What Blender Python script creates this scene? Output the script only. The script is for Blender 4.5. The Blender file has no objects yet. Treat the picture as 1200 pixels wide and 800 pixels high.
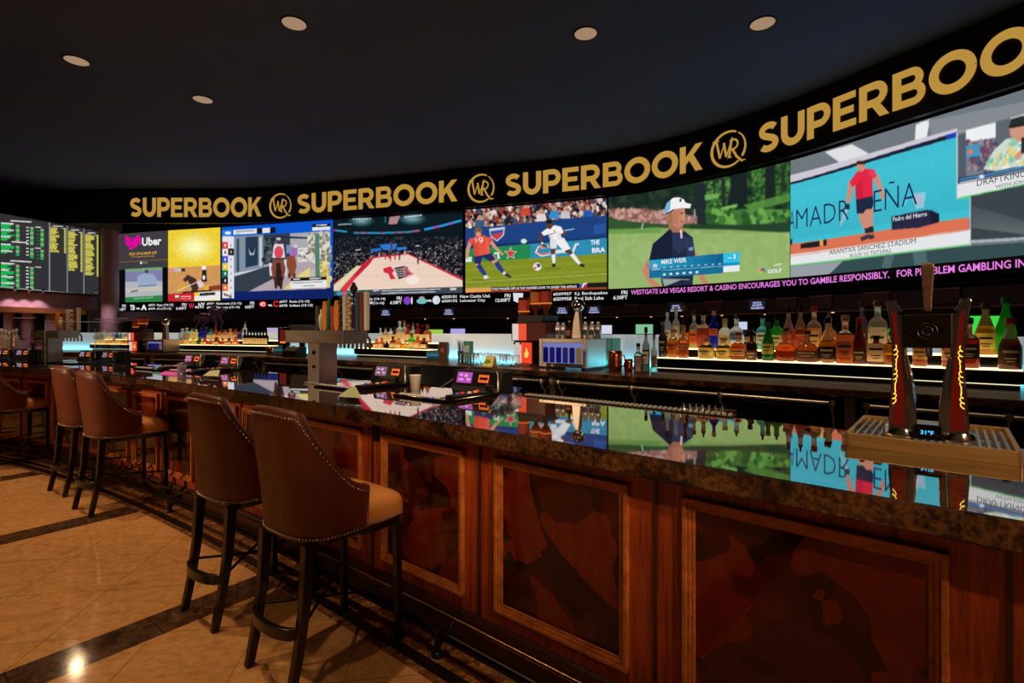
import bpy, bmesh, math, random
import numpy as np
from mathutils import Vector, Matrix
rnd = random.Random(11)
npr = np.random.RandomState(5)
SC = bpy.context.scene
COL = SC.collection
PI = math.pi
FOC, HOR, EYE = 600.0, 387.0, 1.45          # focal length and horizon in photo pixels, eye height in metres

# ------------------------------------------------------------------ basics
def lin(c):
    c = c / 255.0
    return c / 12.92 if c <= 0.04045 else ((c + 0.055) / 1.055) ** 2.4
def rgb(r, g, b): return (lin(r), lin(g), lin(b), 1.0)

def tag(o, label=None, cat=None, group=None, kind=None):
    if label: o['label'] = label
    if cat: o['category'] = cat
    if group: o['group'] = group
    if kind: o['kind'] = kind
    return o

def thing(name, label, cat, loc=(0, 0, 0), rz=0.0, group=None):
    o = bpy.data.objects.new(name, None); COL.objects.link(o)
    o.empty_display_size = 0.05
    o.location = loc; o.rotation_euler = (0, 0, rz)
    o.matrix_basis = Matrix.Translation(loc) @ Matrix.Rotation(rz, 4, 'Z')
    return tag(o, label, cat, group)

class MB:
    """collects shapes and links them as one mesh object"""
    def __init__(s): s.v = []; s.f = []; s.sm = []
    def add(s, vs, fs, smooth=False):
        o = len(s.v); s.v += [tuple(p) for p in vs]
        for f in fs: s.f.append([i + o for i in f]); s.sm.append(smooth)
        return s
    def box(s, x0, x1, y0, y1, z0, z1, M=None):
        vs = [Vector(p) for p in ((x0,y0,z0),(x1,y0,z0),(x1,y1,z0),(x0,y1,z0),(x0,y0,z1),(x1,y0,z1),(x1,y1,z1),(x0,y1,z1))]
        if M is not None: vs = [M @ p for p in vs]
        return s.add(vs, [(0,3,2,1),(4,5,6,7),(0,1,5,4),(1,2,6,5),(2,3,7,6),(3,0,4,7)])
    def hexa(s, p):                                   # eight corners, bottom ring then top ring
        return s.add(p, [(0,3,2,1),(4,5,6,7),(0,1,5,4),(1,2,6,5),(2,3,7,6),(3,0,4,7)])
    def prism(s, poly, a, b, axis='y', M=None):       # poly in the other two axes
        n = len(poly); vs = []
        for t in (a, b):
            for (p, q) in poly:
                w = {'x': (t, p, q), 'y': (p, t, q), 'z': (p, q, t)}[axis]
                vs.append(M @ Vector(w) if M is not None else w)
        fs = [tuple(range(n - 1, -1, -1)), tuple(range(n, 2 * n))] + [(i, (i + 1) % n, n + (i + 1) % n, n + i) for i in range(n)]
        return s.add(vs, fs)
    def lathe(s, prof, n=16, c=(0, 0, 0), sx=1.0, sy=1.0, sq=2.0, M=None, smooth=True, arc=None, caps=True):
        vs = []; m = len(prof)
        full = arc is None
        a0, a1 = (0, 2 * PI) if full else arc
        cnt = n if full else n + 1
        for k in range(cnt):
            a = a0 + (a1 - a0) * k / n
            ca, sa = math.cos(a), math.sin(a)
            w = (abs(ca) ** sq + abs(sa) ** sq) ** (-1.0 / sq) if sq != 2.0 else 1.0
            for (r, z) in prof:
                p = Vector((c[0] + r * ca * w * sx, c[1] + r * sa * w * sy, c[2] + z))
                vs.append(M @ p if M is not None else p)
        fs = []
        for k in range(n):
            k2 = (k + 1) % cnt
            for j in range(m - 1):
                fs.append((k * m + j, k2 * m + j, k2 * m + j + 1, k * m + j + 1))
        s.add(vs, fs, smooth)
        if full and caps:
            if prof[0][0] > 1e-6: s.add([vs[k * m] for k in range(cnt)], [tuple(range(cnt - 1, -1, -1))])
            if prof[-1][0] > 1e-6: s.add([vs[k * m + m - 1] for k in range(cnt)], [tuple(range(cnt))])
        return s
    def tube(s, pts, r, n=8, cap=True):
        pts = [Vector(p) for p in pts]; m = len(pts)
        rs = r if isinstance(r, (list, tuple)) else [r] * m
        vs = []; up = None
        for i in range(m):
            d = (pts[min(i + 1, m - 1)] - pts[max(i - 1, 0)]).normalized()
            if up is None: up = d.orthogonal().normalized()
            up = (up - d * up.dot(d)).normalized(); q = d.cross(up)
            for k in range(n):
                a = 2 * PI * k / n
                vs.append(pts[i] + (up * math.cos(a) + q * math.sin(a)) * rs[i])
        fs = [(i * n + k, i * n + (k + 1) % n, (i + 1) * n + (k + 1) % n, (i + 1) * n + k) for i in range(m - 1) for k in range(n)]
        s.add(vs, fs, True)
        if cap: s.add(vs[:n], [tuple(range(n - 1, -1, -1))]); s.add(vs[-n:], [tuple(range(n))])
        return s
    def bar4(s, p, q, w, d, up=(0, 0, 1)):            # rectangular bar from p to q
        p, q = Vector(p), Vector(q); z = (q - p).normalized(); u = Vector(up)
        x = u.cross(z)
        if x.length < 1e-4: x = Vector((1, 0, 0))
        x.normalize(); y = z.cross(x)
        a = [(-1,-1),(1,-1),(1,1),(-1,1)]
        return s.hexa([p + x * (i * w / 2) + y * (j * d / 2) for i, j in a] + [q + x * (i * w / 2) + y * (j * d / 2) for i, j in a])
    def ball(s, c, r, n=10, m=6, sz=1.0):
        return s.lathe([(max(r * math.sin(PI * j / m), 0 if j in (0, m) else 1e-5), -r * sz * math.cos(PI * j / m)) for j in range(m + 1)], n, c)
    def build(s, name, mat, parent=None, world=False, bevel=0.0, seg=2, smooth=None, sub=0):
        me = bpy.data.meshes.new(name); me.from_pydata(s.v, [], s.f); me.update()
        fl = s.sm if smooth is None else [smooth] * len(s.f)
        me.polygons.foreach_set('use_smooth', fl)
        if mat is not None: me.materials.append(mat)
        o = bpy.data.objects.new(name, me); COL.objects.link(o)
        if parent is not None:
            o.parent = parent
            if world: o.matrix_parent_inverse = world_of(parent).inverted()
        if bevel:
            md = o.modifiers.new('bevel', 'BEVEL'); md.width = bevel; md.segments = seg; md.limit_method = 'ANGLE'; md.angle_limit = 0.6
        if sub:
            md = o.modifiers.new('subd', 'SUBSURF'); md.levels = sub; md.render_levels = sub
        return o

def world_of(o):
    M = o.matrix_basis
    return M if o.parent is None else world_of(o.parent) @ o.matrix_parent_inverse @ M

# ------------------------------------------------------------------ materials
def new_mat(name):
    m = bpy.data.materials.new(name); m.use_nodes = True
    nt = m.node_tree; nt.nodes.clear()
    return m, nt, nt.nodes, nt.links
def principled(name, col, rough=0.5, metal=0.0, trans=0.0, ior=1.45, coat=0.0, emis=None, estr=0.0, var=0.0, vscale=20.0, bump=0.0, bscale=200.0, spec=None, sss=0.0):
    m, nt, N, L = new_mat(name)
    out = N.new('ShaderNodeOutputMaterial'); b = N.new('ShaderNodeBsdfPrincipled'); L.new(b.outputs[0], out.inputs[0])
    b.inputs['Base Color'].default_value = col; b.inputs['Roughness'].default_value = rough; b.inputs['Metallic'].default_value = metal
    b.inputs['Transmission Weight'].default_value = trans; b.inputs['IOR'].default_value = ior; b.inputs['Coat Weight'].default_value = coat
    b.inputs['Coat Roughness'].default_value = 0.05
    if spec is not None: b.inputs['Specular IOR Level'].default_value = spec
    if emis is not None:
        b.inputs['Emission Color'].default_value = emis; b.inputs['Emission Strength'].default_value = estr
    if var:
        tc = N.new('ShaderNodeTexCoord'); nz = N.new('ShaderNodeTexNoise'); nz.inputs['Scale'].default_value = vscale; nz.inputs['Detail'].default_value = 4
        L.new(tc.outputs['Object'], nz.inputs['Vector'])
        mr = N.new('ShaderNodeMapRange'); mr.inputs[1].default_value = 0.3; mr.inputs[2].default_value = 0.7
        mr.inputs[3].default_value = 1 - var; mr.inputs[4].default_value = 1 + var
        L.new(nz.outputs['Fac'], mr.inputs[0])
        mx = N.new('ShaderNodeMix'); mx.data_type = 'RGBA'; mx.blend_type = 'MULTIPLY'; mx.inputs[0].default_value = 1
        mx.inputs[6].default_value = col
        L.new(mr.outputs[0], mx.inputs[7]); L.new(mx.outputs[2], b.inputs['Base Color'])
    if bump:
        tc = N.new('ShaderNodeTexCoord'); nz = N.new('ShaderNodeTexNoise'); nz.inputs['Scale'].default_value = bscale; nz.inputs['Detail'].default_value = 3
        L.new(tc.outputs['Object'], nz.inputs['Vector'])
        bp = N.new('ShaderNodeBump'); bp.inputs['Strength'].default_value = bump; bp.inputs['Distance'].default_value = 0.003
        L.new(nz.outputs['Fac'], bp.inputs['Height']); L.new(bp.outputs[0], b.inputs['Normal'])
    return m
def emission(name, col, st=1.0, sample=True):
    m, nt, N, L = new_mat(name)
    out = N.new('ShaderNodeOutputMaterial'); e = N.new('ShaderNodeEmission'); L.new(e.outputs[0], out.inputs[0])
    e.inputs[0].default_value = col; e.inputs[1].default_value = st
    if not sample: m.cycles.emission_sampling = 'NONE'
    return m
_cache = {}
def flat(r, g, b, rough=0.5, metal=0.0):
    k = ('f', r, g, b, rough, metal)
    if k not in _cache: _cache[k] = principled('paint_%d_%d_%d' % (r, g, b), rgb(r, g, b), rough, metal, var=0.06, vscale=30)
    return _cache[k]
def glow(r, g, b, st=1.0, sample=False):
    k = ('g', r, g, b, st)
    if k not in _cache: _cache[k] = emission('glow_%d_%d_%d' % (r, g, b), rgb(r, g, b), st, sample)
    return _cache[k]

class G:
    """tiny node-graph helper"""
    def __init__(s, nt): s.N = nt.nodes; s.L = nt.links
    def n(s, t, **kw):
        x = s.N.new(t)
        for k, v in kw.items(): setattr(x, k, v)
        return x
    def val(s, inp, v):
        if hasattr(v, 'is_output'): s.L.new(v, inp)
        else: inp.default_value = v
    def math(s, op, a, b=0.0, c=0.0):
        x = s.n('ShaderNodeMath', operation=op); s.val(x.inputs[0], a); s.val(x.inputs[1], b); s.val(x.inputs[2], c); return x.outputs[0]
    def mix(s, f, a, b, mode='MIX'):
        x = s.n('ShaderNodeMix', data_type='RGBA', blend_type=mode); s.val(x.inputs[0], f); s.val(x.inputs[6], a); s.val(x.inputs[7], b); return x.outputs[2]
    def noise(s, vec, scale, detail=4, rough=0.5, dist=0.0):
        x = s.n('ShaderNodeTexNoise'); s.val(x.inputs['Vector'], vec); x.inputs['Scale'].default_value = scale; x.inputs['Detail'].default_value = detail
        x.inputs['Roughness'].default_value = rough; x.inputs['Distortion'].default_value = dist; return x.outputs['Fac']
    def vscale(s, vec, xyz):
        x = s.n('ShaderNodeMapping'); s.val(x.inputs['Vector'], vec); x.inputs['Scale'].default_value = xyz; return x.outputs[0]
    def ramp(s, f, stops, interp='LINEAR'):
        x = s.n('ShaderNodeValToRGB'); s.val(x.inputs[0], f); cr = x.color_ramp; cr.interpolation = interp
        while len(cr.elements) < len(stops): cr.elements.new(0.5)
        for e, (p, c) in zip(cr.elements, stops): e.position = p; e.color = c
        return x.outputs[0]

def graph(name, rough=0.4, metal=0.0, coat=0.0, ior=1.5):
    m, nt, N, L = new_mat(name); g = G(nt)
    out = N.new('ShaderNodeOutputMaterial'); b = N.new('ShaderNodeBsdfPrincipled'); L.new(b.outputs[0], out.inputs[0])
    b.inputs['Roughness'].default_value = rough; b.inputs['Metallic'].default_value = metal; b.inputs['Coat Weight'].default_value = coat
    b.inputs['IOR'].default_value = ior; b.inputs['Coat Roughness'].default_value = 0.03
    pos = N.new('ShaderNodeNewGeometry').outputs['Position']
    return m, g, b, pos

def wood(name, dark, light, rough=0.35, sc=(38, 38, 2.2), coat=0.3):
    m, g, b, pos = graph(name, rough, coat=coat)
    v = g.vscale(pos, sc)
    a = g.noise(v, 1.0, 5, 0.6, 0.6); c = g.noise(g.vscale(pos, (sc[0] * 4, sc[1] * 4, sc[2] * 6)), 1.0, 3)
    f = g.math('MULTIPLY_ADD', c, 0.35, g.math('MULTIPLY', a, 0.75))
    g.L.new(g.ramp(f, [(0.33, dark), (0.68, light)]), b.inputs['Base Color'])
    return m
def veneer(name):
    m, g, b, pos = graph(name, 0.10, coat=0.15, ior=1.42)
    w = g.n('ShaderNodeTexNoise'); w.inputs['Scale'].default_value = 2.2; w.inputs['Detail'].default_value = 0; g.L.new(pos, w.inputs['Vector'])
    vm = g.n('ShaderNodeVectorMath', operation='MULTIPLY_ADD'); g.L.new(w.outputs['Color'], vm.inputs[0]); vm.inputs[1].default_value = (0.5, 0.5, 0.5); g.L.new(pos, vm.inputs[2])
    def shards(sc, off):
        vo = g.n('ShaderNodeTexVoronoi'); vo.distance = 'CHEBYCHEV'; vo.inputs['Scale'].default_value = sc
        mp = g.n('ShaderNodeMapping'); g.L.new(vm.outputs[0], mp.inputs[0]); mp.inputs['Rotation'].default_value = (off, .5 + off, .9); mp.inputs['Location'].default_value = (off, 0, off * 2); g.L.new(mp.outputs[0], vo.inputs['Vector'])
        sx = g.n('ShaderNodeSeparateColor'); g.L.new(vo.outputs['Color'], sx.inputs[0]); return sx.outputs[0]
    c1 = g.ramp(shards(3.6, .3), [(0.0, rgb(40, 9, 5)), (0.5, rgb(66, 17, 9)), (0.68, rgb(104, 30, 14)), (0.84, rgb(50, 12, 7))], 'CONSTANT')
    c2 = g.ramp(shards(6.0, 1.1), [(0.0, rgb(34, 8, 5)), (0.6, rgb(80, 20, 10)), (0.78, rgb(140, 46, 22)), (0.92, rgb(92, 28, 14))], 'CONSTANT')
    c1 = g.mix(.5, c1, c2, 'LIGHTEN')
    gr = g.noise(g.vscale(pos, (30, 30, 6)), 1.0, 4)
    g.L.new(g.mix(0.35, c1, g.mix(1.0, c1, g.ramp(gr, [(0.3, (.4, .4, .4, 1)), (0.7, (1.3, 1.3, 1.3, 1))]), 'MULTIPLY')), b.inputs['Base Color'])
    return m
def granite(name, rough=0.08, top=False):
    m, g, b, pos = graph(name, rough, coat=0.0, ior=1.35)
    a = g.noise(pos, 7.0, 6, 0.7, 1.2); c = g.noise(pos, 60.0, 4, 0.7)
    vo = g.n('ShaderNodeTexVoronoi'); vo.inputs['Scale'].default_value = 110; g.L.new(pos, vo.inputs['Vector'])
    big = g.ramp(a, [(0.36, rgb(16, 11, 8)), (0.47, rgb(52, 32, 18)), (0.6, rgb(88, 57, 32)), (0.72, rgb(30, 20, 13))])
    sp = g.ramp(c, [(0.42, rgb(14, 10, 8)), (0.58, rgb(120, 84, 50))])
    k = g.mix(0.45, big, sp)
    k = g.mix(g.ramp(g.noise(pos, 4.5, 3, 0.6, 0.8), [(0.5, (0, 0, 0, 1)), (0.58, (.8, .8, .8, 1))]), k, rgb(13, 10, 8))
    k = g.mix(g.math('MULTIPLY', g.math('LESS_THAN', vo.outputs['Distance'], 0.25), 0.35), k, rgb(12, 9, 7))
    g.L.new(k, b.inputs['Base Color'])
    if top:                                            # thick polished sealer over the stone: a strong mirror at grazing angles
        b.inputs['Roughness'].default_value = 0.03; b.inputs['IOR'].default_value = 3.6; b.inputs['Coat Weight'].default_value = 1.0
        b.inputs['Coat IOR'].default_value = 3.2; b.inputs['Coat Roughness'].default_value = 0.012
    return m
def marble_floor(name):
    m, g, b, pos = graph(name, 0.13, ior=1.5)
    sx = g.n('ShaderNodeSeparateXYZ'); g.L.new(pos, sx.inputs[0]); X, Y = sx.outputs[0], sx.outputs[1]
    q = g.math('MULTIPLY_ADD', X, -0.8, g.math('MULTIPLY', Y, 0.6))      # along the bar
    p = g.math('MULTIPLY_ADD', X, 0.6, g.math('MULTIPLY', Y, 0.8))       # towards the bar
    band = g.math('LESS_THAN', g.math('FRACT', g.math('MULTIPLY', g.math('ADD', q, 101.21 - 2.0 * 0 - 2.01), 1 / 2.04)), 0.112)
    r = math.sqrt(0.5)
    def joint(u):
        f = g.math('FRACT', g.math('MULTIPLY', u, 1 / 0.48)); return g.math('LESS_THAN', f, 0.011)
    j = g.math('MAXIMUM', joint(g.math('ADD', g.math('MULTIPLY', g.math('ADD', q, p), r), 50.13)), joint(g.math('ADD', g.math('MULTIPLY', g.math('SUBTRACT', p, q), r), 50.31)))
    bj = g.math('LESS_THAN', g.math('FRACT', g.math('MULTIPLY', g.math('ADD', p, 50.0), 1 / 0.52)), 0.012)
    rot = g.n('ShaderNodeMapping'); g.L.new(pos, rot.inputs[0]); rot.inputs['Rotation'].default_value = (0, 0, -.55); rot.inputs['Scale'].default_value = (1.0, 2.2, 1)
    v = g.noise(rot.outputs[0], 2.4, 8, 0.7, 2.6); v2 = g.noise(pos, 26.0, 4, 0.6, 0.5)
    base = g.ramp(v, [(0.30, rgb(140, 88, 46)), (0.38, rgb(186, 130, 76)), (0.6, rgb(204, 150, 92)), (0.8, rgb(180, 126, 74))])
    base = g.mix(0.2, base, g.ramp(v2, [(0.35, rgb(130, 80, 46)), (0.6, rgb(225, 180, 128))]))
    tint = g.n('ShaderNodeTexVoronoi'); tint.inputs['Scale'].default_value = 2.1; g.L.new(pos, tint.inputs['Vector'])
    dark = g.ramp(g.noise(pos, 14.0, 6, 0.7, 0.8), [(0.35, rgb(50, 34, 24)), (0.6, rgb(92, 66, 46)), (0.75, rgb(120, 92, 66))])
    k = g.mix(g.math('MULTIPLY', j, 0.55), base, rgb(88, 56, 34))
    k2 = g.mix(g.math('MULTIPLY', bj, 0.8), dark, rgb(26, 18, 13))
    g.L.new(g.mix(band, k, k2), b.inputs['Base Color'])
    g.L.new(g.math('MULTIPLY_ADD', v2, 0.07, 0.05), b.inputs['Roughness'])
    return m
def emperador(name):
    m, g, b, pos = graph(name, 0.2)
    a = g.noise(pos, 18.0, 6, 0.75, 1.5)
    g.L.new(g.ramp(a, [(0.34, rgb(52, 30, 17)), (0.5, rgb(112, 70, 40)), (0.6, rgb(150, 104, 62)), (0.7, rgb(196, 150, 100))]), b.inputs['Base Color'])
    return m
def led_picture():
    m, nt, N, L = new_mat('led_picture')
    out = N.new('ShaderNodeOutputMaterial'); e = N.new('ShaderNodeEmission'); L.new(e.outputs[0], out.inputs[0])
    a = N.new('ShaderNodeAttribute'); a.attribute_name = 'picture'; L.new(a.outputs['Color'], e.inputs[0]); e.inputs[1].default_value = 1.0
    m.cycles.emission_sampling = 'NONE'
    return m
def brushed(name, col, rough=0.28):
    m, g, b, pos = graph(name, rough, 1.0)
    n = g.noise(g.vscale(pos, (6, 6, 260)), 1.0, 2)
    g.L.new(g.mix(0.12, col, g.ramp(n, [(0.3, (.25, .25, .25, 1)), (0.7, (1, 1, 1, 1))]), 'MULTIPLY'), b.inputs['Base Color'])
    g.L.new(g.math('MULTIPLY_ADD', n, 0.18, rough - 0.09), b.inputs['Roughness'])
    return m

M = {}
M['wood'] = wood('red_mahogany', rgb(84, 26, 10), rgb(186, 82, 34), 0.4, (46, 46, 2.0), 0.1)
M['wood_frame'] = wood('frame_moulding_wood', rgb(140, 70, 30), rgb(206, 124, 62), 0.35, (20, 20, 20), .1)
M['wood_dark'] = wood('dark_plinth_wood', rgb(34, 14, 7), rgb(74, 34, 17), 0.4)
M['veneer'] = veneer('veneer_inlay')
M['granite'] = granite('brown_granite', 0.3)
M['granite_top'] = granite('polished_granite_top', 0.05, True)
M['floor'] = marble_floor('marble_floor')
M['border'] = emperador('brown_marble_border')
M['led'] = led_picture()
M['black'] = principled('black_paint', rgb(14, 14, 15), 0.5, var=0.1)
M['black_gloss'] = principled('black_gloss', rgb(10, 10, 11), 0.12, var=0.05)
M['black_wood'] = principled('ebonised_wood', rgb(16, 11, 9), 0.3, coat=0.3, var=0.15, vscale=40)
M['leather_dark'] = principled('brown_leather', rgb(100, 47, 29), 0.42, var=0.14, vscale=14, bump=0.25, bscale=260)
M['leather_lit'] = principled('lit_brown_leather', rgb(206, 138, 76), 0.4, var=0.1, vscale=10, bump=0.2, bscale=260)  # paler than the back: light on the seat put into its colour
M['nail'] = principled('nickel_nailhead', rgb(190, 180, 165), 0.25, 1.0, var=0.05)
M['steel'] = brushed('brushed_steel', rgb(206, 198, 188), .34)
M['chrome'] = principled('chrome', rgb(226, 226, 230), 0.12, 1.0, var=0.03)
M['dark_metal'] = principled('dark_bronze_metal', rgb(52, 46, 42), 0.3, 1.0, var=0.1)
M['brass'] = principled('brass', rgb(196, 150, 84), 0.22, 1.0, var=0.08)
M['copper'] = principled('hammered_copper', rgb(214, 122, 78), 0.22, 1.0, var=0.1, bump=0.6, bscale=60)
M['glass'] = principled('clear_glass', (0.95, 0.97, 0.97, 1), 0.03, trans=1.0, ior=1.25, bump=0.02, bscale=20)
M['acrylic'] = principled('clear_acrylic', (0.9, 0.94, 0.94, 1), 0.04, trans=1.0, ior=1.14, bump=0.02, bscale=12)
M['ceiling'] = principled('dark_ceiling', (.088, .150, .34, 1), 0.8, ior=1.3, var=0.04, vscale=0.4)
M['fascia'] = principled('black_fascia', rgb(13, 11, 11), 0.55, var=0.08, vscale=3)
M['darkwall'] = principled('dark_wall', rgb(34, 30, 38), 0.6, var=0.1, vscale=2)
M['mauve'] = principled('mauve_wall', rgb(150, 118, 138), 0.6, var=0.08, vscale=2)
M['gold'] = emission('gold_lettering', rgb(184, 142, 62), 1.0, False)
M['white_txt'] = emission('white_led_text', rgb(235, 235, 238), 1.0, False)
M['pink_txt'] = emission('magenta_led_text', rgb(232, 128, 226), 1.0, False)

# ------------------------------------------------------------------ the bar's plan curve
_c = [1.48527918e-03, -2.02370842e-02, -8.25815308e-01, 1.97827718e+00]
_bx = np.linspace(3.2, -9.8, 5200); _by = np.polyval(_c, _bx)
_bs = np.concatenate([[0], np.cumsum(np.hypot(np.diff(_bx), np.diff(_by)))]); _bs -= np.interp(-1.0714, -_bx, _bs)
_tx = np.gradient(_bx); _ty = np.gradient(_by); _l = np.hypot(_tx, _ty); _tx /= _l; _ty /= _l
def bar_frame(s):
    x, y = np.interp(s, _bs, _bx), np.interp(s, _bs, _by); tx, ty = np.interp(s, _bs, _tx), np.interp(s, _bs, _ty)
    return float(x), float(y), float(tx), float(ty)
def bar(s, t, z=0.0):
    x, y, tx, ty = bar_frame(s)
    return Vector((x + t * ty, y - t * tx, z))
def bar_rz(s):                                        # local x runs along the bar to a customer's right, local y into the bar
    _, _, tx, ty = bar_frame(s); return math.atan2(-ty, -tx)
def bar_st(X, Y):
    i = int(np.argmin((_bx - X) ** 2 + (_by - Y) ** 2))
    return float(_bs[i]), float((X - _bx[i]) * _ty[i] - (Y - _by[i]) * _tx[i])
def on_line(px, t):                                   # the spot at distance t behind the bar's edge that the camera sees in column px
    k = (px - 600) / FOC; lo, hi = 0.3, 30.0
    for _ in range(45):
        m = (lo + hi) / 2
        if bar_st(k * m, m)[1] < t: lo = m
        else: hi = m
    return k * lo, lo, bar_st(k * lo, lo)[0]
def zat(py, Y): return EYE - (py - HOR) / FOC * Y
def sweep(mb, prof, s0, s1, n, cap=True):
    """sweep a closed (t, z) outline along the bar's curve"""
    m = len(prof); vs = []
    for i in range(n + 1):
        s = s0 + (s1 - s0) * i / n
        vs += [bar(s, t, z) for t, z in prof]
    fs = [(i * m + j, i * m + (j + 1) % m, (i + 1) * m + (j + 1) % m, (i + 1) * m + j) for i in range(n) for j in range(m)]
    mb.add(vs, fs)
    if cap: mb.add(vs[:m], [tuple(range(m - 1, -1, -1))]); mb.add(vs[-m:], [tuple(range(m))])
    return mb

# ------------------------------------------------------------------ plan curves far behind the bar
class Path:
    def __init__(s, pts, n=900):
        P = [np.array(p, float) for p in pts]; P = [2 * P[0] - P[1]] + P + [2 * P[-1] - P[-2]]
        out = []
        for i in range(1, len(P) - 2):
            for k in range(40):
                t = k / 40
                a, b, c, d = P[i - 1], P[i], P[i + 1], P[i + 2]
                out.append(0.5 * ((2 * b) + (c - a) * t + (2 * a - 5 * b + 4 * c - d) * t * t + (3 * b - a - 3 * c + d) * t ** 3))
        out.append(P[-2]); s.p = np.array(out)
        for _ in range(60): s.p[1:-1] = 0.25 * s.p[:-2] + 0.5 * s.p[1:-1] + 0.25 * s.p[2:]
        s.a = np.concatenate([[0], np.cumsum(np.hypot(*np.diff(s.p, axis=0).T))])
        s.k = s.p[:, 0] / s.p[:, 1]
    def at(s, a, off=0.0):
        x, y = np.interp(a, s.a, s.p[:, 0]), np.interp(a, s.a, s.p[:, 1])
        x2, y2 = np.interp(a + 0.3, s.a, s.p[:, 0]), np.interp(a + 0.3, s.a, s.p[:, 1])
        x1, y1 = np.interp(a - 0.3, s.a, s.p[:, 0]), np.interp(a - 0.3, s.a, s.p[:, 1])
        tx, ty = x2 - x1, y2 - y1; l = np.hypot(tx, ty) + 1e-9
        return x + off * ty / l, y - off * tx / l     # off > 0 is towards the room
    def px(s, px):                                    # arc length where the camera's column px meets the curve
        return float(np.interp((px - 600) / FOC, s.k, s.a))
    def depth(s, px): return float(np.interp((px - 600) / FOC, s.k, s.p[:, 1]))
SCREEN = Path([(-34.6, 45.0), (-29.1, 43.4), (-24.0, 42.1), (-13.7, 39.2), (-3.24, 36.0), (6.03, 32.7), (10.4, 29.6), (13.9, 25.6), (16.1, 21.5), (17.1, 19.7), (18.0, 18.0), (19.4, 14.6), (20.2, 11.5)])
FASCIA = Path([(-42.5, 40.6), (-36.0, 40.9), (-29.8, 40.7), (-20.6, 40.6), (-13.5, 38.8), (-3.4, 35.6), (5.85, 32.3), (10.15, 29.2), (13.5, 25.2), (15.7, 21.2), (16.7, 19.4), (17.5, 17.8), (18.9, 14.5), (19.7, 11.5)])
ZT, ZB = 9.91, 4.09                                   # picture area of the video wall
ZC = 12.72                                            # ceiling
def ribbon(path, a0, a1, z0, z1, off, n=60, thick=0.0):
    mb = MB(); vs = []
    for i in range(n + 1):
        a = a0 + (a1 - a0) * i / n; x, y = path.at(a, off)
        if thick:
            x2, y2 = path.at(a, off - thick); vs += [(x, y, z0), (x, y, z1), (x2, y2, z1), (x2, y2, z0)]
        else: vs += [(x, y, z0), (x, y, z1)]
    if thick:
        fs = [(4 * i + j, 4 * i + (j + 1) % 4, 4 * i + 4 + (j + 1) % 4, 4 * i + 4 + j) for i in range(n) for j in range(4)]
        mb.add(vs, fs); mb.add(vs[:4], [(3, 2, 1, 0)]); mb.add(vs[-4:], [(0, 1, 2, 3)])
    else: mb.add(vs, [(2 * i, 2 * i + 2, 2 * i + 3, 2 * i + 1) for i in range(n)])
    return mb

# ------------------------------------------------------------------ lettering
_txt = {}
def text_geo(body, bold=0.0, shear=0.0, res=2):
    key = (body, bold, shear)
    if key in _txt: return _txt[key]
    cu = bpy.data.curves.new('lettering_curve', 'FONT'); cu.body = body; cu.offset = bold; cu.shear = shear; cu.resolution_u = res; cu.fill_mode = 'FRONT'
    ob = bpy.data.objects.new('lettering_curve', cu); COL.objects.link(ob)
    dg = bpy.context.evaluated_depsgraph_get(); ev = ob.evaluated_get(dg); me = ev.to_mesh()
    vs = [(v.co.x, v.co.y) for v in me.vertices]; fs = [tuple(p.vertices) for p in me.polygons]
    ev.to_mesh_clear(); bpy.data.objects.remove(ob); bpy.data.curves.remove(cu)
    xs = [v[0] for v in vs]; ys = [v[1] for v in vs]
    _txt[key] = (vs, fs, min(xs), max(xs), min(ys), max(ys)); return _txt[key]
def path_text(mb, path, body, a0, a1, z0, z1, off, bold=0.02, shear=0.0):
    """lettering filling a0..a1 along the curve and z0..z1 in height"""
    vs, fs, x0, x1, y0, y1 = text_geo(body, bold, shear)
    out = []
    for (x, y) in vs:
        a = a0 + (x - x0) / (x1 - x0) * (a1 - a0); X, Y = path.at(a, off); out.append((X, Y, z0 + (y - y0) / (y1 - y0) * (z1 - z0)))
    return mb.add(out, fs)
def text_at(mb, path, body, xl, xr, yt, yb, off, bold=0.02, shear=0.0):
    """the same, given the columns it spans and its height in the photo at its left end"""
    a0, a1 = path.px(xl), path.px(xr); X, Y = path.at(a0, 0); Y = float(Y)
    return path_text(mb, path, body, a0, a1, zat(yb, Y), zat(yt, Y), off, bold, shear)
def flat_text(mb, body, Mx, w, h, bold=0.02, shear=0.0):
    """lettering of width w and height h centred on the local x-z plane of Mx"""
    vs, fs, x0, x1, y0, y1 = text_geo(body, bold, shear)
    return mb.add([Mx @ Vector((((x - x0) / (x1 - x0) - .5) * w, 0, ((y - y0) / (y1 - y0) - .5) * h)) for x, y in vs], fs)

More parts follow.
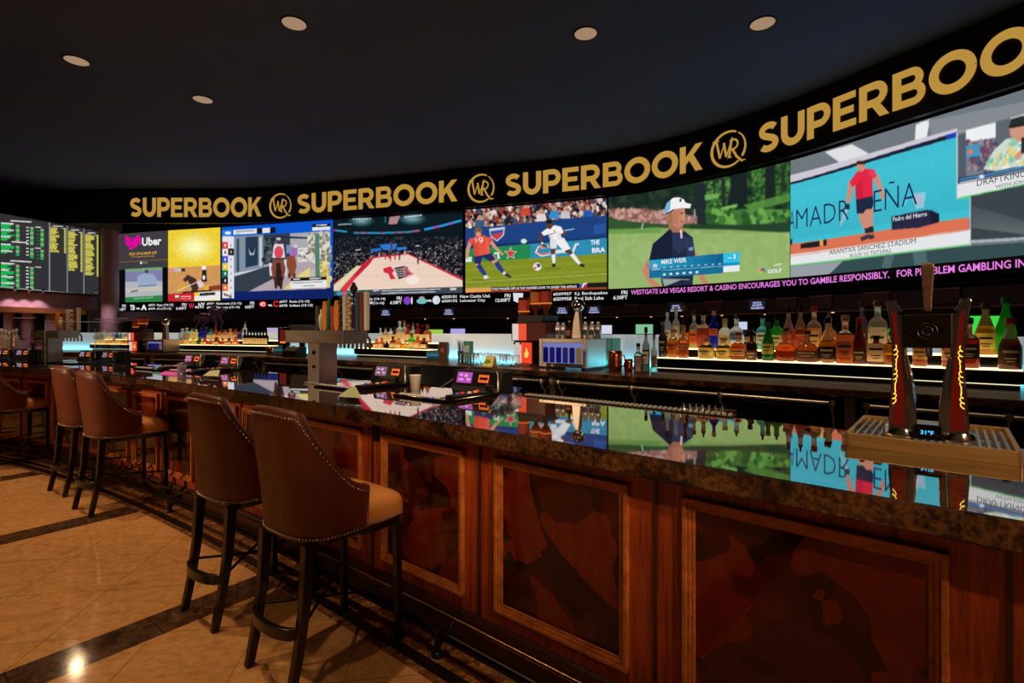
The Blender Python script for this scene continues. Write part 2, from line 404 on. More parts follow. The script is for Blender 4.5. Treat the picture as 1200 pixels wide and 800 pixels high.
# ------------------------------------------------------------------ pictures shown on the LED wall
class Pic:
    """a small raster drawn in code; shapes are given in zoomed photo coordinates"""
    def __init__(s, path, xl, xr, w, h, bg, zt=ZT, zb=ZB):
        s.path, s.xl, s.xr, s.zt, s.zb = path, xl, xr, zt, zb; s.w, s.h = w * 2, h * 2
        s.a0, s.a1 = path.px(xl), path.px(xr); s.im = np.empty((s.h, s.w, 3)); s.im[:] = np.array(bg) / 255.0; s.view(0, 0, 1)
    def view(s, x0, y0, sc): s.v = (x0, y0, sc)
    def uv(s, p):
        x, y = s.v[0] + p[0] / s.v[2], s.v[1] + p[1] / s.v[2]
        a = s.path.px(x); Y = s.path.depth(x)
        return (a - s.a0) / (s.a1 - s.a0) * s.w, (s.zt - zat(y, Y)) / (s.zt - s.zb) * s.h
    def fill(s, Q, col, al=1.0):
        Q = np.array(Q); x0, x1 = int(max(0, np.floor(Q[:, 0].min()))), int(min(s.w, np.ceil(Q[:, 0].max()) + 1)); y0, y1 = int(max(0, np.floor(Q[:, 1].min()))), int(min(s.h, np.ceil(Q[:, 1].max()) + 1))
        if x1 <= x0 or y1 <= y0: return None
        gx, gy = np.meshgrid(np.arange(x0, x1) + .5, np.arange(y0, y1) + .5); ins = np.zeros(gx.shape, bool)
        for i in range(len(Q)):
            (ax, ay), (bx, by) = Q[i], Q[(i + 1) % len(Q)]
            if ay == by: continue
            ins ^= ((ay > gy) != (by > gy)) & (gx < (bx - ax) * (gy - ay) / (by - ay) + ax)
        t = s.im[y0:y1, x0:x1]; c = np.array(col) / 255.0
        t[ins] = t[ins] * (1 - al) + c * al
        return (x0, x1, y0, y1, ins)
    def poly(s, pts, col, al=1.0): return s.fill([s.uv(p) for p in pts], col, al)
    def rect(s, x0, y0, x1, y1, col, al=1.0): return s.poly([(x0, y0), (x1, y0), (x1, y1), (x0, y1)], col, al)
    def ell(s, cx, cy, rx, ry, col, al=1.0, n=18): return s.poly([(cx + rx * math.cos(2 * PI * k / n), cy + ry * math.sin(2 * PI * k / n)) for k in range(n)], col, al)
    def limb(s, pts, wd, col, al=1.0):
        n = len(pts); wd = wd if isinstance(wd, (list, tuple)) else [wd] * n
        L, R = [], []
        for i in range(n):
            dx, dy = pts[min(i + 1, n - 1)][0] - pts[max(i - 1, 0)][0], pts[min(i + 1, n - 1)][1] - pts[max(i - 1, 0)][1]; l = math.hypot(dx, dy) + 1e-6
            L.append((pts[i][0] - dy / l * wd[i] / 2, pts[i][1] + dx / l * wd[i] / 2)); R.append((pts[i][0] + dy / l * wd[i] / 2, pts[i][1] - dx / l * wd[i] / 2))
        s.poly(L + R[::-1], col, al)
    def dots(s, x0, y0, x1, y1, n, cols, r, inside=None):
        for _ in range(n):
            x, y = rnd.uniform(x0, x1), rnd.uniform(y0, y1)
            if inside and not inside(x, y): continue
            q = r * rnd.uniform(.6, 1.3); s.ell(x, y, q, q * rnd.uniform(.8, 1.5), rnd.choice(cols), n=7)
    def grain(s, amp, cell=3):
        hh, ww = s.h // cell + 2, s.w // cell + 2
        g = npr.rand(hh, ww) - .5; g = np.kron(g, np.ones((cell, cell)))[:s.h, :s.w]
        s.im = np.clip(s.im * (1 + amp * g[..., None] * 2), 0, 1)
    def soft(s, k=1):
        for _ in range(k):
            p = np.pad(s.im, ((1, 1), (1, 1), (0, 0)), 'edge'); s.im = (p[:-2, 1:-1] + p[2:, 1:-1] + p[1:-1, :-2] + p[1:-1, 2:] + 2 * p[1:-1, 1:-1]) / 6
    def build(s, name, parent, off=0.02):
        im = s.im.reshape(s.h // 2, 2, s.w // 2, 2, 3).mean((1, 3)); h, w = im.shape[:2]
        lc = np.where(im <= .04045, im / 12.92, ((im + .055) / 1.055) ** 2.4)
        al = s.a0 + (s.a1 - s.a0) * (np.arange(w) / (w - 1)); X, Y = s.path.at(al, off); Z = s.zt + (s.zb - s.zt) * np.arange(h) / (h - 1)
        co = np.empty((h, w, 3), np.float32); co[..., 0] = X; co[..., 1] = Y; co[..., 2] = Z[:, None]
        idx = np.arange(h * w).reshape(h, w); f = np.stack([idx[1:, :-1], idx[1:, 1:], idx[:-1, 1:], idx[:-1, :-1]], -1).reshape(-1, 4)
        me = bpy.data.meshes.new(name); me.vertices.add(h * w); me.vertices.foreach_set('co', co.ravel()); me.loops.add(f.size); me.loops.foreach_set('vertex_index', f.ravel().astype(np.int32))
        me.polygons.add(len(f)); me.polygons.foreach_set('loop_start', np.arange(0, f.size, 4, dtype=np.int32)); me.update(calc_edges=True); me.validate()
        ca = me.color_attributes.new('picture', 'FLOAT_COLOR', 'POINT'); rgba = np.ones((h * w, 4), np.float32); rgba[:, :3] = lc.reshape(-1, 3); ca.data.foreach_set('color', rgba.ravel())
        me.materials.append(M['led']); o = bpy.data.objects.new(name, me); COL.objects.link(o); o.parent = parent
        if parent is not None: o.matrix_parent_inverse = world_of(parent).inverted()
        return o

# ================================================================== the setting
def struct(o): o['kind'] = 'structure'; return o
mb = MB(); mb.add([(-60, -12, 0), (34, -12, 0), (34, 54, 0), (-60, 54, 0)], [(0, 1, 2, 3)])
struct(mb.build('floor', M['floor']))
mb = MB(); sweep(mb, [(-.105, .0005), (-.105, .003), (.6, .003), (.6, .0005)], -2.2, 10.6, 90)
struct(mb.build('trim_1', M['border']))
mb = MB(); sweep(mb, [(-.07, .003), (-.07, .0045), (-.015, .0045), (-.015, .003)], -2.2, 10.6, 90)
struct(mb.build('trim_2', M['black_wood']))
# ceiling, pierced nowhere: one dark plane over the whole hall
mb = MB(); mb.box(-60, 34, -12, 54, ZC, ZC + .2); struct(mb.build('ceiling', M['ceiling']))
mb = MB(); mb.box(-60, 34, -12.3, -12, 0, ZC); struct(mb.build('wall_back', principled('beige_wall', rgb(206, 186, 164), .6, var=.06, vscale=.8)))
mb = MB(); mb.box(-60.3, -60, -12, 54, 0, ZC); struct(mb.build('wall_left', M['darkwall']))
mb = MB(); mb.box(34, 34.3, -12, 54, 0, ZC); struct(mb.build('wall_right', M['darkwall']))
# the curved wall that carries the video wall, and its lower part with the betting counter
aS0, aS1 = 0.0, float(SCREEN.a[-1])
mb = ribbon(SCREEN, aS0 - .0, aS1, 0, ZC, -.35, 90, .3); struct(mb.build('wall_front', M['darkwall']))

# ------------------------------------------------------------------ banner fascia
bn = thing('fascia_banner', 'long curved black fascia with gold repeated lettering below the dark ceiling', 'sign', (6, 32, 10))
mb = ribbon(FASCIA, 0, float(FASCIA.a[-1]), 9.98, ZC - .01, 0, 110, .25); mb.build('band', M['fascia'], bn, True)
def letter(ch):
    """wide heavy capitals drawn as strokes in a box 0..w x 0..1; returns (polygons, width)"""
    T = .235; P = []
    def stroke(pts, t=T):
        n = len(pts); L, R = [], []
        for i in range(n):
            dx, dy = pts[min(i + 1, n - 1)][0] - pts[max(i - 1, 0)][0], pts[min(i + 1, n - 1)][1] - pts[max(i - 1, 0)][1]; l = math.hypot(dx, dy) + 1e-9
            L.append((pts[i][0] - dy / l * t / 2, pts[i][1] + dx / l * t / 2)); R.append((pts[i][0] + dy / l * t / 2, pts[i][1] - dx / l * t / 2))
        for i in range(n - 1): P.append([L[i], R[i], R[i + 1], L[i + 1]])
    def arc(cx, cy, rx, ry, d0, d1, n=16): return [(cx + rx * math.cos(math.radians(d0 + (d1 - d0) * k / n)), cy + ry * math.sin(math.radians(d0 + (d1 - d0) * k / n))) for k in range(n + 1)]
    h = T / 2
    if ch == 'S':
        stroke(arc(.40, .705, .255, .18, 28, 232, 18) + arc(.385, .295, .27, .18, 62, -148, 18), T * .93); return P, .77
    if ch == 'U':
        stroke([(h, 1), (h, .45)] + arc(.42, .42, .42 - h, .42 - h, 180, 360, 20)[1:] + [(.84 - h, 1)]); return P, .84
    if ch == 'P':
        stroke([(h, 0), (h, 1)]); stroke([(h, 1 - h + .02), (.42, 1 - h + .02)] + arc(.44, .655, .25, .345 - h + .02, 90, -90, 14) + [(h, .655 - .345 + h - .02)], T * .92); return P, .79
    if ch == 'E':
        stroke([(h, 0), (h, 1)])
        for y, w in ((1 - .1, .72), (.5, .66), (.1, .735)): stroke([(h, y), (w, y)], .2)
        return P, .74
    if ch == 'R':
        stroke([(h, 0), (h, 1)]); stroke([(h, 1 - h + .02), (.44, 1 - h + .02)] + arc(.46, .665, .25, .335 - h + .02, 90, -90, 14) + [(h, .665 - .335 + h - .02)], T * .92)
        P.append([(.36, .36), (.6, .38), (.865, 0), (.6, 0)]); return P, .865
    if ch == 'B':
        stroke([(h, 0), (h, 1)]); stroke([(h, .9), (.48, .9)] + arc(.5, .705, .195, .195, 90, -90, 14) + [(h, .51)], .2)
        stroke([(h, .51), (.52, .51)] + arc(.54, .305, .205, .205, 90, -90, 14) + [(h, .1)], .2); return P, .845
    if ch == 'O':
        stroke(arc(.535, .5, .535 - h + .01, .5 - h + .02, 0, 360, 40), T); return P, 1.07
    if ch == 'K':
        stroke([(h, 0), (h, 1)]); P.append([(.2, .27), (.62, 1), (.89, 1), (.2, .57 - .3)][:0] or [(.22, .56), (.22, .27), (.9, 1), (.62, 1)])
        P.append([(.36, .47), (.53, .64), (.9, 0), (.62, 0)]); return P, .89
def banner_word(xl, xr):
    a0, a1 = FASCIA.px(xl), FASCIA.px(xr); gap = .085; tot = -gap
    for ch in 'SUPERBOOK': tot += letter(ch)[1] + gap
    k = (a1 - a0) / tot; z0, z1 = 10.46, 11.98; mb = MB(); u = 0
    for j, ch in enumerate('SUPERBOOK'):
        pol, w = letter(ch)
        for i, q in enumerate(pol):
            vs = []
            for (x, y) in q:
                X, Y = FASCIA.at(a0 + (u + x) * k, .05 + .0006 * (i % 7)); vs.append((X, Y, z0 + y * (z1 - z0)))
            mb.add(vs, [tuple(range(len(vs)))])
        u += w + gap
    mb.build('lettering', M['gold'], bn, True)
for xl, xr in ((152.5, 306.5), (348.5, 536), (592, 823.5), (889, 1279)): banner_word(xl, xr)
def emblem(xc, z=11.2, R=.93):
    ac = FASCIA.px(xc); mb = MB(); cnt = [0]
    def st(pts, t):
        cnt[0] += 1
        n = len(pts); L, Rr = [], []
        t = t if isinstance(t, list) else [t] * n
        for i in range(n):
            dx, dy = pts[min(i + 1, n - 1)][0] - pts[max(i - 1, 0)][0], pts[min(i + 1, n - 1)][1] - pts[max(i - 1, 0)][1]; l = math.hypot(dx, dy) + 1e-9
            L.append((pts[i][0] - dy / l * t[i] / 2, pts[i][1] + dx / l * t[i] / 2)); Rr.append((pts[i][0] + dy / l * t[i] / 2, pts[i][1] - dx / l * t[i] / 2))
        vs = []
        for p in L + Rr:
            X, Y = FASCIA.at(ac + p[0] * R, .05 + .001 * cnt[0]); vs.append((X, Y, z + p[1] * R))
        mb.add(vs, [(i, i + 1, n + i + 1, n + i) for i in range(n - 1)])
    st([(math.cos(math.radians(d)), math.sin(math.radians(d))) for d in range(62, 62 + 250, 6)], [.10 + .07 * math.sin(PI * k / 41) for k in range(42)])
    st([(1.0 * math.cos(math.radians(d)), math.sin(math.radians(d))) for d in range(-36, 57, 6)], [.15 - .006 * k for k in range(16)])
    st([(-.72, .62), (-.5, -.42)], .13); st([(-.5, -.42), (-.22, .42)], .07); st([(-.27, .42), (-.12, -.42)], .13); st([(-.12, -.42), (.25, .62)], .07)
    st([(-.95, .62), (-.55, .62)], .06)
    st([(.18, .42), (.05, -.5)], .13); st([(-.05, -.5), (.2, -.5)], .06)
    st([(.1, .45)] + [(.3 + .26 * math.cos(math.radians(d)), .2 + .27 * math.sin(math.radians(d))) for d in range(90, -100, -12)] + [(.12, -.06)], .1)
    st([(.24, -.06), (.5, -.55), (.8, -.86), (1.02, -.84)], [.13, .13, .12, .04])
    mb.build('emblem', M['gold'], bn, True)
for xc in (329.3, 564, 854): emblem(xc)

# ------------------------------------------------------------------ the video wall
vw = thing('video_wall', 'huge curved video wall showing sports broadcasts beneath the gold-lettered fascia', 'screen', (6, 33, 3.3))
mb = ribbon(SCREEN, SCREEN.px(138.2), aS1, 3.25, ZT + .12, 0, 100, .3); mb.build('cabinet', M['black'], vw, True)

def feed_ads():                                        # ride-share notice above a race replay
    p = Pic(SCREEN, 139.2, 196.6, 96, 126, (10, 10, 11)); p.view(120, 220, 4.286)
    p.poly([(84, 225), (330, 205), (330, 400), (84, 412)], (62, 60, 64)); p.limb([(84, 374), (330, 360)], 3, (150, 112, 50))
    # pink ride-share wordmark as one soft blob
    K = (236, 0, 160)
    p.limb([(124, 242), (124, 282), (134, 291)], 13, K); p.limb([(139, 252), (140, 276), (150, 284), (160, 276), (161, 252)], 12, K); p.limb([(161, 266), (160, 296), (148, 306), (136, 302)], 12, K)
    p.limb([(172, 296), (171, 256), (180, 244), (188, 246)], 12, K); p.limb([(165, 264), (194, 262)], 9, K); p.limb([(187, 252), (187, 278), (194, 284)], 10, K); p.poly([(124, 262), (146, 258), (150, 292), (132, 292)], K, .85)
    p.ell(196, 377, 6, 6, (230, 230, 230)); p.limb([(206, 377), (228, 376)], 4, (150, 150, 150))
    p.view(130, 220, 5)
    p.poly([(86, 476), (302, 464), (302, 672), (86, 684)], (176, 180, 186)); p.poly([(86, 492), (302, 480), (302, 545), (86, 550)], (128, 124, 170))
    p.poly([(86, 476), (302, 464), (302, 482), (86, 494)], (120, 160, 118)); p.poly([(86, 640), (302, 628), (302, 672), (86, 684)], (48, 128, 70))
    p.poly([(86, 590), (302, 575), (302, 600), (86, 612)], (196, 190, 180))
    p.poly([(155, 520), (195, 500), (250, 505), (275, 545), (260, 575), (160, 570)], (150, 168, 196)); p.ell(210, 490, 12, 10, (70, 70, 76)); p.limb([(160, 575), (265, 570)], 5, (90, 96, 110))
    p.limb([(120, 608), (160, 600)], 9, (110, 104, 100)); p.limb([(135, 648), (250, 640)], 6, (120, 190, 140)); p.soft(1); return p
def feed_harness():                                    # yellow card above a harness race
    p = Pic(SCREEN, 197.2, 258.4, 104, 126, (236, 206, 50)); p.view(130, 220, 5)
    for k in range(16): p.ell(490, 350, 150 - 8 * k, 105 - 5.5 * k, (236 + k, min(255, 206 + 3 * k), min(255, 55 + 9 * k)), .5, 28)
    p.poly([(335, 470), (645, 452), (645, 620), (335, 630)], (206, 150, 88)); p.grain(.05)
    p.rect(345, 472, 435, 490, (196, 190, 186)); p.rect(345, 474, 375, 488, (226, 130, 170)); p.rect(415, 472, 436, 490, (50, 46, 46))
    p.poly([(335, 612), (645, 590), (645, 625), (335, 640)], (188, 140, 90))
    p.limb([(430, 545), (450, 525), (480, 545), (495, 590), (480, 610)], [20, 34, 46, 40, 20], (66, 44, 40)); p.limb([(450, 530), (455, 515)], 12, (60, 40, 36))
    p.limb([(400, 600), (430, 570)], 26, (220, 160, 40)); p.limb([(555, 600), (575, 575)], 30, (226, 176, 50)); p.limb([(390, 604), (520, 545)], 4, (235, 230, 220))
    p.limb([(548, 480), (546, 550)], [22, 34], (30, 28, 32)); p.ell(545, 468, 13, 12, (240, 238, 236)); p.ell(545, 525, 8, 14, (232, 232, 230)); p.limb([(515, 545), (535, 580)], 30, (225, 200, 206))
    p.limb([(575, 590), (640, 580)], 26, (130, 62, 40)); p.limb([(420, 612), (590, 600)], 9, (40, 34, 34))
    p.poly([(335, 622), (490, 612), (490, 660), (335, 668)], (206, 30, 44)); p.poly([(490, 612), (645, 604), (645, 655), (490, 660)], (232, 232, 228)); p.poly([(490, 612), (516, 611), (516, 632), (490, 634)], (236, 214, 40))
    p.poly([(520, 616), (610, 610), (610, 626), (520, 632)], (40, 40, 44)); p.rect(378, 628, 400, 640, (240, 240, 240)); p.rect(378, 640, 400, 650, (40, 140, 70)); p.limb([(410, 636), (470, 634)], 5, (240, 200, 200)); p.limb([(410, 648), (470, 646)], 4, (240, 200, 200))
    return p
def feed_paddock():                                    # racing paddock in a blue frame
    p = Pic(SCREEN, 260.2, 390.4, 216, 130, (10, 84, 206)); p.view(260, 220, 5)
    for k in range(14): p.poly([(0, 640 - 9 * k - 9), (660, 630 - 9 * k - 9), (660, 640 - 9 * k), (0, 650 - 9 * k)], (14, 30 + 3 * k, 100 + 5 * k))
    p.poly([(0, 600), (660, 590), (660, 660), (0, 660)], (16, 34, 100))
    p.poly([(75, 285), (635, 255), (635, 585), (75, 605)], (170, 168, 174))
    p.poly([(75, 285), (250, 275), (250, 470), (75, 510)], (126, 144, 160)); p.poly([(140, 290), (214, 285), (214, 452), (140, 468)], (36, 56, 78)); p.poly([(88, 300), (104, 298), (104, 490), (88, 495)], (60, 74, 92)); p.poly([(222, 290), (236, 288), (236, 460), (222, 462)], (200, 206, 212))
    p.poly([(158, 350), (170, 380), (185, 385), (198, 350), (190, 395), (165, 395)], (170, 180, 190)); p.poly([(75, 500), (250, 468), (250, 476), (75, 512)], (206, 212, 218))
    p.poly([(245, 275), (400, 268), (400, 440), (245, 450)], (52, 60, 70)); p.poly([(320, 280), (520, 292), (520, 300), (320, 296)], (40, 46, 66)); p.dots(245, 300, 330, 440, 60, [(30, 34, 40), (70, 82, 92), (96, 110, 118)], 9)
    p.poly([(75, 520), (300, 450), (400, 440), (350, 520), (160, 605), (75, 605)], (52, 62, 74)); p.poly([(160, 605), (400, 480), (480, 430), (560, 430), (600, 590)], (176, 160, 170)); p.poly([(400, 590), (540, 470), (635, 470), (635, 585)], (190, 184, 176))
    p.poly([(500, 262), (635, 255), (635, 440), (500, 430)], (186, 182, 176)); p.dots(510, 265, 635, 440, 160, [(150, 140, 128), (206, 200, 190), (120, 126, 96), (222, 214, 206)], 12)
    p.dots(575, 440, 635, 575, 60, [(216, 196, 110), (176, 160, 84), (230, 214, 140)], 12); p.poly([(460, 500), (520, 465), (510, 520), (400, 592), (360, 592)], (226, 206, 130))
    p.poly([(545, 270), (570, 268), (574, 520), (548, 522)], (82, 126, 112)); p.poly([(448, 355), (502, 350), (502, 430), (448, 436)], (226, 224, 222)); p.dots(455, 362, 498, 428, 22, [(120, 116, 116), (190, 180, 176)], 6)
    # second horse and rider further off
    p.limb([(402, 400), (412, 460), (410, 520)], [52, 54, 24], (140, 72, 48)); p.limb([(395, 500), (395, 528)], 12, (70, 36, 28)); p.limb([(425, 500), (427, 524)], 12, (84, 44, 32)); p.limb([(425, 350), (420, 400)], [34, 44], (156, 110, 180)); p.ell(432, 342, 11, 11, (210, 200, 214)); p.limb([(392, 335), (392, 385)], 26, (120, 140, 176)); p.ell(392, 326, 10, 10, (60, 60, 70))
    # near horse and rider
    p.limb([(285, 440), (292, 515)], 18, (222, 216, 222)); p.limb([(372, 420), (374, 515)], 16, (214, 208, 216))
    p.limb([(332, 420), (332, 470), (332, 540)], [56, 86, 62], (128, 70, 56)); p.limb([(318, 520), (318, 590)], [26, 14], (66, 36, 32)); p.limb([(348, 520), (346, 592)], [26, 14], (58, 32, 30)); p.limb([(332, 440), (334, 500), (336, 575)], [22, 34, 14], (44, 28, 28))
    p.limb([(334, 330), (334, 410)], [54, 76], (224, 214, 222)); p.ell(334, 378, 26, 36, (214, 74, 92)); p.ell(333, 312, 14, 14, (70, 66, 74)); p.ell(333, 300, 14, 8, (200, 196, 204))
    # captions
    p.poly([(5, 250), (60, 247), (60, 280), (5, 284)], (40, 130, 226)); p.ell(38, 266, 18, 9, (240, 240, 245)); p.poly([(70, 248), (310, 234), (310, 262), (70, 276)], (226, 228, 232)); p.poly([(206, 240), (238, 238), (238, 268), (206, 270)], (24, 24, 28)); p.poly([(284, 234), (316, 232), (316, 266), (284, 268)], (24, 24, 28))
    p.limb([(85, 258), (190, 252)], 5, (110, 112, 120)); p.limb([(85, 270), (105, 269)], 4, (140, 142, 150))
    p.rect(5, 285, 74, 645, (226, 226, 230))
    for k, c in enumerate([(226, 60, 62), (232, 232, 232), (66, 74, 206), (236, 200, 40), (10, 120, 66), (16, 16, 18), (240, 110, 40), (236, 236, 236)]):
        p.rect(5, 318 + 41 * k, 38, 358 + 41 * k, c); p.ell(22, 338 + 41 * k, 5, 9, (240, 240, 240) if k not in (1, 7) else (60, 60, 60)); p.ell(56, 338 + 41 * k, 4, 8, (150, 150, 156))
    p.rect(40, 356, 72, 396, (22, 22, 24)); p.ell(56, 376, 5, 9, (230, 180, 40)); p.limb([(12, 618), (60, 640)], 10, (120, 90, 80))
    p.poly([(530, 216), (634, 210), (634, 228), (530, 233)], (14, 14, 18)); p.poly([(530, 233), (634, 228), (634, 248), (530, 254)], (226, 230, 236)); p.limb([(552, 222), (615, 218)], 6, (235, 235, 235))
    p.poly([(405, 526), (612, 520), (612, 538), (405, 545)], (20, 20, 22)); p.poly([(405, 545), (612, 538), (612, 580), (405, 590)], (230, 232, 230)); p.limb([(418, 535), (460, 533)], 6, (230, 230, 230)); p.limb([(512, 532), (580, 529)], 6, (230, 230, 230)); p.limb([(415, 556), (590, 550)], 5, (120, 124, 126)); p.limb([(475, 574), (545, 572)], 5, (140, 144, 146)); p.soft(1)
    return p
def feed_court():                                      # basketball arena
    p = Pic(SCREEN, 391.2, 542.6, 240, 142, (10, 14, 18)); p.view(380, 220, 5.717)
    p.poly([(65, 215), (930, 170), (930, 330), (60, 360)], (12, 28, 32))
    for x, y, r in ((250, 212, 60), (590, 200, 66)):
        for k in range(8): p.ell(x, y + 10, r * (1.5 - .16 * k), 34 * (1.3 - .15 * k), (30 + 16 * k, 64 + 17 * k, 70 + 17 * k), .4)
    for k in range(7): p.ell(200 + 18 * k, 210, 5, 4, (230, 240, 236)); p.ell(545 + 17 * k, 198 - 2 * k, 6, 5, (236, 244, 240))
    p.poly([(440, 196), (510, 190), (488, 244), (430, 246)], (176, 128, 138)); p.limb([(410, 195), (410, 235)], 12, (40, 90, 92))
    def crowd(x, y): return y > 330 + abs(x - 480) * -.06
    p.dots(60, 330, 925, 640, 2600, [(22, 22, 28), (44, 40, 48), (86, 76, 84), (120, 110, 116), (30, 30, 40), (66, 58, 66), (150, 140, 146)], 5.5)
    p.poly([(60, 320), (930, 290), (930, 350), (620, 420), (330, 430), (60, 440)], (14, 22, 28), .62)
    p.limb([(62, 284), (155, 296)], 12, (30, 150, 190)); p.limb([(62, 284), (85, 287)], 12, (210, 40, 90)); p.limb([(200, 303), (390, 304), (560, 298), (635, 287)], 13, (36, 140, 180))
    for x in (225, 275, 370, 470, 520, 585, 620): p.limb([(x, 302 - max(0, (x - 540) * .1)), (x + 24, 301 - max(0, (x - 520) * .12))], 10, (190, 40, 84))
    p.limb([(670, 281), (790, 255), (918, 220)], 15, (40, 150, 226)); p.limb([(735, 270), (770, 262)], 13, (200, 40, 130)); p.limb([(840, 246), (862, 238)], 12, (190, 50, 140))
    p.poly([(368, 382), (490, 374), (480, 410), (440, 420), (395, 415)], (46, 120, 210)); p.limb([(315, 420), (380, 412)], 20, (40, 110, 196)); p.limb([(488, 410), (552, 404)], 18, (44, 124, 214)); p.limb([(450, 362), (450, 430)], 14, (90, 60, 90))
    # floor
    p.poly([(60, 640), (330, 460), (560, 438), (925, 605), (925, 690), (60, 690)], (198, 34, 62)); p.poly([(60, 655), (220, 520), (252, 522), (100, 690), (60, 690)], (206, 214, 150)); p.poly([(60, 668), (225, 530), (240, 530), (75, 690), (60, 690)], (232, 206, 190))
    p.poly([(130, 690), (345, 470), (560, 446), (925, 620), (925, 690)], (236, 208, 190)); p.poly([(100, 690), (190, 590), (222, 590), (150, 690)], (222, 52, 74)); p.poly([(150, 690), (300, 520), (330, 474), (345, 470), (215, 610), (170, 690)], (226, 190, 178))
    p.ell(490, 560, 150, 66, (226, 194, 176)); p.ell(490, 560, 144, 62, (236, 208, 190)); p.limb([(330, 520), (640, 500), (760, 520)], 2, (214, 176, 160)); p.limb([(245, 585), (860, 590)], 2, (214, 176, 160))
    p.poly([(395, 540), (445, 525), (470, 555), (455, 570), (480, 610), (445, 612), (430, 575), (400, 565)], (206, 44, 70)); p.poly([(470, 535), (540, 522), (560, 590), (500, 612)], (56, 56, 62)); p.poly([(525, 545), (560, 525), (556, 560), (600, 575), (545, 600)], (60, 84, 80)); p.poly([(520, 530), (552, 528), (600, 590), (545, 606)], (206, 60, 84), .7)
    for k in range(4): p.limb([(478, 548 + 15 * k), (548, 540 + 15 * k)], 4, (226, 214, 206))
    p.ell(590, 612, 46, 34, (250, 244, 236), .6)
    for x, y, c in ((412, 460, (200, 50, 50)), (445, 470, (210, 60, 50)), (475, 462, (196, 44, 44)), (505, 462, (56, 50, 60)), (370, 452, (180, 160, 150)), (435, 452, (60, 60, 70)), (628, 490, (34, 30, 34)), (540, 440, (200, 190, 180))): p.limb([(x, y - 16), (x, y + 22)], [12, 7], c); p.ell(x, y - 20, 5, 6, (90, 60, 50))
    p.limb([(212, 418), (245, 414)], 8, (190, 190, 196)); p.limb([(612, 390), (640, 388)], 8, (190, 190, 200)); p.limb([(95, 248), (185, 244)], 9, (150, 156, 160))
    p.poly([(60, 690), (925, 660), (925, 712), (60, 742)], (62, 72, 80)); p.poly([(60, 690), (300, 683), (300, 728), (60, 742)], (32, 84, 82)); p.ell(104, 706, 20, 14, (60, 150, 200)); p.ell(138, 704, 20, 14, (206, 90, 116)); p.limb([(160, 700), (240, 695)], 4, (150, 190, 186)); p.limb([(180, 714), (220, 712)], 6, (210, 220, 220))
    p.limb([(330, 688), (368, 686)], 7, (220, 224, 228)); p.limb([(385, 690), (780, 676)], 6, (206, 210, 214)); p.limb([(385, 706), (745, 694)], 6, (206, 210, 214)); p.rect(842, 668, 884, 684, (206, 208, 210)); p.soft(1)
    return p
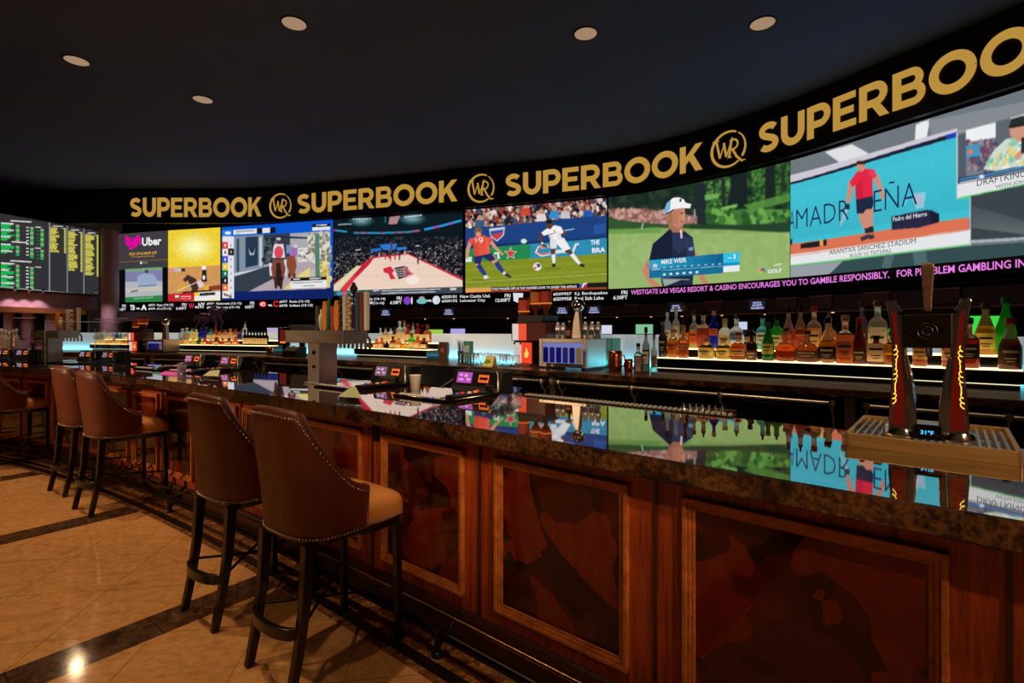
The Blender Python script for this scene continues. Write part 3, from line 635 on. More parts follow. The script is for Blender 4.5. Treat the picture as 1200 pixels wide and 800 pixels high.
def feed_soccer():
    p = Pic(SCREEN, 545.6, 711.2, 264, 156, (30, 34, 44)); p.view(540, 220, 5.717)
    p.poly([(30, 140), (980, 60), (980, 240), (30, 290)], (34, 28, 34))
    p.dots(30, 80, 975, 285, 420, [(40, 36, 46), (150, 60, 50), (206, 190, 180), (60, 70, 110), (26, 24, 30), (190, 160, 140), (110, 56, 60), (226, 220, 214), (90, 84, 90)], 17)
    p.dots(30, 80, 975, 285, 200, [(206, 156, 128), (176, 120, 96), (150, 100, 80)], 9)
    p.soft(2)
    for x, y, c in ((625, 175, (50, 140, 206)), (700, 175, (196, 196, 200)), (435, 155, (206, 70, 50)), (850, 170, (40, 90, 170)), (130, 235, (60, 90, 130)), (540, 195, (226, 210, 206))): p.limb([(x, y - 18), (x, y + 32)], [50, 70], c); p.ell(x, y - 34, 15, 18, (196, 140, 112))
    p.poly([(30, 275), (310, 250), (700, 208), (980, 185), (980, 350), (30, 410)], (30, 66, 128)); p.poly([(890, 250), (970, 240), (970, 300), (890, 315)], (40, 84, 156)); p.poly([(30, 385), (980, 325), (980, 345), (30, 405)], (24, 50, 104))
    p.poly([(190, 275), (298, 262), (290, 320), (245, 360), (200, 330)], (196, 200, 214)); p.poly([(198, 292), (288, 280), (282, 316), (245, 350), (208, 326)], (54, 80, 156)); p.poly([(200, 318), (285, 296), (270, 330), (240, 350)], (196, 60, 80))
    p.limb([(680, 290), (760, 276)], 8, (150, 180, 210)); p.ell(423, 358, 20, 16, (206, 226, 216))
    p.poly([(30, 412), (466, 376), (466, 474), (30, 504)], (36, 136, 78)); p.poly([(466, 376), (978, 335), (978, 440), (466, 474)], (48, 140, 176))
    S = [(335 + (46 if k % 2 == 0 else 19) * math.sin(PI * k / 5), 440 - (46 if k % 2 == 0 else 19) * math.cos(PI * k / 5)) for k in range(10)]; p.poly(S, (226, 220, 214)); S2 = [(335 + (x - 335) * .8, 440 + (y - 440) * .8) for x, y in S]; p.poly(S2, (206, 60, 50))
    p.limb([(35, 480), (75, 478)], 34, (220, 232, 222)); p.limb([(225, 440), (250, 436), (256, 476)], 16, (220, 232, 222))
    p.limb([(590, 392), (520, 400), (505, 430), (540, 452), (600, 440)], 18, (226, 230, 232)); p.limb([(586, 394), (524, 402), (512, 430), (545, 448), (596, 438)], 9, (214, 74, 50)); p.limb([(610, 430), (700, 424)], 24, (216, 222, 226)); p.limb([(750, 430), (770, 380), (790, 376)], 16, (216, 222, 226))
    p.poly([(30, 500), (980, 438), (980, 690), (30, 712)], (128, 142, 36)); p.grain(.06)
    for k in range(3): p.poly([(30, 540 + 60 * k), (980, 475 + 62 * k), (980, 492 + 62 * k), (30, 560 + 60 * k)], (146, 158, 52), .45)
    p.limb([(30, 632), (980, 574)], 5, (190, 196, 130), .6); p.ell(130, 615, 60, 8, (90, 104, 30), .5); p.ell(620, 540, 60, 7, (90, 104, 30), .5)
    # player in orange seen from behind
    sk = (206, 150, 116)
    p.limb([(72, 350), (50, 410), (42, 475)], [30, 24, 16], sk); p.limb([(190, 345), (232, 400), (284, 448)], [32, 22, 14], sk)
    p.limb([(125, 470), (120, 520), (130, 545)], [48, 36, 28], sk); p.limb([(205, 460), (240, 505), (255, 520)], [46, 34, 28], sk); p.limb([(118, 515), (145, 555), (168, 585)], [34, 32, 22], (42, 60, 128)); p.limb([(238, 498), (262, 535), (290, 568)], [34, 32, 22], (42, 60, 128))
    p.limb([(165, 585), (172, 606)], 24, (230, 226, 222)); p.limb([(285, 562), (305, 580), (338, 598)], [18, 24, 18], (66, 60, 60)); p.limb([(155, 606), (188, 598)], 14, (220, 214, 210)); p.limb([(284, 565), (300, 575)], 20, (226, 222, 220))
    p.poly([(88, 455), (195, 425), (236, 478), (200, 495), (150, 462), (135, 512), (94, 505)], (38, 42, 96)); p.poly([(78, 340), (105, 322), (150, 318), (192, 336), (196, 440), (95, 462)], (226, 84, 66)); p.poly([(80, 345), (110, 340), (122, 455), (95, 462)], (200, 66, 52), .55); p.poly([(165, 330), (192, 336), (196, 440), (172, 446)], (236, 104, 84), .6); p.ell(119, 294, 27, 30, (122, 92, 60)); p.ell(120, 312, 18, 16, sk); p.limb([(60, 368), (82, 345)], 30, (226, 84, 66)); p.limb([(188, 340), (206, 362)], 30, (226, 84, 66))
    for q in ([(96, 345), (104, 340), (104, 366)], [(118, 352), (128, 336), (148, 338), (148, 352), (126, 356)], [(146, 340), (146, 360), (132, 370)]): p.limb(q, 6, (240, 236, 230))
    # player in white facing
    dk = (94, 58, 46)
    p.limb([(545, 300), (532, 345), (548, 385), (580, 396)], [26, 20, 16, 12], dk); p.limb([(680, 290), (704, 304), (660, 316), (630, 322)], [28, 22, 16, 14], dk)
    p.limb([(620, 400), (618, 450)], [34, 24], dk); p.limb([(705, 410), (745, 445)], [34, 24], dk); p.limb([(620, 446), (624, 505)], [26, 18], (236, 234, 234)); p.limb([(742, 442), (770, 478), (800, 512)], [28, 24, 16], (236, 234, 234)); p.limb([(612, 520), (634, 516)], 24, (40, 36, 40)); p.limb([(795, 514), (828, 524)], 18, (40, 36, 40))
    p.poly([(598, 345), (690, 335), (736, 408), (690, 424), (645, 378), (640, 406), (600, 408)], (238, 236, 236)); p.poly([(540, 300), (585, 268), (630, 252), (672, 262), (690, 300), (668, 312), (680, 345), (605, 358), (585, 312), (556, 322)], (240, 238, 238)); p.poly([(585, 312), (610, 300), (622, 358), (605, 358)], (206, 204, 208), .7); p.poly([(640, 290), (668, 312), (680, 345), (655, 348)], (216, 214, 218), .7); p.poly([(600, 350), (640, 345), (640, 400), (602, 406)], (212, 210, 214), .6); p.ell(594, 250, 22, 28, dk); p.ell(592, 228, 22, 15, (30, 22, 22)); p.limb([(590, 315), (640, 300)], 5, (130, 130, 140)); p.ell(628, 290, 6, 6, (206, 60, 60)); p.limb([(540, 372), (552, 372)], 12, (240, 240, 240))
    p.ell(513, 527, 27, 27, (236, 232, 232)); p.ell(522, 520, 12, 13, (70, 60, 130)); p.ell(500, 536, 9, 8, (206, 80, 90)); p.ell(506, 512, 6, 5, (206, 110, 60))
    p.poly([(200, 664), (980, 630), (980, 668), (200, 690)], (24, 26, 32)); p.poly([(30, 690), (982, 662), (982, 676), (30, 706)], (150, 62, 36)); p.poly([(34, 672), (204, 666), (204, 692), (34, 700)], (226, 160, 90))
    p.poly([(796, 640), (845, 634), (845, 664), (796, 668)], (226, 226, 232)); p.poly([(796, 642), (818, 638), (808, 668), (796, 668)], (40, 90, 180)); p.poly([(824, 650), (845, 640), (845, 664), (820, 666)], (206, 40, 60))
    return p
def feed_golf():
    p = Pic(SCREEN, 713.2, 925.8, 340, 194, (146, 176, 104)); p.view(700, 180, 4.446)
    p.poly([(40, 200), (1010, 30), (1010, 420), (40, 400)], (30, 52, 36))
    p.dots(520, 40, 1005, 330, 700, [(22, 42, 30), (30, 58, 36), (46, 84, 44), (36, 70, 40), (20, 34, 28), (60, 104, 50)], 11); p.dots(560, 130, 720, 290, 120, [(70, 120, 54), (56, 104, 48), (104, 154, 76)], 8); p.dots(810, 80, 880, 260, 120, [(58, 106, 48), (86, 138, 62), (36, 70, 38)], 8); p.dots(925, 60, 1005, 230, 150, [(48, 90, 42), (70, 120, 52), (30, 60, 34)], 9); p.soft(4)
    p.dots(50, 200, 520, 300, 260, [(28, 44, 36), (36, 50, 40), (24, 36, 32), (46, 60, 46)], 16)
    p.limb([(735, 90), (738, 180), (728, 285)], [86, 88, 108], (26, 36, 36)); p.limb([(900, 60), (900, 275)], [52, 56], (30, 38, 36)); p.limb([(545, 155), (540, 250), (540, 366)], [54, 52, 60], (34, 44, 48)); p.limb([(655, 130), (660, 280)], 22, (36, 48, 40)); p.limb([(968, 80), (968, 200)], 20, (36, 50, 40)); p.limb([(612, 130), (610, 240)], 10, (40, 60, 44))
    p.poly([(640, 282), (730, 262), (730, 280), (645, 292)], (128, 186, 84)); p.poly([(560, 216), (640, 208), (632, 232), (562, 246)], (112, 170, 84)); p.poly([(760, 268), (1005, 205), (1005, 250), (800, 300)], (96, 158, 66), .75); p.poly([(570, 330), (760, 290), (1005, 290), (1005, 330), (570, 372)], (84, 140, 60)); p.dots(560, 300, 1005, 370, 130, [(44, 84, 42), (110, 168, 76), (64, 116, 52)], 16)
    p.poly([(50, 290), (200, 286), (400, 306), (520, 330), (520, 366), (360, 368), (100, 346), (60, 320)], (176, 128, 118)); p.dots(55, 292, 515, 362, 240, [(150, 104, 96), (196, 150, 136), (120, 84, 76), (206, 164, 150)], 9, lambda x, y: y > 290 + max(0, x - 250) * .12 and y < 348 + x * .04)
    p.poly([(50, 325), (110, 345), (300, 366), (500, 372), (500, 400), (50, 400)], (50, 84, 48)); p.poly([(480, 366), (760, 372), (1005, 356), (1005, 412), (700, 396), (480, 392)], (36, 66, 42))
    p.poly([(50, 398), (300, 385), (700, 396), (1005, 412), (1005, 480), (50, 480)], (134, 166, 92)); p.poly([(50, 410), (1005, 408), (1005, 720), (50, 720)], (150, 180, 108)); p.dots(50, 430, 1005, 600, 160, [(146, 176, 104), (154, 184, 112)], 24); p.soft(8); p.grain(.02, 4)
    p.poly([(50, 392), (330, 384), (330, 410), (50, 420)], (96, 150, 70), .7); p.limb([(232, 392), (240, 360)], 5, (220, 220, 220)); p.limb([(508, 290), (508, 330)], 5, (200, 200, 200)); p.soft(6)
    # the golfer
    sk = (196, 132, 104)
    p.limb([(285, 560), (252, 610), (285, 670), (330, 700)], [50, 38, 30, 26], sk); p.limb([(505, 520), (520, 590), (560, 670), (590, 690)], [34, 28, 26, 20], sk)
    p.poly([(270, 560), (290, 470), (350, 418), (385, 385), (450, 400), (498, 436), (510, 520), (500, 640), (497, 692), (340, 692), (330, 640)], (34, 42, 66)); p.poly([(290, 470), (350, 418), (380, 400), (400, 470), (380, 560), (310, 600), (270, 560)], (26, 32, 54)); p.poly([(390, 420), (445, 420), (480, 470), (430, 520), (395, 500)], (44, 54, 84)); p.poly([(455, 430), (498, 440), (508, 520), (500, 600), (470, 560)], (52, 62, 94), .6); p.poly([(380, 560), (430, 520), (440, 640), (390, 660)], (28, 34, 56), .6); p.poly([(475, 490), (500, 484), (500, 504), (478, 506)], (120, 140, 190)); p.limb([(262, 572), (270, 596)], 8, (206, 70, 110))
    p.poly([(370, 340), (445, 380), (450, 410), (395, 412), (372, 380)], (170, 110, 86)); p.limb([(436, 395), (440, 440)], 10, (226, 206, 206))
    p.poly([(365, 310), (400, 285), (455, 270), (458, 320), (450, 350), (448, 376), (415, 388), (375, 360)], sk); p.poly([(365, 310), (392, 300), (395, 372), (375, 362)], (166, 108, 84)); p.ell(366, 334, 10, 20, (176, 116, 92)); p.poly([(400, 300), (424, 296), (420, 384), (384, 368)], (180, 118, 92), .6); p.poly([(448, 300), (456, 290), (457, 330), (450, 350), (444, 350)], (216, 158, 130), .8); p.limb([(430, 312), (452, 308)], 6, (110, 70, 56)); p.limb([(432, 355), (450, 352)], 5, (150, 80, 72)); p.poly([(452, 318), (464, 340), (450, 344)], (206, 140, 112))
    p.poly([(348, 300), (362, 258), (395, 232), (425, 228), (452, 240), (460, 256), (490, 264), (484, 286), (440, 284), (400, 290), (358, 322)], (238, 240, 242)); p.poly([(348, 300), (362, 258), (384, 240), (380, 290), (356, 318)], (120, 176, 214)); p.ell(434, 244, 6, 9, (60, 70, 90)); p.limb([(355, 318), (400, 292)], 6, (36, 46, 70))
    p.poly([(340, 655), (450, 650), (400, 672), (350, 690)], (150, 164, 160)); p.limb([(330, 650), (480, 655)], 6, (120, 130, 140))
    # score banner
    for k in range(12): p.poly([(272 + 32 * k, 555 - 3.0 * k), (306 + 32 * k, 552 - 3.0 * k), (306 + 32 * k, 646 - 2.4 * k), (272 + 32 * k, 648 - 2.4 * k)], (40 - 2 * k, 164 - 6 * k, 200 - 5 * k))
    p.poly([(272, 600), (660, 576), (660, 620), (272, 648)], (24, 110, 150)); p.limb([(340, 606), (655, 584)], 2.5, (170, 210, 226)); p.poly([(657, 520), (742, 510), (742, 578), (657, 584)], (52, 190, 230)); p.poly([(657, 584), (742, 578), (742, 610), (657, 618)], (232, 234, 236)); p.poly([(657, 570), (742, 564), (742, 579), (657, 585)], (24, 140, 196))
    for k in range(9): p.ell(350 + 36 * k, 592 - 2.4 * k, 7, 4, (150, 200, 216))
    for k in range(6): p.ell(350 + 34 * k, 628 - 2.4 * k, 8, 6, (220, 232, 236))
    p.rect(292, 574, 312, 592, (226, 200, 206)); p.limb([(284, 604), (330, 600)], 5, (190, 214, 222))
    for k, c in enumerate([(240, 200, 60), (240, 130, 50), (220, 60, 70), (120, 80, 170), (60, 120, 200), (80, 180, 90)]): a = PI + PI * (k + .5) / 6; p.ell(861 + 13 * math.cos(a), 616 + 14 * math.sin(a), 6.5, 8, c)
    return p
def feed_tennis():
    p = Pic(SCREEN, 926.6, 1330, 430, 150, (110, 118, 126)); p.view(920, 130, 3.81)
    W = (150, 158, 166)
    p.poly([(20, 225), (1067, -30), (2000, -300), (2000, 700), (20, 735)], (112, 120, 126)); p.poly([(180, 185), (300, 150), (400, 205), (250, 235)], (222, 224, 226)); p.poly([(585, 62), (648, 40), (630, 140), (580, 145)], (232, 234, 236)); p.poly([(640, 45), (1067, -40), (1067, 20), (660, 130)], (132, 138, 144))
    p.poly([(20, 290), (770, 80), (770, 110), (20, 330)], (206, 200, 214)); p.poly([(20, 322), (770, 96), (770, 130), (20, 345)], (30, 34, 54)); p.poly([(718, 110), (764, 96), (764, 124), (718, 134)], (40, 60, 170))
    p.poly([(20, 332), (765, 118), (822, 118), (822, 478), (20, 600)], (64, 190, 208)); p.poly([(765, 100), (826, 90), (826, 478), (765, 478)], (64, 190, 208))
    p.limb([(640, 160), (700, 470)], 3, (80, 202, 220)); p.poly([(20, 595), (822, 474), (822, 540), (20, 660)], (222, 118, 86)); p.poly([(20, 570), (34, 568), (34, 595), (20, 598)], (40, 50, 80))
    p.poly([(20, 640), (826, 528), (826, 596), (20, 690)], (228, 230, 232)); p.poly([(20, 686), (826, 592), (826, 599), (20, 693)], (110, 206, 120)); p.limb([(828, 380), (828, 600)], 4, (220, 224, 226))
    for k in range(6): p.poly([(20, 600 + 9 * k), (822, 478 + 10 * k), (822, 483 + 10 * k), (20, 606 + 9 * k)], (206, 104, 76), .4)
    for k in range(9): p.poly([(20, 360 + 24 * k), (822, 150 + 32 * k), (822, 182 + 32 * k), (20, 384 + 24 * k)], (70 - 2 * k, 196 - 3 * k, 214 - 3 * k), .5)
    # box and cup
    p.poly([(476, 470), (640, 440), (690, 460), (690, 495), (600, 520), (478, 530)], (40, 40, 66)); p.poly([(650, 440), (690, 460), (690, 495), (652, 505)], (28, 28, 50)); p.poly([(570, 370), (630, 360), (620, 430), (585, 436)], (160, 206, 222), .8); p.limb([(525, 430), (545, 395)], 5, (150, 206, 226)); p.ell(595, 395, 26, 24, (200, 170, 200), .5)
    # player
    sk = (206, 140, 116)
    p.limb([(300, 310), (290, 370), (280, 410)], [26, 22, 18], sk); p.limb([(405, 290), (425, 340), (438, 385)], [28, 22, 18], sk); p.limb([(345, 440), (350, 490), (366, 530)], [38, 28, 22], sk); p.limb([(378, 435), (380, 490), (386, 520)], [36, 28, 22], sk)
    p.limb([(366, 522), (370, 545)], 20, (40, 40, 50)); p.limb([(386, 515), (388, 542)], 20, (40, 40, 50)); p.limb([(340, 572), (382, 556)], 18, (60, 52, 64)); p.limb([(378, 566), (398, 556)], 18, (54, 48, 60))
    p.poly([(318, 395), (394, 372), (396, 420), (388, 436), (362, 440), (352, 456), (322, 458)], (34, 40, 66)); p.poly([(290, 318), (320, 275), (350, 258), (400, 262), (412, 292), (392, 304), (394, 380), (318, 396), (314, 330), (302, 342)], (226, 40, 70)); p.ell(341, 246, 20, 26, sk); p.poly([(318, 340), (345, 300), (350, 390), (318, 396)], (190, 26, 54), .6); p.poly([(370, 268), (400, 264), (410, 292), (390, 300)], (240, 70, 96), .6); p.limb([(322, 232), (360, 232)], 15, (60, 44, 44)); p.limb([(322, 236), (360, 236)], 6, (30, 26, 34))
    p.limb([(280, 415), (282, 440)], 18, (40, 44, 60)); p.limb([(278, 440), (268, 470)], 8, (190, 200, 206)); p.limb([(270, 462), (248, 512)], [18, 6], (150, 190, 200)); p.ell(437, 384, 8, 12, sk)
    p.poly([(72, 592), (188, 572), (188, 600), (72, 614)], (34, 32, 38)); p.rect(156, 574, 172, 602, (226, 160, 60))
    # studio inset at the near end
    p.poly([(766, 98), (2000, -260), (2000, 290), (826, 385), (766, 395)], (206, 210, 214)); p.poly([(772, 100), (2000, -250), (2000, 110), (772, 310)], (120, 124, 134)); p.poly([(808, 88), (940, 56), (940, 120), (808, 142)], (236, 240, 242)); p.poly([(940, 50), (1005, 34), (1005, 260), (940, 276)], (96, 102, 112)); p.dots(812, 140, 1000, 270, 130, [(120, 70, 90), (80, 90, 110), (150, 140, 150), (70, 76, 100)], 11)
    p.poly([(808, 158), (872, 146), (872, 200), (808, 212)], (70, 150, 190)); p.poly([(816, 176), (838, 172), (838, 192), (816, 196)], (226, 120, 80)); p.poly([(772, 110), (808, 100), (808, 300), (772, 306)], (84, 92, 104))
    p.poly([(885, 262), (930, 180), (985, 128), (1080, 110), (1160, 150), (1180, 240), (1060, 262), (960, 270)], (206, 220, 206)); p.dots(900, 130, 1120, 262, 90, [(120, 190, 200), (226, 206, 120), (236, 240, 230), (150, 206, 160)], 10, lambda x, y: x + y > 1140)
    p.poly([(1000, 70), (1090, 50), (1100, 130), (1040, 140), (1005, 110)], (206, 150, 126)); p.poly([(998, 74), (1010, 40), (1060, 24), (1110, 40), (1110, 62)], (40, 46, 44)); p.limb([(1000, 76), (1080, 62)], 9, (30, 36, 34)); p.limb([(1030, 215), (1060, 180), (1080, 170)], 24, (206, 150, 126)); p.limb([(1062, 120), (1062, 190)], 14, (36, 36, 42))
    p.poly([(772, 300), (2000, 50), (2000, 84), (772, 326)], (44, 60, 84)); p.limb([(780, 309), (1000, 265), (1400, 184)], 7, (70, 150, 210)); p.ell(878, 292, 12, 7, (226, 240, 250)); p.limb([(780, 321), (1067, 264)], 4, (210, 214, 220))
    p.poly([(772, 326), (2000, 84), (2000, 118), (772, 392)], (226, 228, 230)); p.poly([(768, 388), (2000, 108), (2000, 118), (768, 397)], (110, 206, 120))
    # lower grey stage
    p.poly([(830, 380), (2000, 116), (2000, 560), (830, 580)], (60, 68, 74))
    for k in range(8): p.limb([(835, 430 + 12 * k), (1100, 500 + 7 * k), (1900, 470)], 10, (92 + 5 * k, 100 + 5 * k, 106 + 4 * k), .5)
    p.poly([(825, 575), (2000, 500), (2000, 512), (825, 588)], (170, 178, 182)); p.poly([(20, 695), (826, 600), (2000, 514), (2000, 640), (20, 760)], (52, 76, 80)); p.poly([(20, 695), (260, 668), (190, 735), (20, 760)], (150, 158, 164)); p.limb([(470, 640), (450, 700)], 40, (96, 122, 126), .6); p.limb([(600, 625), (610, 700)], 60, (96, 122, 126), .6)
    p.soft(1); return p
def panel_text(body, xl, xr, z0, z1, mat, parent, off=0.05, bold=0.02, shear=0.0, path=SCREEN, name='lettering'):
    mb = MB(); path_text(mb, path, body, path.px(xl), path.px(xr), z0, z1, off, bold, shear); return mb.build(name, mat, parent, True)
def px_text(body, xl, xr, yt, yb, mat, parent, off=0.05, bold=0.02, path=SCREEN, name='lettering'):
    Y = path.depth(xl); return panel_text(body, xl, xr, zat(yb, Y), zat(yt, Y), mat, parent, off, bold, 0, path, name)
for pic, nm, lab, zb in ((feed_ads, 'broadcast_panel', 'grey ride-share notice above a race replay', 3.9), (feed_harness, 'broadcast_panel', 'yellow card above a harness race', 3.9), (feed_paddock, 'broadcast_panel', 'blue-framed racing paddock picture', 3.9),
                         (feed_court, 'broadcast_panel', 'basketball arena picture', ZB), (feed_soccer, 'broadcast_panel', 'soccer match picture', ZB), (feed_golf, 'broadcast_panel', 'golf picture of a person in a white cap', ZB), (feed_tennis, 'broadcast_panel', 'tennis picture with a red-shirted player', ZB)):
    _bi = Pic.__init__
    def _init(s, path, xl, xr, w, h, bg, zt=ZT, zb=zb, _b=_bi): _b(s, path, xl, xr, w, h, bg, zt, zb)
    Pic.__init__ = _init; P_ = pic(); Pic.__init__ = _bi
    o = P_.build(nm, vw); o['label'] = lab
    W = M['white_txt']
    if pic is feed_ads:
        px_text('Uber', 167, 189.8, 278.6, 288.4, W, o, bold=.035); px_text('PICK UP & DROP OFF', 152.3, 184.4, 296.2, 299.6, glow(220, 160, 60), o, bold=.03); px_text('AT THE MARSHALLING AREA', 154, 182, 300.6, 302.2, glow(190, 140, 60), o)
    if pic is feed_paddock: pass
    if pic is feed_soccer:
        px_text('THE', 692.5, 702.8, 281.5, 287, W, o, bold=.03); px_text('BRA', 694, 709.6, 290.6, 296.4, W, o, bold=.03)
        px_text('COLE WALKED OFF AS THE YANKEES LOOK TO SWEEP THE ASTROS', 576.5, 676, 337.2, 339.8, W, o)
    if pic is feed_golf:
        px_text('MIKE WEIR', 775.5, 805, 304.6, 309.8, W, o); px_text('-1', 854, 862.2, 298.6, 304.2, W, o); px_text('GOLF', 900, 916.5, 315.8, 320.4, W, o, bold=.03); px_text('LIVE', 907.5, 916, 309.2, 312, W, o)
    if pic is feed_tennis:
        nv = glow(34, 50, 92); gt = glow(70, 74, 80)
        panel_text('A', 925.8, 931.8, 6.47, 7.4, nv, o, bold=-.012); panel_text('MADR', 933.6, 995.6, 6.47, 7.4, nv, o, bold=-.012); panel_text('EÑA', 1024.5, 1075.5, 6.57, 7.75, nv, o, bold=-.012)
        panel_text('ARANTXA SANCHEZ STADIUM', 972.5, 1074, 4.98, 5.2, gt, o, bold=0); panel_text('RUUD VS TSITSIPAS', 997, 1045, 4.73, 4.9, gt, o, bold=0); panel_text('Pedro del Hierro', 1047, 1087, 6.02, 6.22, glow(214, 216, 224), o, bold=.01)
        panel_text('DRAFTKINGS', 1145.5, 1208.5, 6.83, 7.07, gt, o, bold=0); panel_text('WITH JOHN', 1167, 1207.5, 6.58, 6.74, gt, o, bold=0)
# ticker line along the bottom of the wall
tk = ribbon(SCREEN, SCREEN.px(139.2), aS1, 3.3, 3.85, .012, 90).build('ticker_strip', M['black_gloss'], vw, True)
def natural(t):
    g_ = text_geo(t, .012); return (g_[3] - g_[2]) / max(1e-6, text_geo('H', .012)[5] - text_geo('H', .012)[4])
def rows(t1, t2, xl, xr, dz=0.0, m='white_txt'):
    """two ticker lines of one letter size; the times sit flush at their far side, the team names at their near side"""
    n1, n2 = natural(t1), natural(t2); a0, a1 = SCREEN.px(xl), SCREEN.px(xr); k = (a1 - a0) / max(n1, n2)
    for t, n_, z in ((t1, n1, 3.71), (t2, n2, 3.40)):
        b0, b1 = (a0, a0 + n_ * k) if t1[0] == '#' else (a1 - n_ * k, a1)
        mb = MB(); path_text(mb, SCREEN, t, b0, b1, z + dz, z + .24 + dz, .05, .012); mb.build('lettering', M[m], tk, True)
rows('FRI', '10PT', 141.3, 148, -.24); rows('#973  Rays (14-15)', '#974  A\'s (15-12)', 174.6, 203.6, -.24); rows('FRI', '6:40PT', 207, 219, -.22); rows('#975  Nationals (12-13)', '#976  Yankees (15-14)', 242.8, 283.4, -.2)
rows('FRI', '4:05PT', 287.4, 298.4, -.18); rows('#977  Reds (13-15)', '#978  Indians (15-13)', 327.8, 367, -.14); rows('#979  Cardinals (14-14)', '#980  Dodgers (13-16)', 408, 452, -.06); rows('FRI', '6:38PT', 457.6, 471, -.02)
rows('#200101  New Castle Utd.', '#200102  Leicester City', 518, 575, 0); rows('FRI', '12:00PT', 581, 598.4, 0); rows('#209957  S.J. Earthquakes', '#209958  Real Salt Lake', 648.6, 712.2, 0); rows('FRI', '6:30PT', 719, 735.6, 0)
panel_text('WESTGATE LAS VEGAS RESORT & CASINO ENCOURAGES YOU TO GAMBLE RESPONSIBLY.', 739.6, 1043, 3.67, 3.97, M['pink_txt'], tk, bold=.015)
panel_text('FOR PROBLEM GAMBLING INFORMATION', 1051.6, 1290, 3.67, 3.97, M['pink_txt'], tk, bold=.015)
for xa, xb, d in ((160, 164, -.24), (228.5, 232, -.2), (314.5, 319, -.14), (433, 437, -.05), (500.4, 506, 0)): panel_text('vs.', xa, xb + 1, 3.5 + d, 3.66 + d, M['white_txt'], tk, bold=.03)
def chip(xc, z, rx, rz, col, n=14, pts=None):           # small team marks in the ticker
    a = SCREEN.px(xc); mb = MB(); q = pts or [(math.cos(2 * PI * k / n), math.sin(2 * PI * k / n)) for k in range(n)]
    vs = []
    for x, y in q: X, Y = SCREEN.at(a + x * rx, .05); vs.append((X, Y, z + y * rz))
    mb.add(vs, [tuple(range(len(vs)))]); mb.build('team_mark', col, tk, True)
panel_text('TB', 153, 158.5, 3.2, 3.66, M['white_txt'], tk, bold=.03); panel_text('A', 166, 172.5, 3.2, 3.66, M['white_txt'], tk, bold=.05)
panel_text('W', 221.5, 228, 3.28, 3.7, glow(200, 40, 80), tk, bold=.05); panel_text('NY', 233, 240.5, 3.28, 3.76, M['white_txt'], tk, bold=.02)
chip(308.4, 3.54, .34, .25, glow(226, 40, 44)); panel_text('C', 305.5, 311.5, 3.42, 3.68, M['white_txt'], tk, .06, bold=.05); panel_text('C', 320.6, 326.4, 3.3, 3.82, glow(214, 30, 40), tk, bold=.05)
chip(405, 3.55, .3, .26, glow(220, 70, 110)); chip(477.5, 3.62, .3, .3, glow(130, 60, 190)); chip(483, 3.62, .06, .28, M['white_txt']); chip(494.6, 3.56, .42, .2, glow(110, 190, 190)); chip(494.6, 3.75, .24, .16, glow(170, 150, 140)); chip(511.6, 3.62, .3, .31, glow(214, 220, 230)); chip(511.6, 3.62, .2, .2, glow(150, 180, 220))
chip(607.4, 3.66, .36, .34, glow(220, 222, 230), pts=[(-1, 1), (1, .9), (.9, -.8), (0, -1), (-.9, -.6)]); chip(605.4, 3.74, .22, .24, glow(214, 50, 80)); chip(641, 3.66, .36, .34, glow(130, 60, 80), pts=[(-1, 1), (1, .9), (.9, -.4), (0, -1), (-.9, -.3)])

# ------------------------------------------------------------------ odds board on the side wall
BOARD = Path([(-39.0, 29.0), (-37.0, 37.0), (-35.3, 43.7)])
ob = thing('odds_board', 'dark odds board with rows of green and yellow figures on the side wall', 'screen', (-36.2, 40, 4.4))
mb = MB(); A1 = float(BOARD.a[-1]); ribbon(BOARD, 0, A1, 4.35, 9.98, 0, 12, .3).build('cabinet', M['black'], ob, True)
p = Pic(BOARD, -40, 115.6, 200, 120, (50, 49, 52), 9.9, 4.5); p.view(0, 220, 5)
GR, YE, WH, OR = (30, 190, 84), (206, 200, 84), (220, 220, 224), (206, 176, 150)
def trow(x0, x1, y, c, h=6): p.poly([(x0, y), (x1, y + (x1 - x0) * .06), (x1, y + h + (x1 - x0) * .06), (x0, y + h)], c)
for y0, n in ((196, 11), (318, 6), (428, 15)):
    trow(62 if y0 != 318 else 68, 184 if y0 != 318 else 160, y0 - 5, WH, 7)
    for k in range(n):
        y = y0 + 8 + 9.6 * k; c = GR if k % 5 else OR
        trow(6, 6 + rnd.choice((34, 46, 58, 66, 74, 78)), y, GR if k % 4 else WH, 8.4)
        trow(92, 114, y + 14, GR if k % 3 else OR, 8)
        if k % 2 == 0: trow(152, 168, y + 26, WH, 6)
        trow(176, 196, y + 28, GR if k % 3 else OR, 8)
        if y0 != 428:
            if k % 2: trow(214, 228, y + 36, (26, 120, 60), 6)
            trow(236, 256, y + 38, GR if k % 3 else OR, 8)
    trow(206, 240, y0 + 32, WH, 6)
for x0, x1, y0, n in ((290, 386, 222, 17), (396, 482, 244, 27), (494, 576, 262, 28)):
    trow(x0 + 24, x1 - 8, y0 - 20, (180, 180, 186), 5); trow(x0 + 18, x1 - 20, y0, WH, 5); trow(x1 - 22, x1 - 4, y0 + 16, WH, 4)
    for k in range(n):
        y = y0 + 8 + 8.6 * k; trow(x0 + 3, x0 + rnd.choice((36, 44, 50, 40, 56)), y, YE if k % 5 else (170, 160, 70), 7.6); trow(x1 - 12, x1 - 1, y + 8, YE, 7.4)
for x, yt, yb in ((289, 190, 606), (392, 210, 616), (489, 232, 624), (579, 248, 632)): p.limb([(x, yt), (x, yb)], 6, (150, 150, 160))
p.limb([(-200, 560), (289, 604), (580, 632)], 5, (160, 162, 170))
p.build('odds_display', ob)

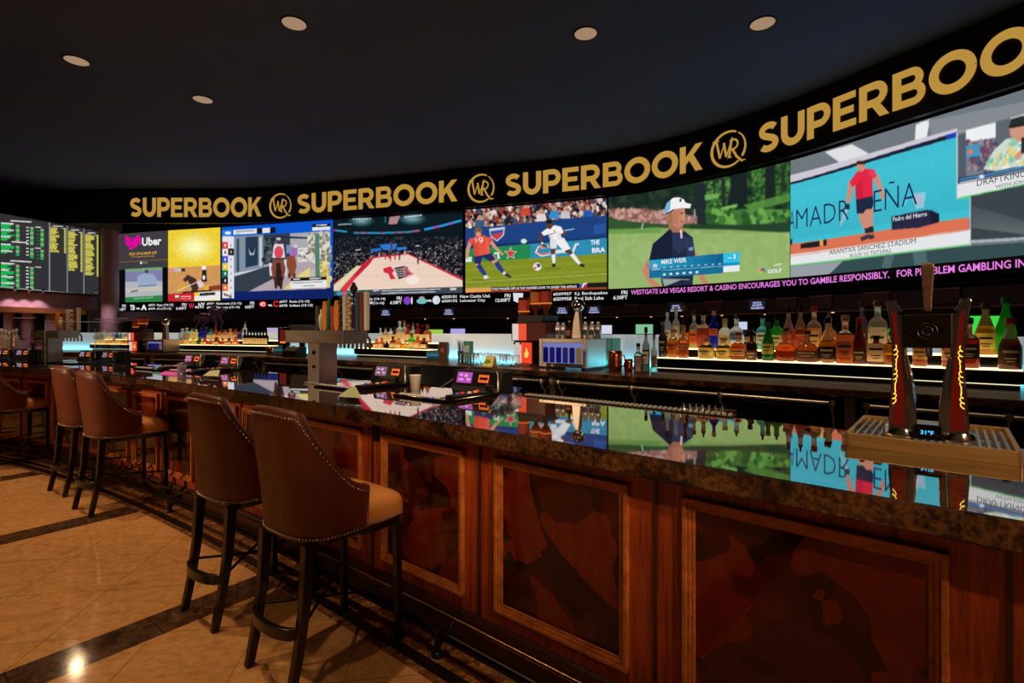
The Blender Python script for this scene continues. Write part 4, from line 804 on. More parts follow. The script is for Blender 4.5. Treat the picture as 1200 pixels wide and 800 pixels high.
# ------------------------------------------------------------------ hall beneath the odds board
SIDE = Path([(-40.2, 29.0), (-38.0, 37.0), (-36.2, 44.2)])
LA = float(SIDE.a[-1])
struct(ribbon(SIDE, 0, LA, 0, 9.9, -.4, 10, .25).build('wall_side', M['mauve']))
struct(ribbon(SIDE, 0, LA - 1.2, 2.78, 3.2, .9, 10, 1.1).build('trim_3', wood('soffit_wood', rgb(96, 52, 30), rgb(160, 96, 56))))
struct(ribbon(SIDE, 0, LA + .2, 3.2, 4.4, .5, 10, .8).build('trim_4', M['mauve']))
for k, (xa, xb) in enumerate(((-30, 5), (21, 27), (43, 54), (82, 104))):
    a0, a1 = SIDE.px(xa), SIDE.px(xb)
    t = thing('betting_window', ['dark betting window cut off by the frame edge under the odds board', 'narrow dark betting window between mauve piers under the odds board', 'dark betting window in the middle under the odds board', 'widest dark betting window beside the round mauve pillar'][k], 'window', (*SIDE.at((a0 + a1) / 2, 0), .75), group='betting windows under the odds board')
    ribbon(SIDE, a0, a1, .8, 2.74, -.1, 4, .25).build('opening', M['black_gloss'], t, True); ribbon(SIDE, a0 - .1, a1 + .1, .72, .82, .15, 4, .5).build('sill', M['dark_metal'], t, True)
px_, py_ = -34.0, 43.3
mb = MB(); mb.lathe([(.62, 0), (.62, 9.9)], 24, (px_, py_, 0)); struct(mb.build('trim_5', M['mauve']))

# ------------------------------------------------------------------ betting canopy below the video wall
struct(ribbon(SCREEN, SCREEN.px(132), aS1, 2.3, 3.0, 1.2, 90, 1.4).build('trim_6', principled('dark_purple_canopy', rgb(40, 31, 44), .5, var=.08, vscale=2)))
struct(ribbon(SCREEN, SCREEN.px(132), aS1, 2.26, 2.32, 1.26, 90, .1).build('trim_7', principled('canopy_edge', rgb(120, 92, 84), .4, .4, var=.08)))
struct(ribbon(SCREEN, SCREEN.px(132), aS1, 0, 1.1, 1.0, 90, .8).build('trim_8', M['darkwall']))
def canopy_xy(px, off): a = SCREEN.px(px); return SCREEN.at(a, off), a
def face_M(path, a, off, z):
    x, y = path.at(a, off); x2, y2 = path.at(a + .2, off); d = Vector((x2 - x, y2 - y, 0)).normalized(); n = Vector((d.y, -d.x, 0))
    m = Matrix.Identity(4); m.col[0][:3] = d; m.col[1][:3] = -n; m.col[2][:3] = (0, 0, 1); m.col[3][:3] = (x, y, z); return m
sign_m = principled('sign_case_purple', rgb(64, 46, 66), .4, var=.05)
lit = {462.5: 'lit wagering sign above the middle bottle shelf', 534.5: 'lit wagering sign near the stacked tumblers', 664.5: 'lit wagering sign beside the football-topped tap', 702: 'lit wagering sign just past the football-topped tap', 803.5: 'lit wagering sign above the dark liqueur bottle', 902: 'lit wagering sign above the green bottles'}
for px in (462.5, 498, 534.5, 664.5, 702, 748, 803.5, 848, 902, 938, 982, 1046, 1124):
    Mx = face_M(SCREEN, SCREEN.px(px), 1.24, 2.72); Lt = Mx.translation
    w = .95
    t = thing('wagering_sign', lit.get(px, 'unlit dark sign box on the canopy at the %s' % {498: 'gap above the middle bottles', 748: 'pale glass beside the clear spirits', 848: 'blue-labelled bottle', 938: 'amber whisky bottles', 982: 'stretch before the chrome beer tower', 1046: 'chrome beer tower', 1124: 'stretch past the beer tower'}.get(px, 'wall')), 'sign', tuple(Lt), group='wagering window signs')
    mb = MB(); mb.box(-w / 2, w / 2, -.03, .12, -.27, .27, Mx); mb.build('case', sign_m, t, True, bevel=.01)
    mb = MB(); mb.box(-w / 2 - .02, w / 2 + .02, -.05, .12, .25, .3, Mx); mb.build('frame', principled('sign_rim', rgb(128, 84, 122), .4), t, True)
    if px in lit:
        mb = MB(); mb.box(-.38, .38, -.034, -.03, -.22, .2, Mx); mb.build('face', glow(26, 32, 58), t, True)
        mb = MB()
        for i, tx in enumerate(('RACE &', 'SPORTS', 'WAGERING')): flat_text(mb, tx, Mx @ Matrix.Translation((0, -.045, .12 - .135 * i)), (.42, .5, .66)[i], .1, .03)
        mb.build('lettering', glow(190, 200, 240), t, True)
for k, px in enumerate((505, 538, 600, 640, 690, 728, 770, 807, 855, 906, 950, 990, 1060, 1137)):
    (x, y), a = canopy_xy(px, .9)
    t = thing('canopy_lamp', 'small warm lamp under the dark canopy, %s along it from the mauve pillar' % ('first second third fourth fifth sixth seventh eighth ninth tenth eleventh twelfth thirteenth fourteenth'.split()[k]), 'lamp', (x, y, 2.26), group='small lamps under the betting canopy')
    mb = MB(); mb.lathe([(.09, 0), (.09, .05)], 12); mb.build('trim_ring', M['brass'], t)
    mb = MB(); mb.lathe([(.001, -.03), (.05, -.025), (.07, 0)], 12); mb.build('lens', glow(255, 190, 120, 2.0), t)
tvs = ((510.5, 386, 393.5, 17, (150, 200, 60), 'small monitor with a green picture past the middle bottles'), (536.5, 385, 393.5, 17, (170, 160, 230), 'small monitor with a lilac picture above the tumblers'), (711, 381, 391, 12, (210, 214, 232), 'small white-lit monitor behind the steel mini fridge'), (755, 380, 391, 20, (130, 190, 150), 'small monitor with a mixed green picture behind the copper mugs'),
       (869, 377, 386, 13, (196, 204, 230), 'small pale monitor behind the blue-labelled bottle'), (1160, 370, 408, 46, (60, 214, 66), 'bright green monitor past the chrome beer tower'), (320, 384, 394, 14, (186, 170, 206), 'small lilac monitor behind the terminals'))
for px, yt, yb, w, c, lab in tvs:
    Y = min(SCREEN.depth(px) - 3.2, 17.0); x = (px - 600) / FOC * Y; z0, z1 = zat(yb, Y), zat(yt, Y); W2 = w * Y / FOC / 2
    t = thing('monitor', lab, 'monitor', (x, Y, 0), group='monitors at the race desks')
    mb = MB(); mb.box(-W2 - .03, W2 + .03, 0, .06, z0 - .04, z1 + .04); mb.build('case', M['black'], t, bevel=.01)
    mb = MB(); mb.box(-W2, W2, -.006, 0, z0, z1); mb.build('display', glow(*c), t)
    mb = MB(); mb.box(-.03, .03, .03, .07, .02, z0); mb.box(-.2, .2, -.1, .15, 0, .02); mb.build('stand', M['black'], t)

# ------------------------------------------------------------------ ceiling downlights
cone = principled('beige_reflector', rgb(206, 170, 130), .5, var=.03)
lampm = emission('downlight_lens', (1, .64, .38, 1), .36, False)
def downlight(x, y, label, watts, r=.42, size=1.3, warm=(1, .66, .36), blend=.5):
    t = thing('downlight', label, 'ceiling light', (x, y, ZC), group='recessed ceiling downlights')
    mb = MB(); mb.lathe([(r, -.02), (r + .06, -.02), (r + .06, .0), (r, 0)], 32, caps=False); mb.build('trim_ring', M['black'], t)
    mb = MB(); mb.lathe([(.001, -.006), (r, -.014)], 32); mb.build('lens', lampm, t)
    l = bpy.data.lights.new('downlight_beam', 'SPOT'); l.energy = watts; l.color = warm; l.spot_size = size; l.spot_blend = blend; l.shadow_soft_size = .18
    o = bpy.data.objects.new('downlight_beam', l); COL.objects.link(o); o.parent = t; o.location = (0, 0, -.1)
    return t
KW = 0.26
for x, y, lab in ((-18.2, 21.4, 'downlight nearest the odds board'), (-15.1, 25.0, 'downlight closest to the gold lettering'), (-8.0, 18.8, 'downlight second from the odds board in the front row'), (2.8, 19.45, 'downlight above the soccer picture'), (9.2, 18.8, 'downlight above the tennis picture, nearest the curved banner end')):
    downlight(x, y, 'round ' + lab, 2400 * KW, size=2.75, blend=1.0)
DOWN = [(-13.5, 12.5, 5200), (-8.2, 9.6, 5200), (-6.6, 4.9, 6200), (-3.3, 2.2, 5200), (-9.6, 4.6, 3000), (-2.4, -1.2, 2200), (1.2, -2.6, 900), (-14.5, 6.0, 4000), (-3.6, 6.6, 900)]
for k, (x, y, w) in enumerate(DOWN): downlight(x, y, 'round downlight over the bar aisle outside the view', w * KW, size=1.15)

# warm wall washers over the hall beneath the odds board
for k, px in enumerate((6, 23, 39, 118)):
    a = SIDE.px(px) if px < 100 else SIDE.px(112); x, y = SIDE.at(a, 1.05 if px < 100 else 3.2)
    if px > 100: x, y = -33.0, 40.6  # added lamp in front of the pillar, to brighten it
    t = thing('wall_washer', ('first', 'second', 'third', 'added pillar-lighting')[k] + ' small warm lamp washing the mauve wall under the odds board', 'lamp', (x, y, 4.5), group='wall washers under the odds board')
    MB().lathe([(.08, -.02), (.09, .12), (.05, .14)], 12).build('can', M['dark_metal'], t); MB().lathe([(.001, -.025), (.075, -.022)], 12).build('lens', glow(255, 206, 140, 3.0), t)
    l = bpy.data.lights.new('washer_beam', 'SPOT'); l.energy = 300 if px < 100 else 500; l.color = (1, .74, .7); l.spot_size = 1.6 if px < 100 else 2.6; l.spot_blend = .6; l.shadow_soft_size = .06
    o = bpy.data.objects.new('washer_beam', l); COL.objects.link(o); o.parent = t; o.location = (0, 0, -.05)
# added unseen spotlights behind the viewpoint, to brighten the bar front and beer tower
for (p, q, w) in (((2.6, -3.4, 3.2), (1.0, 1.3, 1.62), 640), ((1.2, -3.0, 3.2), (.25, 1.9, 1.62), 600), ((-.3, -2.6, 3.4), (-.35, 2.5, 1.62), 360), ((-9.5, .6, 3.6), (-3.1, 4.4, 1.2), 1700), ((3.4, -2.6, 3.4), (1.45, 1.7, 1.25), 650)):
    l = bpy.data.lights.new('added_bar_spot', 'SPOT'); l.energy = w; l.color = (1, .62, .34); l.spot_size = .44; l.spot_blend = 1.0; l.shadow_soft_size = .07
    o = bpy.data.objects.new('added_bar_spot', l); COL.objects.link(o); o.location = p; o.rotation_euler = (Vector(q) - Vector(p)).to_track_quat('-Z', 'Y').to_euler()

# ================================================================== the bar
S0, S1 = -1.9, 10.4
bf = thing('bar_counter', 'red mahogany bar front with moulded frames around dark veneer inlays', 'bar', tuple(bar(1.3, .2, 0)))
sweep(MB(), [(.2, .1), (.2, .9785), (.3, .9785), (.3, .1)], S0, S1, 110).build('body', M['wood'], bf, True)
sweep(MB(), [(.17, .003), (.17, .105), (.185, .125), (.2, .135), (.3, .135), (.3, .003)], S0, S1, 110).build('plinth', M['wood_dark'], bf, True)
PANELS = [(-.95, -.1), (.119, .806), (1.008, 1.657), (1.853, 2.466), (2.654, 3.248), (3.44, 4.03), (4.13, 4.72), (4.83, 5.33), (5.46, 5.95), (6.05, 6.53), (6.64, 7.12), (7.22, 7.7), (7.8, 8.28), (8.38, 8.86), (8.96, 9.44), (9.54, 10.0)]
def frame_panel(sa, sb, z0=.2, z1=.887):
    mb = MB()
    for (o, w, th) in ((0, .017, .024), (.017, .012, .015), (.029, .012, .009)):
        a, b, c, d = sa + o, sb - o, z0 + o, z1 - o
        for (p, q) in (((a, c), (b, c)), ((a, d), (b, d))):       # rails
            sg = 1 if p[1] == c else -1
            P0, P1 = bar(p[0], 0), bar(q[0], 0)
            mb.hexa([bar(s, t, z) for z in sorted((p[1], p[1] + sg * w)) for s, t in ((p[0], .2 - th), (q[0], .2 - th), (q[0], .2), (p[0], .2))])
        for s_, sg in ((a, 1), (b, -1)):
            ss = sorted((s_, s_ + sg * w))
            mb.hexa([bar(s, t, z) for z in (c, d) for s, t in ((ss[0], .2 - th), (ss[1], .2 - th), (ss[1], .2), (ss[0], .2))])
    f = mb.build('panel_frame', M['wood_frame'], bf, True, bevel=.003)
    v = MB().hexa([bar(s, t, z) for z in (z0 + .04, z1 - .04) for s, t in ((sa + .04, .196), (sb - .04, .196), (sb - .04, .2), (sa + .04, .2))])
    o = v.build('veneer_inlay', M['veneer'], f, True); o['label'] = 'glossy dark veneer inlay'
for sa, sb in PANELS: frame_panel(sa, sb)
for i in range(len(PANELS) - 1):
    sm = (PANELS[i][1] + PANELS[i + 1][0]) / 2; hw = .006 if i < 4 else .014
    MB().hexa([bar(s, t, z) for z in (.135, .98) for s, t in ((sm - hw, .192), (sm + hw, .192), (sm + hw, .2), (sm - hw, .2))]).build('stile_joint', M['wood_dark'], bf, True)
x, y, s = on_line(440.5, .19)
mb = MB().hexa([bar(q, t, z) for z in (.838, .93) for q, t in ((s - .022, .186), (s + .022, .186), (s + .022, .2), (s - .022, .2))]); hp = mb.build('hook_plate', M['dark_metal'], bf, True, bevel=.003)
mb = MB(); mb.tube([bar(s, .186, .915), bar(s, .15, .905), bar(s, .14, .925)], .006, 8); mb.build('hook', M['dark_metal'], hp, True)

bt = sweep(MB(), [(.004, .979), (0, .984), (0, 1.044), (.006, 1.05), (.93, 1.05), (.94, 1.044), (.94, .985), (.935, .979)], S0, S1, 160).build('granite_worktop', M['granite'])
bt.data.materials.clear(); bt.data.materials.append(M['granite']); bt.data.materials.append(M['granite_top'])
for q in bt.data.polygons: q.material_index = 1 if q.normal.z > .5 else 0
tag(bt, 'long polished brown granite bar top mirroring the video wall', 'bar top')
sweep(MB(), [(.942, .99), (.942, 1.046), (.99, 1.036), (.99, .99)], S0, S1, 110).build('inner_edge', M['wood_dark'], bt, True)
# drip strip with a lattice of raised ribs
sa, sb = on_line(862, .97)[2], on_line(618, .97)[2]
dm = thing('bar_mat', 'narrow black ribbed rubber strip along the inner edge of the bar top', 'bar mat', tuple(bar((sa + sb) / 2, .965, 1.05)))
sweep(MB(), [(.925, 1.0505), (.925, 1.056), (1.0, 1.056), (1.0, 1.0505)], sa, sb, 24).build('base', M['black'], dm, True)
mb = MB(); n = 46
for k in range(n):
    q = sa + (sb - sa) * (k + .5) / n; mb.hexa([bar(q + e, t, z) for z in (1.056, 1.062) for e, t in ((-.007, .932), (.007, .932), (.021, .993), (.007, .993))])
mb.build('ribs', flat(150, 150, 146, .3), dm, True)

# foot rail
fr = thing('foot_rail', 'dark bronze foot rail on short posts along the bottom of the bar', 'foot rail', tuple(bar(2.2, -.03, 0)))
RT, RZ = .024, .108
mb = MB(); mb.tube([bar(S0 + (S1 - S0) * k / 90, RT, RZ) for k in range(91)], .022, 10); mb.build('rail', M['dark_metal'], fr, True)
mb = MB(); mb.tube([bar(S0 + (S1 - S0) * k / 90, .115, RZ + .02) for k in range(91)], .01, 8); mb.build('inner_rail', M['brass'], fr, True)
for k in range(8):
    s = -1.15 + 1.5 * k
    mb = MB(); mb.tube([bar(s, RT, .0045), bar(s, RT, RZ)], .015, 8); mb.tube([bar(s, RT, RZ), bar(s, .17, RZ + .02)], .010, 8); mb.tube([bar(s, RT, .03), bar(s, .115, RZ)], .008, 8)
    mb.lathe([(.03, 0), (.03, .01), (.015, .02)], 14, tuple(bar(s, RT, .0045))); mb.lathe([(.026, -.02), (.028, 0), (.026, .02)], 12, tuple(bar(s, RT, RZ)))
    mb.build('post', M['black_wood'], fr, True)
# black strip painted for the darkness on the floor behind the bar
struct(sweep(MB(), [(.3, .001), (.3, .012), (2.5, .012), (2.5, .001)], S0, S1, 80).build('trim_9', M['black']))

# ================================================================== bar stools
def make_stool(label, loc, rz):
    t = thing('bar_stool', label, 'bar stool', (*loc, .003 if False else 0.0), rz, 'brown leather bar stools along the bar')
    H, SEAT, BOT = 1.125, .70, .595
    def plan(u, off):                                   # u -1..1 right round the back, from one wing to the other
        a = u * 1.0
        th = PI * 1.5 + a * 1.92                        # angle round an oblong
        rx, ry = .255 - off, .235 - off
        c, s = math.cos(th), math.sin(th); w = (abs(c) ** 3 + abs(s) ** 3) ** (-1 / 3)
        x, y = rx * c * w, ry * s * w
        return x, y - .02
    def top(u):
        a = abs(u)
        if a < .36: return H - .012 * (a / .36) ** 2
        w = (a - .36) / .64
        f = (1 - w) ** 2.3 if w > .06 else 1 - 2.2 * w + .0
        f = max(0, min(1, (1 - w) ** 2.0 * (1 - .0)))
        return .775 + (H - .012 - .775) * f
    NU, NV = 44, 9; vo = []; vi = []; mb = MB()
    def pt(u, v, off):
        z = BOT + (top(u) - BOT) * v
        lean = 1.0 + .10 * max(0, (z - .72)) / .4
        x, y = plan(u, off); nar = 1 - .10 * (1 - min(1, (z - BOT) / .4))
        return (x * nar * (1.0 if y > -.1 else 1.0), y * nar * (lean if y < 0 else 1.0) , z)
    grid = []
    for i in range(NU + 1):
        u = -1 + 2 * i / NU; col = []
        for j in range(NV + 1): col.append(pt(u, j / NV, 0))
        x, y, z = pt(u, 1, .022); col.append((x, y, z + .012))
        for j in range(NV, -1, -1): col.append(pt(u, j / NV, .048))
        grid.append(col)
    m = len(grid[0]); vs = [p for c in grid for p in c]
    fs = [(i * m + j, (i + 1) * m + j, (i + 1) * m + j + 1, i * m + j + 1) for i in range(NU) for j in range(m - 1)]
    fs += [tuple(range(m - 1, -1, -1)), tuple(NU * m + j for j in range(m))]
    fs += [(i * m + m - 1, (i + 1) * m + m - 1, (i + 1) * m, i * m) for i in range(NU)]
    mb.add(vs, fs, True); mb.build('backrest', M['leather_dark'], t)
    # nailheads along the upper edge and around the base
    mb = MB()
    L = [pt(-1 + 2 * i / 170, 1 - .018 / max(.05, top(-1 + 2 * i / 170) - BOT), -.002) for i in range(171)]
    acc = 0
    for i in range(1, 171):
        acc += (Vector(L[i]) - Vector(L[i - 1])).length
        if acc > .013: acc = 0; mb.ball(L[i], .0052, 6, 4)
    L = [pt(-1 + 2 * i / 200, .02, -.002) for i in range(201)]; acc = 0
    for i in range(1, 201):
        acc += (Vector(L[i]) - Vector(L[i - 1])).length
        if acc > .013: acc = 0; mb.ball(L[i], .0052, 6, 4)
    for sgn in (-1, 1):
        x, y, z = pt(sgn * .985, 0, -.002)
        for k in range(12): mb.ball((x, y, BOT + .012 + k * .0135), .0052, 6, 4)
    mb.build('nailhead_trim', M['nail'], t); mb = MB()
    for sgn in (-1, 1):
        for k in range(17): mb.ball((sgn * .2345, .07 + k * .0108, BOT + .012), .0052, 6, 4)
    for k in range(28): mb.ball((-.182 + .0135 * k, .285 + .006 * (1 - abs(k - 13.5) / 13.5), BOT + .012), .0052, 6, 4)
    mb.build('seat_nailheads', M['nail'], t)
    # seat cushion with a rounded front
    def outline(ins):
        L = [(-.165, -.17), (-.185, -.1), (-.186, .035), (-.232, .062), (-.236, .15), (-.232, .24), (-.215, .272), (-.18, .284), (-.09, .29), (0, .292)]
        L = L + [(-x, y) for x, y in L[-2::-1]]
        return [(x * (1 - ins / .24), .04 + (y - .04) * (1 - ins / .25)) for x, y in L]
    def loft(levels, name, mat, bev=0.0, sub=0):
        mb = MB(); n = len(outline(0)); vs = []
        for z, ins in levels: vs += [(x, y, z) for x, y in outline(ins)]
        m = len(levels); mb.add(vs, [(r * n + k, r * n + (k + 1) % n, r * n + n + (k + 1) % n, r * n + n + k) for r in range(m - 1) for k in range(n)][::1], True)
        mb.f = [q[::-1] for q in mb.f]; mb.add(vs[:n], [tuple(range(n))]); mb.add(vs[-n:], [tuple(range(n - 1, -1, -1))]); return mb.build(name, mat, t, sub=sub)
    loft([(BOT, .004), (BOT + .004, .0), (SEAT - .05, -.002), (SEAT - .025, .006), (SEAT - .006, .024), (SEAT + .006, .06), (SEAT + .012, .13)], 'seat', M['leather_lit'], sub=1)
    loft([(BOT - .04, .016), (BOT - .001, .012)], 'seat_frame', M['black_wood'])
    fl = [(-.205, .235), (.205, .235)]
    for x, y in fl:
        mb = MB(); mb.bar4((x * 1.04, y + .01, .003), (x, y, BOT - .02), .032, .032, (0, 1, 0))
        mb.v = [tuple(p) for p in mb.v]; mb.build('leg', M['black_wood'], t, bevel=.004)
    for sg in (-1, 1):
        pts = [(sg * .165, -.265, .003), (sg * .166, -.232, .16), (sg * .166, -.206, .34), (sg * .167, -.195, .5), (sg * .167, -.19, BOT - .01)]
        mb = MB(); W = [.034, .036, .040, .044, .046]; vs = []
        for (x, y, z), w in zip(pts, W): vs += [(x - w * .45, y - w / 2, z), (x + w * .45, y - w / 2, z), (x + w * .45, y + w / 2, z), (x - w * .45, y + w / 2, z)]
        n = len(pts); mb.add(vs, [(4 * i + j, 4 * i + (j + 1) % 4, 4 * i + 4 + (j + 1) % 4, 4 * i + 4 + j) for i in range(n - 1) for j in range(4)] + [(3, 2, 1, 0), tuple(4 * n - 4 + j for j in range(4))])
        mb.build('leg', M['black_wood'], t, bevel=.003)
    mb = MB(); mb.tube([(-.166, -.215, .25), (.21, .24, .25)], .0075, 8); mb.build('stretcher', M['dark_metal'], t)
    mb = MB(); mb.tube([(.166, -.215, .258), (-.21, .24, .258)], .0075, 8); mb.build('stretcher', M['dark_metal'], t)
    mb = MB(); n = 16; vs = []
    for k in range(n + 1):
        a = -1 + 2 * k / n; x = .166 * a; y = -.215 - .075 * math.sqrt(max(0, 1 - a * a)) * .9
        vs += [(x, y - .012, .215), (x, y + .012, .215), (x, y + .012, .262), (x, y - .012, .262)]
    mb.add(vs, [(4 * i + j, 4 * i + 4 + j, 4 * i + 4 + (j + 1) % 4, 4 * i + (j + 1) % 4) for i in range(n) for j in range(4)] + [(0, 1, 2, 3), tuple(4 * n + j for j in (3, 2, 1, 0))]); mb.build('foot_bow', M['black_wood'], t, bevel=.003)
    return t
def face_bar(x, y, turn=0.0): return bar_rz(bar_st(x, y)[0]) + turn
for (x, y, tr, lab) in ((-.845, 2.325, .03, 'nearest brown leather bar stool with nailhead trim, seen whole from behind'), (-1.41, 2.775, .03, 'brown leather bar stool half covered by the nearest stool, second along the bar'),
                        (-3.27, 4.29, .0, 'brown leather bar stool with its whole lit seat showing, standing further off'), (-3.9, 4.77, .0, 'brown leather bar stool mostly covered by the one in front, fourth along the bar'),
                        (-5.49, 5.6, .0, 'farthest clearly seen brown leather bar stool, its back cut by the frame edge'), (-6.15, 5.95, 0, 'brown leather bar stool at the far end, only its legs showing beyond the fifth')):
    make_stool(lab, (x, y), face_bar(x, y, tr))

# ================================================================== chrome beer tower on its tray
cx, cy = 1.49, 1.83; s_, t_ = bar_st(cx, cy); rz = bar_rz(s_)
ty = thing('drip_tray', 'brushed steel drip tray under the chrome beer tower on the bar top', 'tray', (cx, cy, 1.05), rz)
mb = MB(); w, d = .22, .25
for (x0, x1, y0, y1) in ((-w, w, -d, -d + .012), (-w, w, d - .012, d), (-w, -w + .012, -d, d), (w - .012, w, -d, d)): mb.box(x0, x1, y0, y1, 0, .044)
mb.build('rim', brushed('warm_brushed_steel', rgb(230, 186, 118), .42), ty, bevel=.002)
mb = MB(); mb.box(-w + .01, w - .01, -d + .01, d - .01, .002, .014); mb.build('basin', M['steel'], ty)
mb = MB()
for k in range(19): q = -w + .024 + k * (2 * w - .048) / 18; mb.box(q - .004, q + .004, -d + .014, d - .014, .026, .034)
for k in range(4): q = -d + .06 + k * .127; mb.box(-w + .014, w - .014, q - .004, q + .004, .02, .027)
mb.build('grille', M['steel'], ty)
tw = thing('beer_tower', 'twin-column chrome beer tower with a dark crest block and one tap handle', 'beer tap', tuple((Matrix.Translation((cx, cy, 1.086)) @ Matrix.Rotation(rz, 4, 'Z') @ Vector((.0, -.12, 0)))), rz)
H = .468
def colpoly(sg, f=1.0):
    o = [(-.107, 0), (-.104, .05), (-.096, .16), (-.091, .26), (-.095, .34), (-.104, .42), (-.112, .462), (-.106, H)]
    i = [(-.084, H), (-.08, .452), (-.068, .43), (-.062, .36), (-.056, .28), (-.042, .21), (-.030, .12), (-.028, .04), (-.028, 0)]
    return [(sg * -x, z) for x, z in o + i]
for sg in (-1, 1):
    mb = MB(); poly = colpoly(sg)
    if sg > 0: poly = poly[::-1]
    mb.prism(poly, -.042, .042, 'y'); c = mb.build('column', M['chrome'], tw, bevel=.006, seg=3)
    # dark red side glass and its glowing yellow script
    mb = MB(); zs = [.045, .12, .2, .28, .35, .40]; xo = [-.1065, -.1015, -.0965, -.0945, -.0985, -.1045]
    vs = []
    for x, z in zip(xo, zs): X = -sg * -(-x) if False else sg * -x; vs += [(X, -.034, z), (X, .034, z), (X - sg * .012, .034, z), (X - sg * .012, -.034, z)]
    n = len(zs); mb.add(vs, [(4 * i + j, 4 * i + (j + 1) % 4, 4 * i + 4 + (j + 1) % 4, 4 * i + 4 + j) for i in range(n - 1) for j in range(4)] + [(3, 2, 1, 0), tuple(4 * n - 4 + j for j in range(4))])
    mb.build('side_panel', principled('dark_red_glass_%d' % sg, rgb(92, 20, 16), .12, coat=.6, var=.05), c)
    mb = MB(); pp = [(sg * x, z) for x, z in ((.094, .04), (.088, .15), (.084, .27), (.091, .38), (.098, .43), (.083, .42), (.072, .3), (.062, .18), (.058, .04))]
    mb.prism(pp if sg > 0 else pp[::-1], -.0465, -.042, 'y'); mb.build('front_panel', principled('dark_red_enamel_%d' % sg, rgb(110, 26, 20), .15, coat=.6, var=.05), c)
    mb = MB(); pts = []
    for k in range(161):
        z = .11 + .2 * k / 160; q = k / 160; xe = np.interp(z, (.04, .15, .27, .38), (.1, .0935, .0895, .096))
        pts.append((sg * (xe - .003 + -.004 + .0055 * math.sin(q * 75) * (.55 + .45 * math.sin(q * 16))), -.0475, z + .0045 * math.cos(q * 75 + .6)))
    mb.tube(pts, .0014, 5); mb.build('script', glow(255, 206, 70, 1.6), c)
    mb = MB(); mb.prism([(sg * v[0], v[1]) for v in ((.034, .02), (.05, .03), (.054, .15), (.05, .2), (.062, .275), (.054, .28), (.04, .2), (.032, .12))][::(1 if sg < 0 else -1)], -.05, -.043, 'y'); mb.build('inner_fin', M['chrome'], c, bevel=.002)
    mb = MB(); mb.lathe([(.05, 0), (.05, .012), (.044, .03)], 20, (sg * .074, 0, 0), sy=1.1); mb.build('foot', M['chrome'], c)
mb = MB(); mb.box(-.066, .066, -.05, .04, .305, .42); blk = mb.build('crest_block', principled('dark_embossed_metal', rgb(50, 44, 42), .35, .9, var=.1, bump=.3, bscale=90), tw, bevel=.006)
mb = MB(); D = [(0, .045), (.05, 0), (0, -.045), (-.05, 0)]
for k in range(4):
    a, b_ = D[k], D[(k + 1) % 4]; mb.bar4((a[0], -.051, .362 + a[1]), (b_[0], -.051, .362 + b_[1]), .004, .005, (0, 1, 0))
for r in (.014, .026): mb.tube([(r * math.cos(2 * PI * k / 24), -.051, .362 + r * math.sin(2 * PI * k / 24)) for k in range(25)], .0022, 6)
mb.build('crest', principled('crest_metal', rgb(86, 76, 70), .3, 1, var=.1), blk)
mb = MB(); mb.box(-.078, .078, -.046, .046, .418, .428); mb.build('cap_plate', M['black_gloss'], tw, bevel=.003)
mb = MB(); mb.lathe([(.012, .428), (.016, .44), (.017, .47), (.021, .52), (.024, .555), (.026, .575), (.024, .588), (.018, .592)], 4, M=Matrix.Rotation(PI / 4, 4, 'Z')); th = mb.build('tap_handle', principled('worn_bronze_handle', rgb(120, 92, 78), .4, .6, var=.25, vscale=60, bump=.4, bscale=120), tw, bevel=.003, smooth=False)
mb = MB(); mb.box(-.045, .045, -.05, .045, .0, .05); b0 = mb.build('base', M['black_gloss'], tw, bevel=.006)
mb = MB(); flat_text(mb, '31°F', Matrix.Translation((0, -.0515, .025)), .034, .014, .03); mb.build('readout', glow(70, 190, 255, 1.4), b0)
mb = MB(); mb.tube([(0, .04, .36), (0, .085, .355), (0, .1, .33), (0, .1, .27)], .011, 10); mb.build('spout', M['chrome'], tw)

